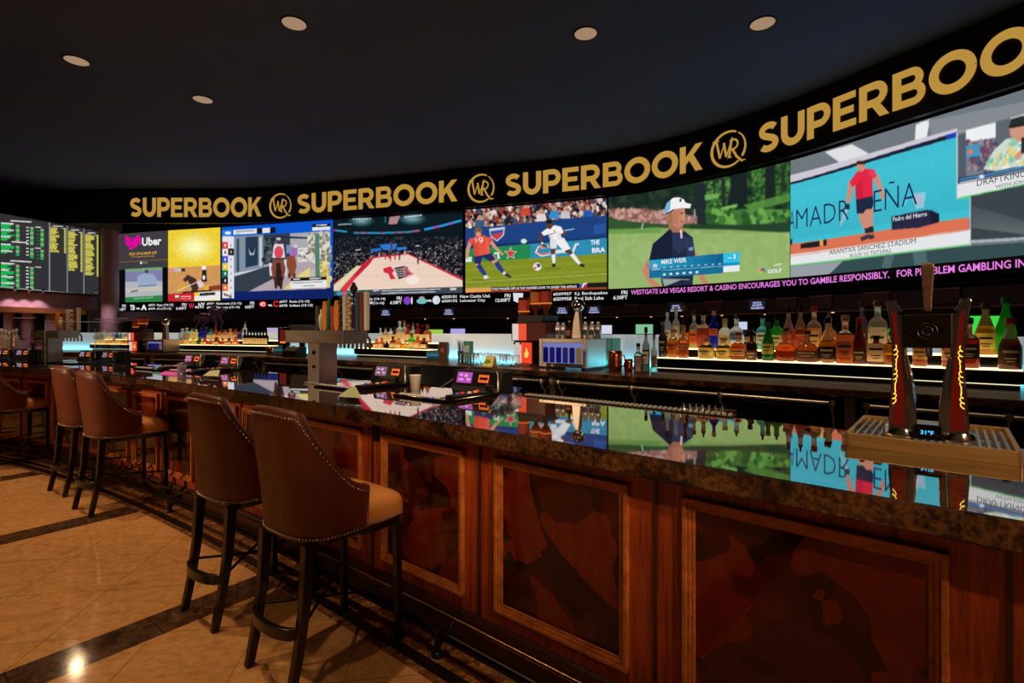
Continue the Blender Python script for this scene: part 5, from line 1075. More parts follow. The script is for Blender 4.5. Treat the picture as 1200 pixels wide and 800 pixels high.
# ================================================================== steel draft towers with rows of handles
def draft_tower(s, t, label, hs, wd=.68):
    p = bar(s, t, 1.05); r = thing('draft_tower', label, 'beer tap', tuple(p), bar_rz(s))
    mb = MB(); mb.box(-.12, .02, -.09, .07, 0, .31); c = mb.build('column', M['steel'], r, bevel=.004)
    mb = MB(); mb.box(-.14, .04, -.11, .09, 0, .012); mb.build('base_flange', M['steel'], r, bevel=.003)
    mb = MB(); mb.box(-.055, -.02, -.094, -.09, .22, .25); mb.box(-.055, -.02, -.094, -.09, .12, .14); mb.build('badge', M['dark_metal'], c)
    mb = MB(); mb.box(-wd * .56, wd * .44, -.1, .11, .305, .398); h = mb.build('header', M['steel'], r, bevel=.005)
    n = len(hs)
    for k, (c, kind, hh) in enumerate(hs):
        x = -wd * .52 + wd * .92 * (k + .5) / n
        mb = MB(); mb.tube([(x, .11, .35), (x, .16, .35), (x, .18, .33), (x, .18, .26)], .011, 8); sp = mb.build('spout', M['chrome'], r)
        mb = MB(); mb.lathe([(.012, .345), (.014, .36), (.01, .38), (.011, .41)], 10, (x, .15, 0)); mb.build('ferrule', M['chrome'], sp)
        mb = MB()
        if kind == 'paddle': mb.prism([(x - .018, .40), (x + .018, .40), (x + .034, .45), (x + .032, .40 + hh * .75), (x + .018, .40 + hh), (x - .018, .40 + hh), (x - .032, .40 + hh * .75), (x - .034, .45)], .138, .162, 'y')
        elif kind == 'round': mb.lathe([(.012, .40), (.022, .43), (.026, .40 + hh * .5), (.022, .40 + hh * .72), (.012, .40 + hh * .8), (.014, .40 + hh * .95), (.008, .40 + hh)], 14, (x, .15, 0))
        elif kind == 'twist':
            for q in range(9): mb.ball((x + .005 * (-1) ** q, .15, .41 + hh * q / 9), .019, 10, 6, hh / 9 / .03)
        elif kind == 'bar': mb.prism([(x - .015, .40), (x + .015, .40), (x + .021, .40 + hh), (x - .021, .40 + hh)], .136, .164, 'y')
        else:
            mb.lathe([(.008, .40), (.009, .40 + hh * .75)], 8, (x, .15, 0)); z = .40 + hh * .86; e = hh * .14
            mb.prism([(x, z - e), (x + e * .8, z), (x, z + e), (x - e * .8, z)], .14, .16, 'y')
        mb.build('tap_handle', flat(*c), r, bevel=.003)
    return r
hs = [((60, 62, 70), 'bar', .2), ((206, 226, 190), 'round', .17), ((226, 130, 40), 'paddle', .235), ((30, 110, 90), 'round', .26), ((170, 60, 60), 'bar', .19), ((226, 140, 50), 'paddle', .235), ((60, 44, 40), 'twist', .27), ((206, 214, 226), 'bar', .27), ((210, 180, 130), 'twist', .26), ((30, 26, 28), 'diamond', .37), ((60, 80, 130), 'bar', .29), ((120, 66, 50), 'bar', .29), ((222, 222, 224), 'bar', .285)]
x, y, s = on_line(384, .62); draft_tower(s, .62, 'nearest steel draft tower, with a tall row of mixed tap handles', hs, .74)
x, y, s = on_line(65, .62); draft_tower(s, .62, 'steel draft tower with tap handles behind the clear screens, farthest along the bar', [hs[i] for i in (2, 1, 4, 7, 8, 11, 12)], .6)

# ================================================================== gaming machines set into the bar top
def gaming_machine(px, label, full=True, tint=(150, 60, 150), card=None):
    x, y, s = on_line(px, .90); p = bar(s, .90, 1.05); r = thing('gaming_machine', label, 'gaming machine', tuple(p), bar_rz(s), 'video gaming machines set into the bar top')
    mb = MB(); mb.prism([(-.03, 0), (.0, .035), (.03, .135), (.14, .135), (.14, 0)], -.21, .21, 'x'); h = mb.build('hood', M['black'], r, bevel=.008)
    Mx = Matrix.Translation((0, .0145, .087)) @ Matrix.Rotation(-math.atan2(.03, .10), 4, 'X')
    mb = MB(); mb.box(-.165, -.035, -.004, .0, -.036, .036, Mx); ms = mb.build('marquee_screen', glow(*tint), h)
    mb = MB()
    for i, (cx, cz, w, hh) in enumerate(((-.13, .016, .03, .012), (-.085, .014, .026, .02), (-.06, -.012, .03, .014), (-.125, -.014, .04, .012))): mb.box(cx - w / 2, cx + w / 2, -.0055, -.004, cz - hh / 2, cz + hh / 2, Mx)
    mb.build('marquee_picture', glow(226, 170, 220), ms)
    mb = MB(); mb.box(.02, .125, -.004, 0, -.03, .03, Mx); dd = mb.build('digit_display', glow(50, 12, 8), h)
    mb = MB()
    for q in (-.017, .017):
        for k in range(5): mb.box(.03 + .018 * k, .042 + .018 * k, -.006, -.004, q - .008, q + .008, Mx)
    mb.box(.03, .036, -.006, -.004, -.02, .02, Mx); mb.box(.108, .114, -.006, -.004, -.02, .02, Mx); mb.build('digits', glow(240, 110, 50, 1.3), dd)
    mb = MB(); mb.tube([(.19, .03, .12), (.2, -.01, .14), (.225, -.03, .12), (.225, -.03, .02)], .006, 8); mb.build('hood_strut', M['steel'], h)
    mb = MB(); mb.box(-.24, .24, -.47, -.03, .0005, .014); bz = mb.build('bezel', M['black_gloss'], r, bevel=.004)
    mb = MB(); mb.box(-.205, .13, -.43, -.06, .0145, .017); ds = mb.build('display', principled('dark_display_glass', rgb(24, 26, 40), .05, coat=1, var=.1), bz)
    if full:
        mb = MB()
        for k in range(7): mb.box(-.19 + .05 * k, -.155 + .05 * k, -.462, -.44, .014, .024)
        mb.build('button_row', flat(226, 224, 220, .3), bz, bevel=.003)
        mb = MB(); mb.box(.14, .225, -.40, -.10, .014, .03); cs = mb.build('console', M['black'], bz, bevel=.004)
        for k, (c, yy) in enumerate((((210, 70, 30), -.16), ((230, 140, 40), -.2), ((60, 90, 210), -.33), ((196, 200, 206), -.25), ((210, 50, 60), -.29))):
            mb = MB(); mb.lathe([(.014, .03), (.014, .036), (.009, .04)], 12, (.17 + .02 * (k % 2), yy, 0)); mb.build('button', flat(*c), cs)
        mb = MB(); mb.box(.05, .13, -.46, -.437, .014, .02); mb.build('blue_strip', glow(40, 70, 220), bz)
        mb = MB(); mb.box(-.03, .03, -.008, -.002, 0, .05, Matrix.Translation((.185, -.06, .016))); mb.build('bill_slot', M['chrome'], bz, bevel=.003)
    if not full: r.scale = (.8, 1, 1)
    return s
gaming_machine(556, 'gaming machine nearest the camera, its pink marquee screen and red digits above dark glass', True, (186, 80, 180))
gaming_machine(455, 'gaming machine between the nearest one and the steel draft tower, with a dim grey marquee', True, (126, 96, 110))
for px, lab in ((268, 'gaming machine just beyond the steel draft tower on the mirrored bar top'), (225, 'gaming machine second beyond the steel draft tower, beside the magenta glow patch'), (126, 'gaming machine just past the black post of the clear screen'), (99, 'gaming machine behind the clear screen, beside the blue glow'), (26, 'gaming machine near the far end of the bar, second from the frame edge'), (2, 'gaming machine at the far end, cut by the frame edge')):
    gaming_machine(px, lab, px > 200, (150, 80, 110) if px > 200 else (90, 80, 90))

def on_bar(px, py, z=1.05): Y = FOC * (EYE - z) / (py - HOR); return Vector(((px - 600) / FOC * Y, Y, z))
# loose things on the bar top
def card(name, label, cat, pts, mat, z=1.0515):
    P = [on_bar(a, b, z) for a, b in pts]; mb = MB(); n = len(P)
    mb.add(P + [p + Vector((0, 0, .0018)) for p in P], [tuple(range(n - 1, -1, -1)), tuple(range(n, 2 * n))] + [(i, (i + 1) % n, n + (i + 1) % n, n + i) for i in range(n)])
    return tag(mb.build(name, mat), label, cat)
card('magenta_glow_patch', 'flat magenta patch painted for screen glow on the bar beside a clear tumbler', 'card', [(185, 438.6), (203, 431.5), (211, 433.5), (206, 440.5)], flat(236, 84, 230))  # screen glow on the stone, put in as flat colour
card('menu_card', 'pale green card lying on the bar just beyond the steel draft tower', 'card', [(238, 440), (250, 431.5), (258, 432.5), (256, 441)], flat(206, 216, 170), 1.0665)
card('menu_card', 'pale green folded card on the glass of the gaming machine next to the draft tower', 'card', [(396, 464.5), (412, 453), (417, 453.6), (424, 466.5)], flat(190, 206, 150), 1.0695)
def tumbler(px, py, z, label, hh=.11, r=.034, name='tumbler', t=None, mat=None, grp='clear tumblers on the bar top', base=None):
    if t is None: p = on_bar(px, py, z)
    else: x, y, s = on_line(px, t); p = Vector((x, y, z))
    o = thing(name, label, 'glass', tuple(p), 0, grp)
    MB().lathe([(.001, 0), (r * .86, 0), (r, hh), (r - .003, hh), (r * .86 - .003, .012), (.001, .012)], 18).build('body', mat or M['glass'], o)
    return o
o = tumbler(213, 438, 1.0505, 'small clear tumbler beside the magenta glow patch on the bar top', .105, .04)
MB().lathe([(.001, .014), (.033, .014), (.037, .09), (.001, .09)], 16).build('ice', principled('cloudy_ice', rgb(226, 222, 236), .3, trans=.5, ior=1.2, var=.1), o)
t = thing('paper_cup', 'small white paper cup standing behind the dark gaming machine hood', 'cup', tuple(on_bar(486.5, 457, 1.05)), 0)
MB().lathe([(.001, 0), (.03, 0), (.04, .10), (.042, .102), (.037, .1), (.028, .006), (.001, .006)], 18).build('body', flat(226, 224, 218), t)
# bent clear acrylic holder next to the nearest machine
mb = MB(); A = [on_bar(572, 482, 1.0505), on_bar(590, 484.5, 1.0505), on_bar(612, 465, 1.0505), on_bar(594, 462, 1.0505)]
for q in (0, 1): pass
B = [A[0] + Vector((0, 0, .012)), A[1] + Vector((0, 0, .012)), A[2] + Vector((.0, 0, .055)), A[3] + Vector((0, 0, .055))]
mb.add(A + B, [(0, 1, 5, 4), (1, 2, 6, 5), (2, 3, 7, 6), (3, 0, 4, 7), (4, 5, 6, 7)]); o = mb.build('card_holder', M['acrylic']); tag(o, 'clear acrylic wedge holder on the bar beside the nearest gaming machine', 'holder')
md = o.modifiers.new('thick', 'SOLIDIFY'); md.thickness = .003
# clear screens at the far end of the bar
def acrylic_screen(s, t0, t1, along, z1, label):
    p = bar(s, t0, 1.05); r = thing('clear_screen', label, 'partition', tuple(p), bar_rz(s), 'clear partitions on the bar')
    mb = MB()
    if along: mb.box(-along, 0, -.004, .004, .03, z1 - 1.05)
    else: mb.box(-.004, .004, 0, t1 - t0, .002, z1 - 1.05)
    sh = mb.build('sheet', M['acrylic'], r)
    mb = MB()
    if along: mb.tube([(-along, 0, z1 - 1.05), (0, 0, z1 - 1.05)], .004, 6)
    else: mb.tube([(0, 0, .01), (0, 0, z1 - 1.05), (0, t1 - t0, z1 - 1.05)], .004, 6)
    mb.build('edge', flat(176, 180, 190, .2), r)
    return r
x, y, s = on_line(53, .15); acrylic_screen(s, .15, .9, 0, 1.55, 'clear screen standing across the bar before the far draft tower')
x, y, s = on_line(150, .55); r = acrylic_screen(s, .55, .55, .75, 1.58, 'clear screen along the bar with a black post in front of bottles')
mb = MB(); mb.box(-.02, .02, -.02, .02, 0, .16); mb.box(-.09, .09, -.07, .07, 0, .012); mb.build('post', M['black'], r, bevel=.003)
x, y, s = on_line(42, .32); acrylic_screen(s, .32, .32, .5, 1.6, 'clear screen nearest the frame edge at the far end of the bar')
x, y, s = on_line(39, .45); t = thing('bottle_opener_stand', 'black upright stand beside the clear screen at the far end of the bar', 'stand', tuple(bar(s, .45, 1.05)), bar_rz(s))
MB().lathe([(.05, 0), (.05, .10), (.045, .11)], 16).build('base', M['black'], t); MB().lathe([(.014, .11), (.014, .22), (.018, .225), (.018, .24)], 10).build('rod', M['black'], t)

# ================================================================== the back counter
CT = 1.07
bc = sweep(MB(), [(2.4, CT - .052), (2.395, CT - .045), (2.395, CT - .006), (2.402, CT), (3.7, CT), (3.7, CT - .052)], -1.6, 12.2, 110).build('back_counter', M['granite'])
tag(bc, 'brown granite back counter carrying the bottle shelves behind the bar', 'counter')
post_s = [-1.45, .60, 2.83, 5.0, 7.2, 9.4, 11.6]
names = ['beyond the beer tower', 'directly below the nearest bottle shelf', 'below the stacked tumblers', 'behind the steel draft tower', 'below the far bottle shelf', 'at the far end of the counter']
for k in range(6):
    a, b_ = post_s[k] + .03, post_s[k + 1] - .03; mid = (a + b_) / 2
    r = thing('back_bar_cooler', 'black back bar cooler with steel handle rail ' + names[k], 'cooler', tuple(bar(mid, 2.46, .012)), 0, 'black coolers under the back counter')
    sweep(MB(), [(2.47, .012), (2.47, CT - .055), (3.1, CT - .055), (3.1, .012)], a, b_, 12).build('body', M['black'], r, True)
    nd = 3
    for j in range(nd):
        da, db = a + (b_ - a) * j / nd + .012, a + (b_ - a) * (j + 1) / nd - .012
        d = sweep(MB(), [(2.45, .1), (2.45, CT - .13), (2.472, CT - .13), (2.472, .1)], da, db, 5).build('door', M['black_gloss'], r, True, bevel=.004)
    mb = MB(); mb.tube([bar(a + .05 + (b_ - a - .1) * i / 16, 2.38, CT - .095) for i in range(17)], .013, 8); rl = mb.build('rail', M['steel'], r, True)
    for j in range(nd + 1):
        q = a + .06 + (b_ - a - .12) * j / nd
        mb = MB(); mb.tube([bar(q, 2.38, CT - .095), bar(q, 2.40, CT - .15), bar(q, 2.452, CT - .19), bar(q, 2.452, CT - .42)], .011, 8); mb.lathe([(.02, -.018), (.022, 0), (.02, .018)], 10, tuple(bar(q, 2.38, CT - .095))); mb.build('bracket', M['steel'], r, True)
for k, q in enumerate(post_s):
    tag(sweep(MB(), [(2.43, .012), (2.43, CT - .053), (2.5, CT - .053), (2.5, .012)], q - .028, q + .028, 1).build('counter_post', M['steel']), ['steel post past the beer tower under the back counter', 'steel post under the back counter beside the beer tower tray', 'steel post under the back counter below the mini fridge', 'steel post under the back counter behind the nearest gaming machines', 'steel post under the back counter behind the draft tower', 'steel post under the back counter below the far bottles', 'steel post at the far end of the back counter'][k], 'post', 'steel posts under the back counter')
# frosted glass panel lit by cyan strip along the back of the counter
gp = thing('lit_glass_panel', 'long frosted panel lit cyan from its foot behind the bottles', 'glass panel', tuple(bar(3, 3.66, CT)))
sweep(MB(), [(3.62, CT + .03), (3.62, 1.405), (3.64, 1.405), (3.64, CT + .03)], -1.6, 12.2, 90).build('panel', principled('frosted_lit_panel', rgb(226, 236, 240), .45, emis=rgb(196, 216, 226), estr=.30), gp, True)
sweep(MB(), [(3.56, CT + .002), (3.56, CT + .04), (3.6, CT + .04), (3.6, CT + .002)], -1.6, 12.2, 90).build('light_strip', emission('cyan_led_strip', (.12, .72, .95, 1), 5.0), gp, True)

# ------------------------------------------------------------------ lit bottle shelves
warmlit = emission('warm_shelf_light', (1, .68, .32, 1), 3.0)
def bottle_shelf(pxl, pxr, label):
    sa, sb = on_line(pxr, 3.03)[2], on_line(pxl, 3.03)[2]
    r = thing('bottle_shelf', label, 'shelf', tuple(bar((sa + sb) / 2, 3.2, CT)), 0, 'lit stepped bottle shelves on the back counter')
    n = max(4, int((sb - sa) * 8))
    sweep(MB(), [(2.98, 1.112), (2.98, 1.194), (3.2, 1.194), (3.2, 1.112)], sa, sb, n).build('lower_step', M['black_gloss'], r, True)
    sweep(MB(), [(3.2, 1.112), (3.2, 1.272), (3.42, 1.272), (3.42, 1.112)], sa, sb, n).build('upper_step', M['black_gloss'], r, True)
    sweep(MB(), [(2.986, 1.194), (2.986, 1.2), (3.2, 1.2), (3.2, 1.194)], sa + .01, sb - .01, n).build('lower_light', warmlit, r, True)
    sweep(MB(), [(3.206, 1.272), (3.206, 1.282), (3.415, 1.282), (3.415, 1.272)], sa + .01, sb - .01, n).build('upper_light', warmlit, r, True)
    sweep(MB(), [(3.01, CT + .001), (3.01, 1.112), (3.4, 1.112), (3.4, CT + .001)], sa + .02, sb - .02, n).build('plinth', M['black'], r, True)
    sweep(MB(), [(2.996, 1.102), (2.996, 1.107), (3.009, 1.107), (3.009, 1.102)], sa + .02, sb - .02, n).build('under_light', emission('under_shelf_led', (1, .84, .56, 1), 1.1) if 'u' not in _cache else _cache['u'], r, True)
    return sa, sb
bottle_shelf(769, 1201, 'lit stepped bottle shelf nearest the camera with the most bottles')
bottle_shelf(418, 503, 'lit stepped bottle shelf between the draft tower and the tumblers')
bottle_shelf(207, 316, 'lit stepped bottle shelf holding the row of dark wine bottles')
bottle_shelf(108, 165, 'lit stepped bottle shelf at the far end behind the clear screen')

# ------------------------------------------------------------------ bottles
gl = {}
def bottle_glass(c, tr=.75):
    """coloured glass that also passes scattered light, so it glows over a lit shelf"""
    k = (c, tr)
    if k not in gl:
        m = principled('bottle_glass_%d_%d_%d' % c, rgb(*c), .08, trans=tr, ior=1.2, coat=.5, var=.06, vscale=30); N, L = m.node_tree.nodes, m.node_tree.links
        out = [n for n in N if n.type == 'OUTPUT_MATERIAL'][0]; b = [n for n in N if n.type == 'BSDF_PRINCIPLED'][0]
        t = N.new('ShaderNodeBsdfTranslucent'); t.inputs[0].default_value = rgb(*c); mx = N.new('ShaderNodeMixShader'); mx.inputs[0].default_value = .26
        L.new(b.outputs[0], mx.inputs[1]); L.new(t.outputs[0], mx.inputs[2]); L.new(mx.outputs[0], out.inputs[0]); gl[k] = m
    return gl[k]
PROF = {  # (radius, height) as fractions of the body radius and the bottle's height up to the cap
 'tall': [(.9, 0), (1, .02), (1, .62), (.9, .68), (.5, .76), (.36, .8), (.36, .98), (.40, .985), (.40, 1)],
 'whisky': [(.92, 0), (1, .02), (1, .58), (.96, .63), (.7, .69), (.38, .74), (.34, .78), (.36, .97), (.42, .975), (.42, 1)],
 'squat': [(.9, 0), (1, .03), (1, .52), (.9, .66), (.55, .74), (.36, .78), (.36, .97), (.42, 1)],
 'round': [(.6, 0), (.85, .05), (1, .25), (.95, .45), (.7, .6), (.36, .7), (.28, .76), (.28, .97), (.34, 1)],
 'slope': [(.92, 0), (1, .02), (1, .42), (.9, .52), (.62, .68), (.42, .8), (.34, .86), (.34, .98), (.38, 1)],
 'wine': [(.9, 0), (1, .02), (1, .56), (.85, .66), (.42, .74), (.36, .78), (.36, .96), (.4, .97), (.4, 1)],
 'decant': [(.7, 0), (.95, .04), (1, .2), (.96, .42), (.6, .6), (.24, .68), (.2, .74), (.2, .96), (.26, 1)],
 'flask': [(.92, 0), (1, .03), (1, .5), (.85, .6), (.4, .68), (.3, .72), (.3, .97), (.36, 1)]}
SQ = {'whisky': 4.0, 'squat': 3.0, 'flask': 5.0, 'decant': 2.0}
FLAT = {'decant': .62, 'flask': .6, 'whisky': .9}
capm = {'black': M['black_gloss'], 'steel': M['chrome'], 'cork': flat(186, 146, 100), 'gold': M['brass'], 'red': flat(170, 40, 34, .3), 'white': flat(226, 224, 220, .3), 'green': flat(30, 110, 50, .3), 'brown': flat(70, 40, 26, .3), 'blue': flat(40, 50, 150, .3)}
def bottle(px, ytop, wpx, kind, col, lab, cap, desc, t, zb, group, pour=False, tr=.75, liquid=None, small=False):
    x, y, s = on_line(px, t); p = Vector((x, y, zb)); Y = y; zt = zat(ytop, Y); H = zt - zb; R = wpx * Y / FOC / 2 * .97
    r = thing('bottle', desc, 'bottle', tuple(p), bar_rz(s) + .0, group)
    ch = H * (.16 if pour else .09); hb = H - ch; pf = [(a * R, b * hb) for a, b in PROF[kind]]
    sq, fl = SQ.get(kind, 2.0), FLAT.get(kind, 1.0)
    full = small or kind == 'wine' or max(col) - min(col) < 60 or sum(col) < 200 or col[1] > col[0] + 20 or col[2] > col[0]
    if full: MB().lathe([(.001, 0)] + pf + [(.001, hb)], 14 if small else 24, sy=fl, sq=sq).build('body', bottle_glass(col, tr), r)
    else:                                               # filled to a level: the glass above the drink is paler
        lv = (.52 + .2 * ((px * 7.3) % 1)) * hb; zs_ = [z for _, z in pf]; rs_ = [a for a, _ in pf]; rl = float(np.interp(lv, zs_, rs_))
        lo = [(.001, 0)] + [q for q in pf if q[1] < lv - 1e-4] + [(rl, lv), (.001, lv)]; hi = [(rl, lv)] + [q for q in pf if q[1] > lv + 1e-4] + [(.001, hb)]
        MB().lathe(lo, 24, sy=fl, sq=sq).build('body', bottle_glass(tuple(int(v * .88) for v in col), tr), r); pale = tuple(int(v * .4 + w * .6) for v, w in zip(col, (226, 214, 196)))
        MB().lathe(hi, 24, sy=fl, sq=sq).build('neck', bottle_glass(pale, .9), r)
    if liquid:
        top = min(.6, .5); q = [(a * R * .9, b * hb) for a, b in PROF[kind] if b < top]; q = [(.001, .008)] + [(a, max(b, .008)) for a, b in q] + [(q[-1][0], hb * top), (.001, hb * top)]
        MB().lathe(q, 14 if small else 20, sy=fl, sq=sq).build('liquid', bottle_glass(liquid, .5), r)
    if lab:
        lc, z0, z1 = lab; mb = MB()
        mb.lathe([(R * 1.012, z0 * hb), (R * 1.012, z1 * hb)], 12, sy=fl * 1.0, sq=sq, arc=(PI * 1.12, PI * 1.88)); lb = mb.build('label', flat(*lc), r)
        if not small:
            dk = (40, 34, 30) if sum(lc) > 330 else (214, 190, 140); mb = MB(); zz = z0 + (z1 - z0) * .62
            for (u, v, a0, a1) in ((zz, zz + (z1 - z0) * .13, 1.3, 1.7), (z0 + (z1 - z0) * .3, z0 + (z1 - z0) * .36, 1.35, 1.65), (z0 + (z1 - z0) * .15, z0 + (z1 - z0) * .2, 1.4, 1.6)):
                mb.lathe([(R * 1.03, u * hb), (R * 1.03, v * hb)], 8, sy=fl, sq=sq, arc=(PI * a0, PI * a1))
            mb.build('label_print', flat(*dk), lb)
    rn = PROF[kind][-1][0] * R
    if pour:
        mb = MB(); mb.lathe([(rn * .9, 0), (rn * 1.0, ch * .25), (rn * .55, ch * .4), (rn * .5, ch * .6), (rn * .35, ch)], 10, (0, 0, hb)); mb.build('pourer', capm[cap], r)
    else: MB().lathe([(rn * 1.08, -ch * .35), (rn * 1.12, 0), (rn * 1.1, ch * .9), (rn * .9, ch), (.001, ch)], 12, (0, 0, hb)).build('cap', capm[cap], r)
    return r
CL = (226, 232, 230); AM = (226, 130, 44); DA = (150, 66, 22); BR = (84, 36, 16); GN = (40, 150, 50); TE = (110, 206, 200); BL = (30, 50, 190); YE2 = (240, 206, 90); DK = (30, 18, 14); RED = (206, 60, 34)
WH_ = (226, 220, 206); CRM = (226, 206, 160); BK = (28, 24, 24)
gB = 'bottles on the upper tier of the nearest shelf'; gF = 'bottles on the lower tier of the nearest shelf'
TB_, TF_, ZB_, ZF_ = 3.31, 3.085, 1.282, 1.2
for a in ((782, 358, 9.5, 'tall', CL, (WH_, .2, .5), 'black', 'clear spirit bottle with a black pourer, first on the upper tier of the nearest shelf', True),
 (792.3, 360, 9.5, 'tall', (214, 220, 226), (WH_, .12, .6), 'white', 'frosted white vodka bottle beside the dark brown liqueur bottle', False),
 (803, 358, 10, 'slope', BR, ((206, 160, 60), .15, .4), 'gold', 'dark brown liqueur bottle with a long neck on the upper tier', False),
 (813.3, 364, 10, 'whisky', (236, 206, 140), ((226, 110, 50), .15, .5), 'gold', 'pale spirit bottle with an orange label next to the pink one', False),
 (824.3, 362, 13, 'whisky', (236, 110, 80), ((236, 214, 206), .62, .7), 'black', 'pinkish orange spirit bottle with a black pourer', True),
 (836.6, 364, 11, 'tall', BL, ((226, 110, 60), .38, .58), 'cork', 'cobalt blue vodka bottle with an orange label', False),
 (849.6, 373, 14, 'squat', (230, 226, 206), ((206, 186, 150), .1, .5), 'cork', 'squat clear tequila bottle just after the cobalt blue bottle', False),
 (863, 367, 14, 'whisky', CL, ((80, 150, 206), .3, .55), 'steel', 'clear spirit bottle with a blue label and steel pourer', True),
 (879, 377, 13, 'squat', (28, 20, 18), ((206, 170, 110), .3, .5), 'black', 'black round-shouldered bottle beside the teal gin bottle', False),
 (893.6, 366, 13, 'whisky', TE, ((206, 226, 226), .2, .55), 'black', 'pale teal gin bottle with a black pourer', True),
 (910, 368, 15, 'squat', GN, ((206, 214, 150), .15, .5), 'black', 'bright green gin bottle on the upper tier', True),
 (924, 358, 14, 'slope', (226, 120, 90), ((206, 60, 50), .3, .42), 'black', 'whisky bottle with a slanted red label nearest the green gin', True),
 (938, 357, 14, 'slope', (216, 110, 60), ((190, 60, 44), .3, .44), 'black', 'whisky bottle with a black pourer, second of the pair beside the green gin', True),
 (954, 359, 15, 'whisky', (236, 140, 60), ((232, 190, 120), .1, .5), 'red', 'golden whisky bottle with a red capsule', False),
 (972, 365, 18, 'round', (226, 150, 84), ((236, 220, 190), .3, .42), 'steel', 'round decanter whisky bottle with a steel pourer behind the black-labelled cognac', True),
 (1010, 353, 12, 'tall', (150, 120, 150), ((90, 60, 80), .1, .5), 'brown', 'tall pale violet bottle with a brown capsule', False),
 (1028.5, 352, 19, 'whisky', (240, 206, 150), ((226, 214, 186), .08, .42), 'gold', 'whisky bottle with a large cream label and gold neck', False),
 (1046, 371, 14, 'squat', (150, 206, 130), (WH_, .1, .5), 'black', 'clear bottle, green light put into its glass, half hidden by the beer tower', False),  # clear glass, its green light held in the colour
 (1126, 361, 15, 'slope', (90, 34, 20), (BK, .15, .4), 'black', 'dark long-necked bottle just past the beer tower', False),
 (1155, 355, 20, 'slope', (230, 170, 50), ((236, 206, 110), .12, .46), 'brown', 'golden whiskey bottle with a yellow label past the beer tower', False),
 (1178.5, 348, 20, 'slope', (40, 214, 50), None, 'green', 'large bright green bottle, the last on the upper tier', False)):
    bottle(*a[:8], TB_, ZB_, gB, a[8])
for a in ((777, 376, 9.5, 'whisky', (90, 74, 60), (BK, .15, .6), 'steel', 'smoky silver tequila bottle with a black label, first on the lower tier', False),
 (788.6, 385, 12, 'squat', (236, 160, 70), ((206, 90, 50), .25, .55), 'cork', 'orange squat tequila bottle with a cork stopper', False),
 (801, 381, 11, 'whisky', (206, 110, 40), ((150, 60, 30), .25, .5), 'cork', 'amber tequila bottle on the lower tier beside the yellow squat one', False),
 (828, 396, 18, 'squat', YE2, ((240, 226, 150), .2, .5), 'cork', 'squat yellow tequila bottle in front of the pinkish spirit', False),
 (848, 396, 16, 'squat', (240, 196, 70), ((236, 220, 130), .2, .5), 'cork', 'squat yellow tequila bottle right after the cobalt bottle', False),
 (865, 389, 17, 'flask', (190, 84, 30), ((206, 150, 90), .15, .42), 'red', 'square amber orange-liqueur bottle with a red cap', False),
 (881, 389, 12, 'whisky', (60, 22, 18), ((90, 60, 44), .06, .36), 'black', 'dark red bottle in front of the black one on the lower tier', False),
 (900, 377, 14, 'slope', (36, 120, 44), ((206, 190, 90), .2, .48), 'green', 'green whiskey bottle on the lower tier in front of the bright green gin', False),
 (921, 384, 24, 'decant', (190, 80, 30), None, 'gold', 'wide amber decanter with a gold stopper on the lower tier', False),
 (946, 387, 28, 'decant', (130, 60, 24), ((90, 50, 30), .15, .4), 'brown', 'widest brown round decanter on the lower tier', False),
 (970, 372, 20, 'round', (206, 140, 60), (BK, .1, .4), 'black', 'round cognac bottle with a black oval label', False),
 (990.5, 369, 19, 'whisky', (226, 120, 56), ((206, 110, 60), .15, .5), 'cork', 'amber bourbon bottle with rounded shoulders beside the black-labelled cognac', False),
 (1007, 372, 15, 'slope', (110, 40, 20), ((60, 26, 18), .08, .36), 'red', 'dark amber bourbon bottle with a red capsule', False),
 (1027, 393, 19, 'flask', (120, 40, 20), ((226, 190, 150), .12, .8), 'black', 'flat flask with a cream square label beneath the cream-labelled whisky', False),
 (1046, 388, 17, 'squat', (200, 120, 40), None, 'brown', 'amber stubby bottle right beside the beer tower', False),
 (1078, 384, 14, 'whisky', (214, 120, 50), ((210, 160, 90), .2, .5), 'cork', 'amber bottle seen between the beer tower columns', False),
 (1114, 386, 17, 'squat', (220, 120, 60), ((226, 170, 120), .2, .5), 'cork', 'amber bottle partly hidden just past the beer tower', False),
 (1135, 372, 20, 'whisky', (190, 66, 26), (BK, .2, .52), 'black', 'red amber whiskey bottle with a black octagonal label', False),
 (1183.5, 372, 22, 'slope', (130, 50, 28), ((60, 36, 26), .1, .5), 'red', 'reddish brown bottle with a wax-red capsule in front of the large green bottle', False)):
    bottle(*a[:8], TF_, ZF_, gF, a[8])
ordn = 'first second third fourth fifth sixth seventh eighth ninth tenth eleventh twelfth thirteenth fourteenth fifteenth'.split()
def row(items, t, zb, where, group):
    n = {}
    for (px, yt, w, kind, c, lab, cap, adj) in items:
        n[adj] = n.get(adj, 0) + 1
        tot = sum(1 for i in items if i[7] == adj)
        d = ('%s of the %ss' % (ordn[n[adj] - 1], adj) if tot > 1 else adj) + ' ' + where
        bottle(px, yt, w, kind, c, lab, cap, d, t, zb, group, small=True, pour=(cap in ('steel',)))
W1 = (CRM, .15, .5)
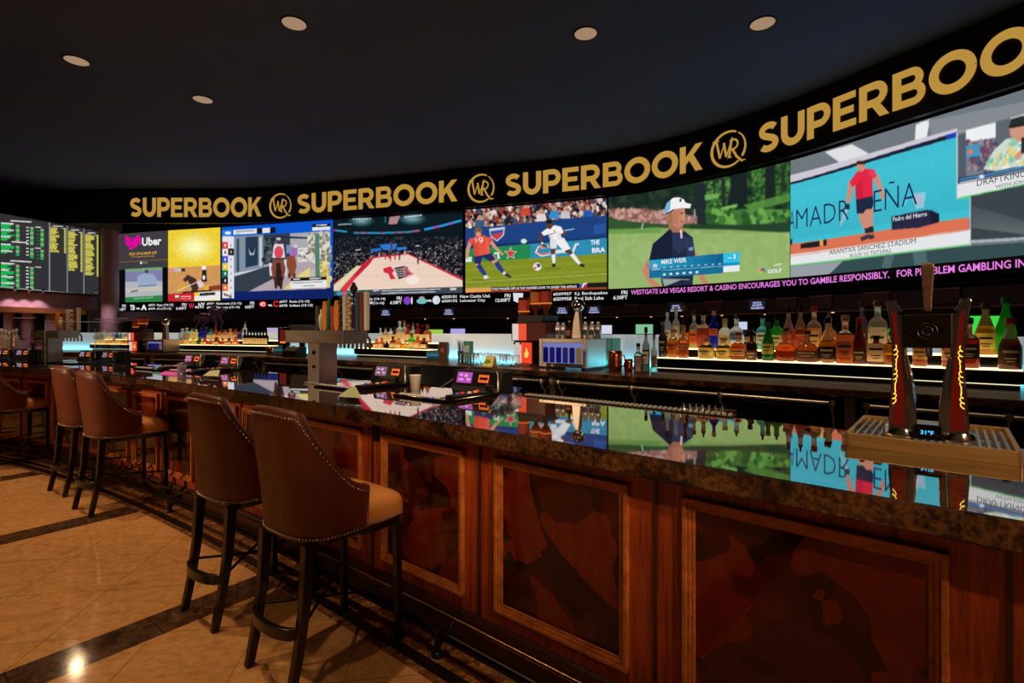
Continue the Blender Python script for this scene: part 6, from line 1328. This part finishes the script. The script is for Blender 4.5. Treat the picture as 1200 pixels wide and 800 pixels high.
row([(446, 384, 7, 'tall', CL, W1, 'steel', 'clear bottle'), (452, 383, 7, 'tall', (214, 190, 170), W1, 'brown', 'pale brown bottle'), (458, 383, 8, 'tall', CL, W1, 'black', 'clear bottle'), (463, 381, 7, 'slope', (120, 70, 50), W1, 'black', 'brown bottle'), (468.5, 376, 9, 'tall', CL, W1, 'white', 'clear bottle'), (474, 375, 7, 'tall', (230, 220, 206), W1, 'gold', 'pale gold bottle'), (478.5, 380, 9, 'slope', RED, W1, 'red', 'red bottle'), (484, 378, 8, 'whisky', (206, 226, 206), W1, 'steel', 'pale green bottle'), (489.5, 379, 9, 'slope', (190, 50, 40), W1, 'red', 'red bottle'), (495, 380, 7, 'tall', (60, 34, 28), W1, 'brown', 'dark bottle'), (501, 380, 9, 'whisky', (206, 110, 60), W1, 'red', 'amber bottle')], TB_, ZB_, 'on the upper tier of the shelf by the draft tower', 'bottles on the upper tier beside the draft tower')
row([(441.5, 397, 8, 'squat', AM, W1, 'cork', 'amber bottle'), (447.5, 396, 8, 'whisky', (230, 150, 70), W1, 'cork', 'orange bottle'), (453.5, 400, 9, 'round', (24, 20, 20), None, 'black', 'black round bottle'), (460.5, 394, 8, 'whisky', (150, 70, 36), W1, 'brown', 'brown bottle'), (467, 396, 9, 'squat', (236, 170, 90), W1, 'cork', 'orange bottle'), (475, 400, 11, 'decant', (236, 200, 90), None, 'gold', 'yellow decanter'), (482.5, 390, 9, 'tall', (70, 206, 60), W1, 'green', 'bright green bottle'), (489.5, 394, 9, 'whisky', (230, 130, 50), W1, 'cork', 'orange bottle'), (497, 396, 9, 'whisky', (110, 60, 44), W1, 'black', 'brown bottle')], TF_, ZF_, 'on the lower tier of the shelf by the draft tower', 'bottles on the lower tier beside the draft tower')
row([(214, 385, 8, 'tall', CL, None, 'white', 'clear bottle'), (219, 384, 7, 'tall', (230, 226, 206), W1, 'white', 'pale bottle'), (225, 384, 8, 'tall', (236, 230, 190), W1, 'gold', 'pale bottle'), (230, 386, 7, 'tall', (240, 230, 130), None, 'white', 'yellow bottle'), (236, 384, 7, 'tall', BL, None, 'blue', 'blue bottle'), (241.5, 383, 8, 'whisky', (50, 50, 160), None, 'blue', 'blue bottle'), (247, 385, 8, 'whisky', (90, 170, 160), W1, 'green', 'teal bottle'), (252.5, 383, 7, 'slope', (200, 90, 60), W1, 'red', 'red bottle'), (258, 386, 7, 'slope', (214, 130, 120), W1, 'black', 'pink bottle'), (264, 385, 8, 'whisky', (220, 150, 100), W1, 'black', 'amber bottle'), (270, 385, 8, 'whisky', (226, 180, 130), W1, 'cork', 'amber bottle'), (276, 384, 8, 'slope', (200, 100, 50), W1, 'brown', 'amber bottle'), (281.5, 387, 6, 'tall', (70, 60, 150), None, 'blue', 'violet bottle'), (287, 376, 6, 'tall', CL, None, 'steel', 'tall clear bottle')], TB_, ZB_, 'on the upper tier of the shelf before the wine', 'bottles on the upper tier beside the wine')
row([(213, 396, 9, 'round', (226, 140, 60), None, 'cork', 'orange bottle'), (220, 397, 8, 'squat', (240, 196, 120), W1, 'cork', 'pale orange bottle'), (227, 396, 9, 'squat', (240, 214, 110), W1, 'cork', 'yellow bottle'), (233.5, 395, 6, 'tall', GN, None, 'green', 'green bottle'), (240, 396, 8, 'squat', (206, 80, 40), W1, 'red', 'red bottle'), (247, 397, 9, 'decant', (206, 100, 40), None, 'gold', 'amber decanter'), (254, 395, 8, 'whisky', (150, 60, 30), W1, 'black', 'brown bottle'), (261, 396, 9, 'round', (220, 120, 50), None, 'cork', 'orange bottle'), (268.5, 396, 9, 'whisky', (190, 80, 36), W1, 'black', 'brown bottle'), (276, 395, 8, 'slope', (226, 120, 60), W1, 'brown', 'orange bottle')], TF_, ZF_, 'on the lower tier of the shelf before the wine', 'bottles on the lower tier beside the wine')
row([(287 + 3.6 * k, 386, 5.0, 'wine', (26, 22, 16), (CRM, .12, .5), 'black', 'dark wine bottle') for k in range(8)], TF_ + .05, ZF_, 'on the shelf beside the terminals', 'dark wine bottles on the shelf')
row([(113, 390, 6, 'tall', (236, 226, 190), W1, 'gold', 'pale gold bottle'), (118, 389, 7, 'tall', (236, 230, 206), None, 'white', 'cream bottle'), (122.5, 387, 7, 'tall', CL, None, 'white', 'clear bottle'), (128, 390, 6, 'tall', (226, 206, 180), W1, 'white', 'cream bottle'), (132.5, 391, 6, 'tall', (190, 150, 140), W1, 'brown', 'pinkish bottle'), (137, 389, 5, 'tall', (60, 60, 170), None, 'blue', 'blue bottle'), (142, 391, 6, 'whisky', (70, 150, 110), None, 'green', 'green bottle'), (147.5, 391, 6, 'slope', (200, 90, 80), W1, 'red', 'red bottle'), (153, 391, 6, 'whisky', (226, 180, 140), W1, 'cork', 'amber bottle'), (158.5, 391, 6, 'whisky', (206, 110, 60), W1, 'black', 'amber bottle')], TB_, ZB_, 'on the upper tier of the far-end shelf', 'bottles on the upper tier of the far-end shelf')
row([(115, 398, 7, 'squat', (236, 200, 120), W1, 'cork', 'pale orange bottle'), (121, 397, 7, 'squat', (240, 214, 150), W1, 'cork', 'pale orange bottle'), (127, 398, 7, 'round', (230, 180, 90), None, 'gold', 'amber round bottle'), (133.5, 397, 6, 'whisky', (206, 150, 110), W1, 'black', 'brown bottle'), (140, 398, 7, 'squat', (226, 190, 70), W1, 'cork', 'yellow bottle'), (147, 398, 7, 'decant', (206, 120, 50), None, 'gold', 'amber decanter'), (154, 398, 7, 'squat', (226, 130, 60), W1, 'cork', 'orange bottle')], TF_, ZF_, 'on the lower tier of the far-end shelf', 'bottles on the lower tier of the far-end shelf')
row([(2, 385, 6, 'tall', (226, 214, 206), None, 'white', 'white bottle'), (6.5, 386, 5, 'tall', (236, 230, 226), None, 'white', 'white bottle'), (11, 388, 5, 'tall', (206, 226, 216), None, 'white', 'pale green bottle'), (15.5, 386, 5, 'tall', (206, 130, 140), None, 'white', 'pink bottle'), (19.5, 385, 5, 'tall', (220, 226, 230), None, 'white', 'clear bottle')], 3.2, CT, 'on the back counter at the frame edge', 'bottles at the far end of the back counter')

# ------------------------------------------------------------------ things along the back counter
def at_counter(px, t): x, y, s = on_line(px, t); return x, y, s
def chiller(px, t, label, k=1.0):
    x, y, s = at_counter(px, t); r = thing('shot_chiller', label, 'drink dispenser', (x, y, CT), bar_rz(s), 'bottle-topped shot chillers')
    K = lambda *a: tuple(v * k for v in a)
    mb = MB(); mb.box(*K(-.20, .20, -.12, .14, 0, .27)); b = mb.build('lower_body', M['black_gloss'], r, bevel=.006)
    mb = MB(); mb.box(*K(-.22, .22, -.15, .16, .27, .46)); u = mb.build('upper_body', principled('smoked_red_panel', rgb(96, 52, 56), .15, coat=.5, var=.05), r, bevel=.006)
    mb = MB(); mb.box(*K(-.20, -.12, -.157, -.15, .275, .45)); mb.build('white_label', glow(226, 214, 206, .9), u)
    mb = MB(); mb.box(*K(-.12, -.02, -.157, -.15, .275, .45)); mb.build('red_panel', glow(240, 84, 50, 1.0), u)
    mb = MB(); mb.box(*K(-.19, -.10, -.127, -.12, .03, .25)); mb.build('white_label', glow(226, 206, 196, .8), b)
    mb = MB(); mb.box(*K(-.10, .03, -.127, -.12, .03, .25)); pn = mb.build('red_panel', glow(236, 64, 40, 1.1), b)
    mb = MB(); mb.prism([tuple(v * k for v in q) for q in ((-.055, .09), (-.02, .09), (-.005, .13), (-.02, .17), (-.04, .2), (-.045, .16), (-.065, .13))], -.1285 * k, -.127 * k, 'y'); mb.build('flame_mark', glow(255, 190, 90, 1.2), pn)
    mb = MB(); mb.prism([tuple(v * k for v in q) for q in ((-.16, .46), (.17, .46), (.2, .54), (-.13, .54))][::1], -.14 * k, .15 * k, 'y')
    mb.v = [(x_, y_, z_) for x_, y_, z_ in mb.v]; mb.build('top_cover', M['black'], r, bevel=.004)
    for j, xx in enumerate((-.16, .0, .13)):
        mb = MB(); z = .54 if j else .46
        mb.lathe([(rr * k, zz * k + z * k) for rr, zz in ((.02, 0), (.022, .05), (.05, .09), (.062, .12), (.062, .27), (.058, .28))], 16, (xx * k, 0, 0)); ib = mb.build('inverted_bottle', bottle_glass((120, 60, 40), .5), r)
        mb = MB(); mb.lathe([(.0635 * k, (.14 + z) * k), (.0635 * k, (.25 + z) * k)], 16, (xx * k, 0, 0)); mb.build('label', flat(*((190, 70, 50), (206, 120, 60), (190, 60, 60))[j]), ib)
        mb = MB(); mb.lathe([(.064 * k, (.12 + z) * k), (.064 * k, (.135 + z) * k)], 16, (xx * k, 0, 0)); mb.build('collar', glow(240, 130, 60, .8), ib)
    for xx in (-.16, -.08):
        mb = MB(); mb.tube([tuple(v * k for v in q) for q in ((xx, -.12, .262), (xx, -.17, .26), (xx, -.175, .23))], .01 * k, 8); mb.build('spout', M['black_gloss'], r)
    mb = MB(); mb.box(*K(-.2, .05, -.2, -.12, 0, .02)); mb.build('drip_tray', M['steel'], r)
chiller(628, 2.95, 'red-lit shot chiller topped with upturned bottles beside the stacked tumblers', 1.0)
chiller(165, 2.8, 'red-lit shot chiller with upturned bottles at the far end by the clear screen', .75)
def football_tap(px, t, zb, label, H):
    x, y, s = at_counter(px, t); r = thing('football_tap', label, 'beer tap', (x, y, zb), bar_rz(s), 'steel taps topped with a football')
    mb = MB(); mb.prism([(-.055, 0), (.055, 0), (.04, H * .4), (.028, H * .68), (-.012, H * .68), (-.04, H * .4)], -.03, .03, 'y'); mb.build('body', M['steel'], r, bevel=.006)
    mb = MB(); mb.ball((.006, 0, H * .83), H * .17, 20, 12, .95); b = mb.build('football', M['chrome'], r)
    mb = MB(); R_ = H * .172
    mb.tube([(.006 + R_ * .3 * math.cos(a), -R_ * .95, H * .83 + R_ * .3 * math.sin(a)) for a in (-.9, -.3, .3, .9, 1.5)], .004, 6); mb.build('laces', M['dark_metal'], b)
def mini_fridge(px, t, label, k):
    x, y, s = at_counter(px, t); r = thing('mini_fridge', label, 'mini fridge', (x, y, CT), bar_rz(s), 'steel mini fridges')
    w, d, h = .27 * k, .2 * k, .30 * k
    mb = MB(); mb.box(-w, w, -d + .02, d, .02, h); mb.build('body', M['steel'], r, bevel=.005)
    mb = MB()
    for q in ((-w, -w + .04, .02, h), (w - .04, w, .02, h), (-w + .04, w - .04, .02, .06), (-w + .04, w - .04, h - .04, h)): mb.box(q[0], q[1], -d, -d + .02, q[2], q[3])
    dr = mb.build('door_frame', M['steel'], r, bevel=.003)
    mb = MB(); mb.box(-w + .04, w - .04, -d + .012, -d + .019, .06, h - .04); mb.build('lit_interior', glow(120, 124, 190, .9), dr)
    for j in range(6):
        c = ((50, 44, 140), (70, 64, 170), (60, 56, 160), (90, 86, 176), (60, 60, 150), (226, 206, 90))[j]; xx = -w + .08 + (2 * w - .16) * j / 5
        mb = MB(); mb.lathe([(.027 * k, .065 * k), (.03 * k, .075 * k), (.03 * k, .2 * k), (.024 * k, .215 * k)], 12, (xx, -d + .0, 0), sy=.3); mb.build('can', bottle_glass(c), dr)
    for q in (-1, 1):
        mb = MB(); mb.box(q * (w - .05) - .02, q * (w - .05) + .02, -d + .03, d - .02, 0, .02); mb.build('foot', M['black'], r)
    return x, y, s, h
X, Y, S_, hF = mini_fridge(671, 2.85, 'steel mini fridge with purple-lit cans under the football-topped tap', 1.0)
football_tap(677, 2.85, CT + hF, 'steel tap topped with a chrome football on the steel mini fridge', .40)
for px, yt, lab in ((653.7, 377, 'silver aluminium bottle at the outer end of the fridge top'), (660, 377, 'silver aluminium bottle beside the brown beer bottle'), (686, 376, 'silver aluminium bottle just past the football-topped tap'), (693.8, 376, 'middle silver aluminium bottle of the three past the football tap'), (701, 376, 'last silver aluminium bottle on the fridge top')):
    x, y, s = at_counter(px, 2.85); zb = CT + hF; H = zat(yt, y) - zb; r = thing('aluminium_bottle', lab, 'bottle', (x, y, zb), bar_rz(s), 'silver bottles on the mini fridge')
    MB().lathe([(.001, 0), (.03, 0), (.031, H * .6), (.022, H * .78), (.016, H * .86), (.016, H * .94)], 16).build('body', principled('satin_aluminium', rgb(206, 208, 214), .3, .7, var=.05), r); MB().lathe([(.018, H * .94), (.018, H), (.001, H)], 12).build('cap', M['chrome'], r)
    MB().lathe([(.0318, H * .22), (.0318, H * .5)], 10, arc=(PI * 1.2, PI * 1.8)).build('label', flat(60, 66, 80), r)
bottle(667, 375, 8, 'wine', (70, 34, 18), ((110, 40, 30), .15, .5), 'gold', 'brown beer bottle standing on the mini fridge by the football tap', 2.85, CT + hF, 'bottles on the mini fridge')
x2, y2, s2, hF2 = mini_fridge(191, 2.75, 'steel mini fridge at the far end beside the far shot chiller', .75)
football_tap(194, 2.75, CT + hF2, 'steel tap topped with a chrome football at the far end', .36)
# green-tinted glass box, copper mugs, small bottles
x, y, s = at_counter(714, 3.25); t = thing('glass_box', 'open green-tinted glass box beside the steel mini fridge', 'box', (x, y, CT), bar_rz(s)); mb = MB()
for q in ((-.08, .08, -.1, -.094), (-.08, .08, .094, .1), (-.08, -.074, -.1, .1), (.074, .08, -.1, .1)): mb.box(q[0], q[1], q[2], q[3], .004, .3)
mb.build('sides', principled('green_glass', rgb(170, 214, 200), .06, trans=.85, ior=1.15, var=.04), t); MB().box(-.08, .08, -.1, .1, 0, .004).build('bottom', flat(150, 190, 180), t)
def copper_mug(px, ytop, wpx, label, t=2.8):
    x, y, s = at_counter(px, t); H = zat(ytop, y) - CT; R = wpx * y / FOC / 2; r = thing('copper_mug', label, 'mug', (x, y, CT), bar_rz(s) , 'hammered copper mugs')
    MB().lathe([(.001, 0), (R * .86, 0), (R, H * .35), (R * .97, H * .8), (R * .93, H), (R * .88, H), (R * .86, .01), (.001, .01)], 22).build('body', M['copper'], r)
    mb = MB(); mb.tube([(R * .9, 0, H * .82), (R * 1.35, 0, H * .78), (R * 1.45, 0, H * .5), (R * 1.2, 0, H * .25), (R * .9, 0, H * .22)], .006, 8); mb.build('handle', M['brass'], r)
copper_mug(721, 411, 17, 'large hammered copper mug on the counter beside the glass box'); copper_mug(736.5, 420.5, 10.5, 'small hammered copper mug next to the large one'); copper_mug(316.5, 406.5, 8, 'hammered copper mug beside the dark terminal at the far wine shelf', 2.9)
bottle(748, 402, 10, 'squat', (200, 84, 50), None, 'black', 'small orange bottle with a black cap on the counter beside the copper mugs', 2.85, CT, 'small bottles on the counter')
bottle(757, 383, 9, 'tall', (110, 74, 50), (WH_, .2, .5), 'black', 'slim brown bottle with a pale label before the nearest shelf', 2.9, CT, 'small bottles on the counter')
bottle(766.5, 392, 7.5, 'tall', (206, 196, 170), ((150, 130, 100), .2, .5), 'steel', 'slim pale bottle with a steel top at the end of the nearest shelf', 2.9, CT, 'small bottles on the counter')
# upturned tumblers
k = 0
for (t, pxs) in ((2.62, (543, 550.5, 558, 589, 597, 605)), (2.78, (546, 554, 562, 570, 578, 586, 594))):
    for j, px in enumerate(pxs):
        x, y, s = at_counter(px, t); r = thing('tumbler', '%s upturned clear tumbler in the %s row beside the red-lit chiller' % (ordn[j], 'front' if t < 2.7 else 'rear'), 'glass', (x, y, CT), 0, 'upturned tumblers on the back counter')
        MB().lathe([(.041, 0), (.034, .125), (.001, .127), (.001, .115), (.031, .113), (.0385, 0)], 18).build('body', M['glass'], r)
        k += 1
x, y, s = at_counter(574, 2.58); t = thing('table_tent', 'folded yellow-green menu tent standing among the tumblers', 'menu', (x, y, CT), bar_rz(s) - .1)
mb = MB(); mb.hexa([(-.075, -.04, 0), (.075, -.04, 0), (.075, -.037, 0), (-.075, -.037, 0), (-.055, .0, .115), (.075, .0, .115), (.075, .003, .115), (-.055, .003, .115)]); f = mb.build('front_leaf', flat(196, 200, 120), t)
mb = MB(); mb.hexa([(-.075, .037, 0), (.075, .037, 0), (.075, .04, 0), (-.075, .04, 0), (-.055, .0, .115), (.075, .0, .115), (.075, .003, .115), (-.055, .003, .115)]); mb.build('rear_leaf', flat(170, 170, 130), t)
mb = MB(); mb.prism([(-.05, .03), (.0, .03), (.04, .055), (.01, .075), (-.02, .07)], -.0335, -.029, 'y'); mb.build('print', flat(120, 150, 60), f)
x, y, s = at_counter(520, 3.0); t = thing('menu_stand', 'dark brown framed stand with a round emblem behind the tumblers', 'stand', (x, y, CT), bar_rz(s))
MB().box(-.07, .07, -.02, .02, 0, .235).build('panel', M['wood_dark'], t, bevel=.004); mb = MB(); mb.lathe([(.03, 0), (.03, .003)], 20, M=Matrix.Translation((0, -.0235, .13)) @ Matrix.Rotation(PI / 2, 4, 'X').inverted() @ Matrix.Translation((0, 0, -.0015))); mb.build('emblem', flat(140, 80, 60), t)
x, y, s = at_counter(549.5, 3.0); t = thing('carton', 'small green carton standing behind the tumblers', 'box', (x, y, CT), bar_rz(s)); MB().box(-.045, .045, -.03, .03, 0, .25).build('body', flat(60, 130, 110), t, bevel=.002); MB().box(-.03, .03, -.032, -.03, .12, .2).build('label', flat(150, 190, 170), t)
x, y, s = at_counter(540, 2.95); t = thing('straw_caddy', 'black caddy of dark straws among the tumblers', 'caddy', (x, y, CT), bar_rz(s)); MB().lathe([(.035, 0), (.04, .13), (.036, .13), (.032, .006), (.001, .006)], 16).build('cup', M['black'], t)
mb = MB()
for j in range(11): a = j * 2.4; mb.tube([(.02 * math.cos(a), .02 * math.sin(a), .01), (.045 * math.cos(a), .045 * math.sin(a), .25 + .02 * math.sin(j * 3))], .0035, 5)
mb.build('straws', M['black'], t)['kind'] = 'stuff'
# sloped black lid of bar equipment behind the machines
x, y, s = on_line(505, 1.55); t = thing('ice_bin', 'black ice bin with a sloping lid behind the nearest gaming machines', 'ice bin', (x, y, .012), bar_rz(s))
MB().box(-.3, .3, -.2, .2, 0, .9).build('body', M['black'], t, bevel=.006)
mb = MB(); mb.hexa([(-.3, -.2, .9), (.3, -.2, .9), (.3, .2, .9), (-.3, .2, .9), (-.27, -.16, .98), (.27, -.16, .98), (.3, .19, 1.115), (-.3, .19, 1.115)]); l_ = mb.build('lid', M['black_gloss'], t, bevel=.004)
mb = MB(); mb.tube([(.285, -.18, .96), (.305, .19, 1.12)], .008, 8); mb.build('edge_strip', M['steel'], l_)
# speed rack behind the bar's inner edge
sa, sb = on_line(858, 1.28)[2], on_line(790, 1.28)[2]; sm = (sa + sb) / 2
t = thing('speed_rack', 'bright steel speed rack of capped bottles behind the ribbed bar mat', 'bottle rack', tuple(bar(sm, 1.28, .012)), bar_rz(sm)); w = (sb - sa) / 2
mb = MB()
for q in ((-w, w, .075, .085, .75, 1.02), (-w, w, -.075, -.065, .75, .9), (-w, -w + .01, -.075, .085, .75, .98), (w - .01, w, -.075, .085, .75, .98), (-w, w, -.075, .085, .74, .75), (-w, -w + .03, -.03, .03, 0, .74), (w - .03, w, -.03, .03, 0, .74)): mb.box(q[0], q[1], q[2], q[3], q[4] - .012, q[5] - .012)
mb.build('frame', M['chrome'], t, bevel=.002)
for j in range(7):
    xx = -w + .05 + (2 * w - .1) * j / 6; mb = MB(); mb.lathe([(.001, .74), (.03, .74), (.032, .9), (.014, .955), (.014, .995)], 12, (xx, 0, 0)); b = mb.build('bottle', bottle_glass(((190, 120, 60), CL, (206, 160, 90))[j % 3], .6), t); mb = MB(); mb.lathe([(.012, .995), (.008, 1.01), (.005, 1.035)], 8, (xx, 0, 0)); mb.build('pourer', M['chrome'], b)
# terminals at the far part of the back counter
x, y, s = at_counter(333, 2.75); t = thing('order_terminal', 'black order terminal with a red-lit screen at the far wine shelf', 'terminal', (x, y, CT), bar_rz(s)); MB().box(-.12, .12, -.02, .02, .16, .42).build('case', M['black_gloss'], t, bevel=.006); MB().box(-.07, .07, -.024, -.02, .18, .39).build('display', glow(90, 26, 18), t); MB().box(-.06, .06, -.027, -.024, .19, .215).build('lit_bar', glow(250, 120, 50, 1.3), t); mb = MB(); mb.box(-.1, .1, -.08, .1, 0, .02); mb.box(-.04, .04, 0, .04, .02, .16); mb.build('stand', M['black'], t)
x, y, s = at_counter(354, 2.9); t = thing('order_terminal', 'grey-backed order terminal beside the red-lit one, behind the draft tower', 'terminal', (x, y, CT), bar_rz(s) + .4); MB().box(-.2, .2, -.02, .02, .2, .46).build('case', flat(96, 88, 100), t, bevel=.006); mb = MB(); mb.box(-.12, .12, -.1, .1, 0, .02); mb.box(-.04, .04, -.01, .03, .02, .2); mb.build('stand', M['black'], t); MB().box(-.18, .18, .02, .024, .22, .44).build('display', glow(90, 96, 130, .6), t)
x, y, s = at_counter(345, 2.6); t = thing('receipt_printer', 'low black receipt printer below the terminals', 'printer', (x, y, CT), bar_rz(s)); MB().prism([(-.1, 0), (-.1, .09), (-.02, .14), (.1, .14), (.1, 0)], -.14, .14, 'x').build('body', M['black'], t, bevel=.008); MB().box(-.05, .05, -.03, -.02, .13, .16).build('paper_slip', flat(214, 210, 206), t)
# bronze horse and rider on a plinth beyond the counter
x, y, s = on_line(247, 4.6); t = thing('horse_statue', 'bronze horse and rider statue on a dark plinth beyond the far bottles', 'statue', (x, y, 0), bar_rz(s) + .1)
MB().box(-.3, .3, -.16, .16, 0, 1.42).build('plinth', M['darkwall'], t, bevel=.01)
bz = principled('violet_bronze', rgb(96, 74, 110), .3, .7, var=.15, vscale=20)  # bronze with a violet tint
bm = MB()
bm.tube([(-.25, 0, 1.70), (-.2, 0, 1.74), (-.05, 0, 1.73), (.12, 0, 1.74), (.2, 0, 1.76)], [.06, .085, .075, .085, .06], 12); bm.tube([(.15, 0, 1.76), (.24, 0, 1.85), (.28, 0, 1.92)], [.07, .05, .04], 10); bm.tube([(.25, 0, 1.93), (.32, 0, 1.89), (.37, 0, 1.85)], [.035, .035, .022], 10); bm.tube([(.27, .02, 1.94), (.265, .02, 1.975)], [.012, .004], 6); bm.tube([(.27, -.02, 1.94), (.265, -.02, 1.975)], [.012, .004], 6)
for (px_, py2, pts) in ((.15, .04, [(.15, 1.7), (.24, 1.62), (.2, 1.52), (.22, 1.44)]), (.15, -.04, [(.15, 1.7), (.17, 1.58), (.15, 1.5), (.16, 1.43)]), (-.2, .04, [(-.2, 1.7), (-.17, 1.6), (-.26, 1.52), (-.27, 1.43)]), (-.22, -.04, [(-.22, 1.7), (-.24, 1.6), (-.33, 1.52), (-.31, 1.43)])): bm.tube([(a, py2, b) for a, b in pts], [.045, .03, .02, .024], 8)
bm.tube([(-.27, 0, 1.75), (-.36, 0, 1.74), (-.4, 0, 1.62)], [.02, .03, .01], 8); h = bm.build('horse', bz, t)
bm = MB(); bm.tube([(-.03, 0, 1.79), (.0, 0, 1.86), (.06, 0, 1.94)], [.05, .055, .045], 10); bm.ball((.09, 0, 2.0), .035, 10, 8); bm.tube([(.04, .05, 1.93), (.12, .05, 1.88), (.19, .02, 1.87)], [.022, .018, .012], 8); bm.tube([(.04, -.05, 1.93), (.12, -.05, 1.88), (.19, -.02, 1.87)], [.022, .018, .012], 8)
for q in (-1, 1): bm.tube([(-.02, q * .05, 1.79), (.07, q * .09, 1.75), (.0, q * .1, 1.64), (.04, q * .1, 1.62)], [.035, .03, .02, .016], 8)
bm.build('rider', bz, t)

# ================================================================== light, camera, output
wd = bpy.data.worlds.new('hall_ambient'); SC.world = wd; wd.use_nodes = True
wd.node_tree.nodes['Background'].inputs[0].default_value = (.9, .62, .45, 1); wd.node_tree.nodes['Background'].inputs[1].default_value = .01
cd = bpy.data.cameras.new('camera'); cam = bpy.data.objects.new('camera', cd); COL.objects.link(cam)
cam.location = (0, 0, EYE); cam.rotation_euler = (PI / 2, 0, 0); cd.sensor_fit = 'HORIZONTAL'; cd.sensor_width = 36; cd.lens = 36 * FOC / 1200; cd.shift_y = -(400 - HOR) / 1200; cd.clip_start = .05; cd.clip_end = 200
SC.camera = cam
vs_ = SC.view_settings; SC.display_settings.display_device = 'sRGB'; vs_.view_transform = 'Standard'; vs_.look = 'None'; vs_.exposure = 0.0; vs_.gamma = 1.0; vs_.use_curve_mapping = False
cy_ = SC.cycles; cy_.use_denoising = True; cy_.max_bounces = 10; cy_.transmission_bounces = 8; cy_.transparent_max_bounces = 8; cy_.glossy_bounces = 5; cy_.diffuse_bounces = 3; cy_.sample_clamp_indirect = 4; cy_.caustics_refractive = True; cy_.caustics_reflective = False
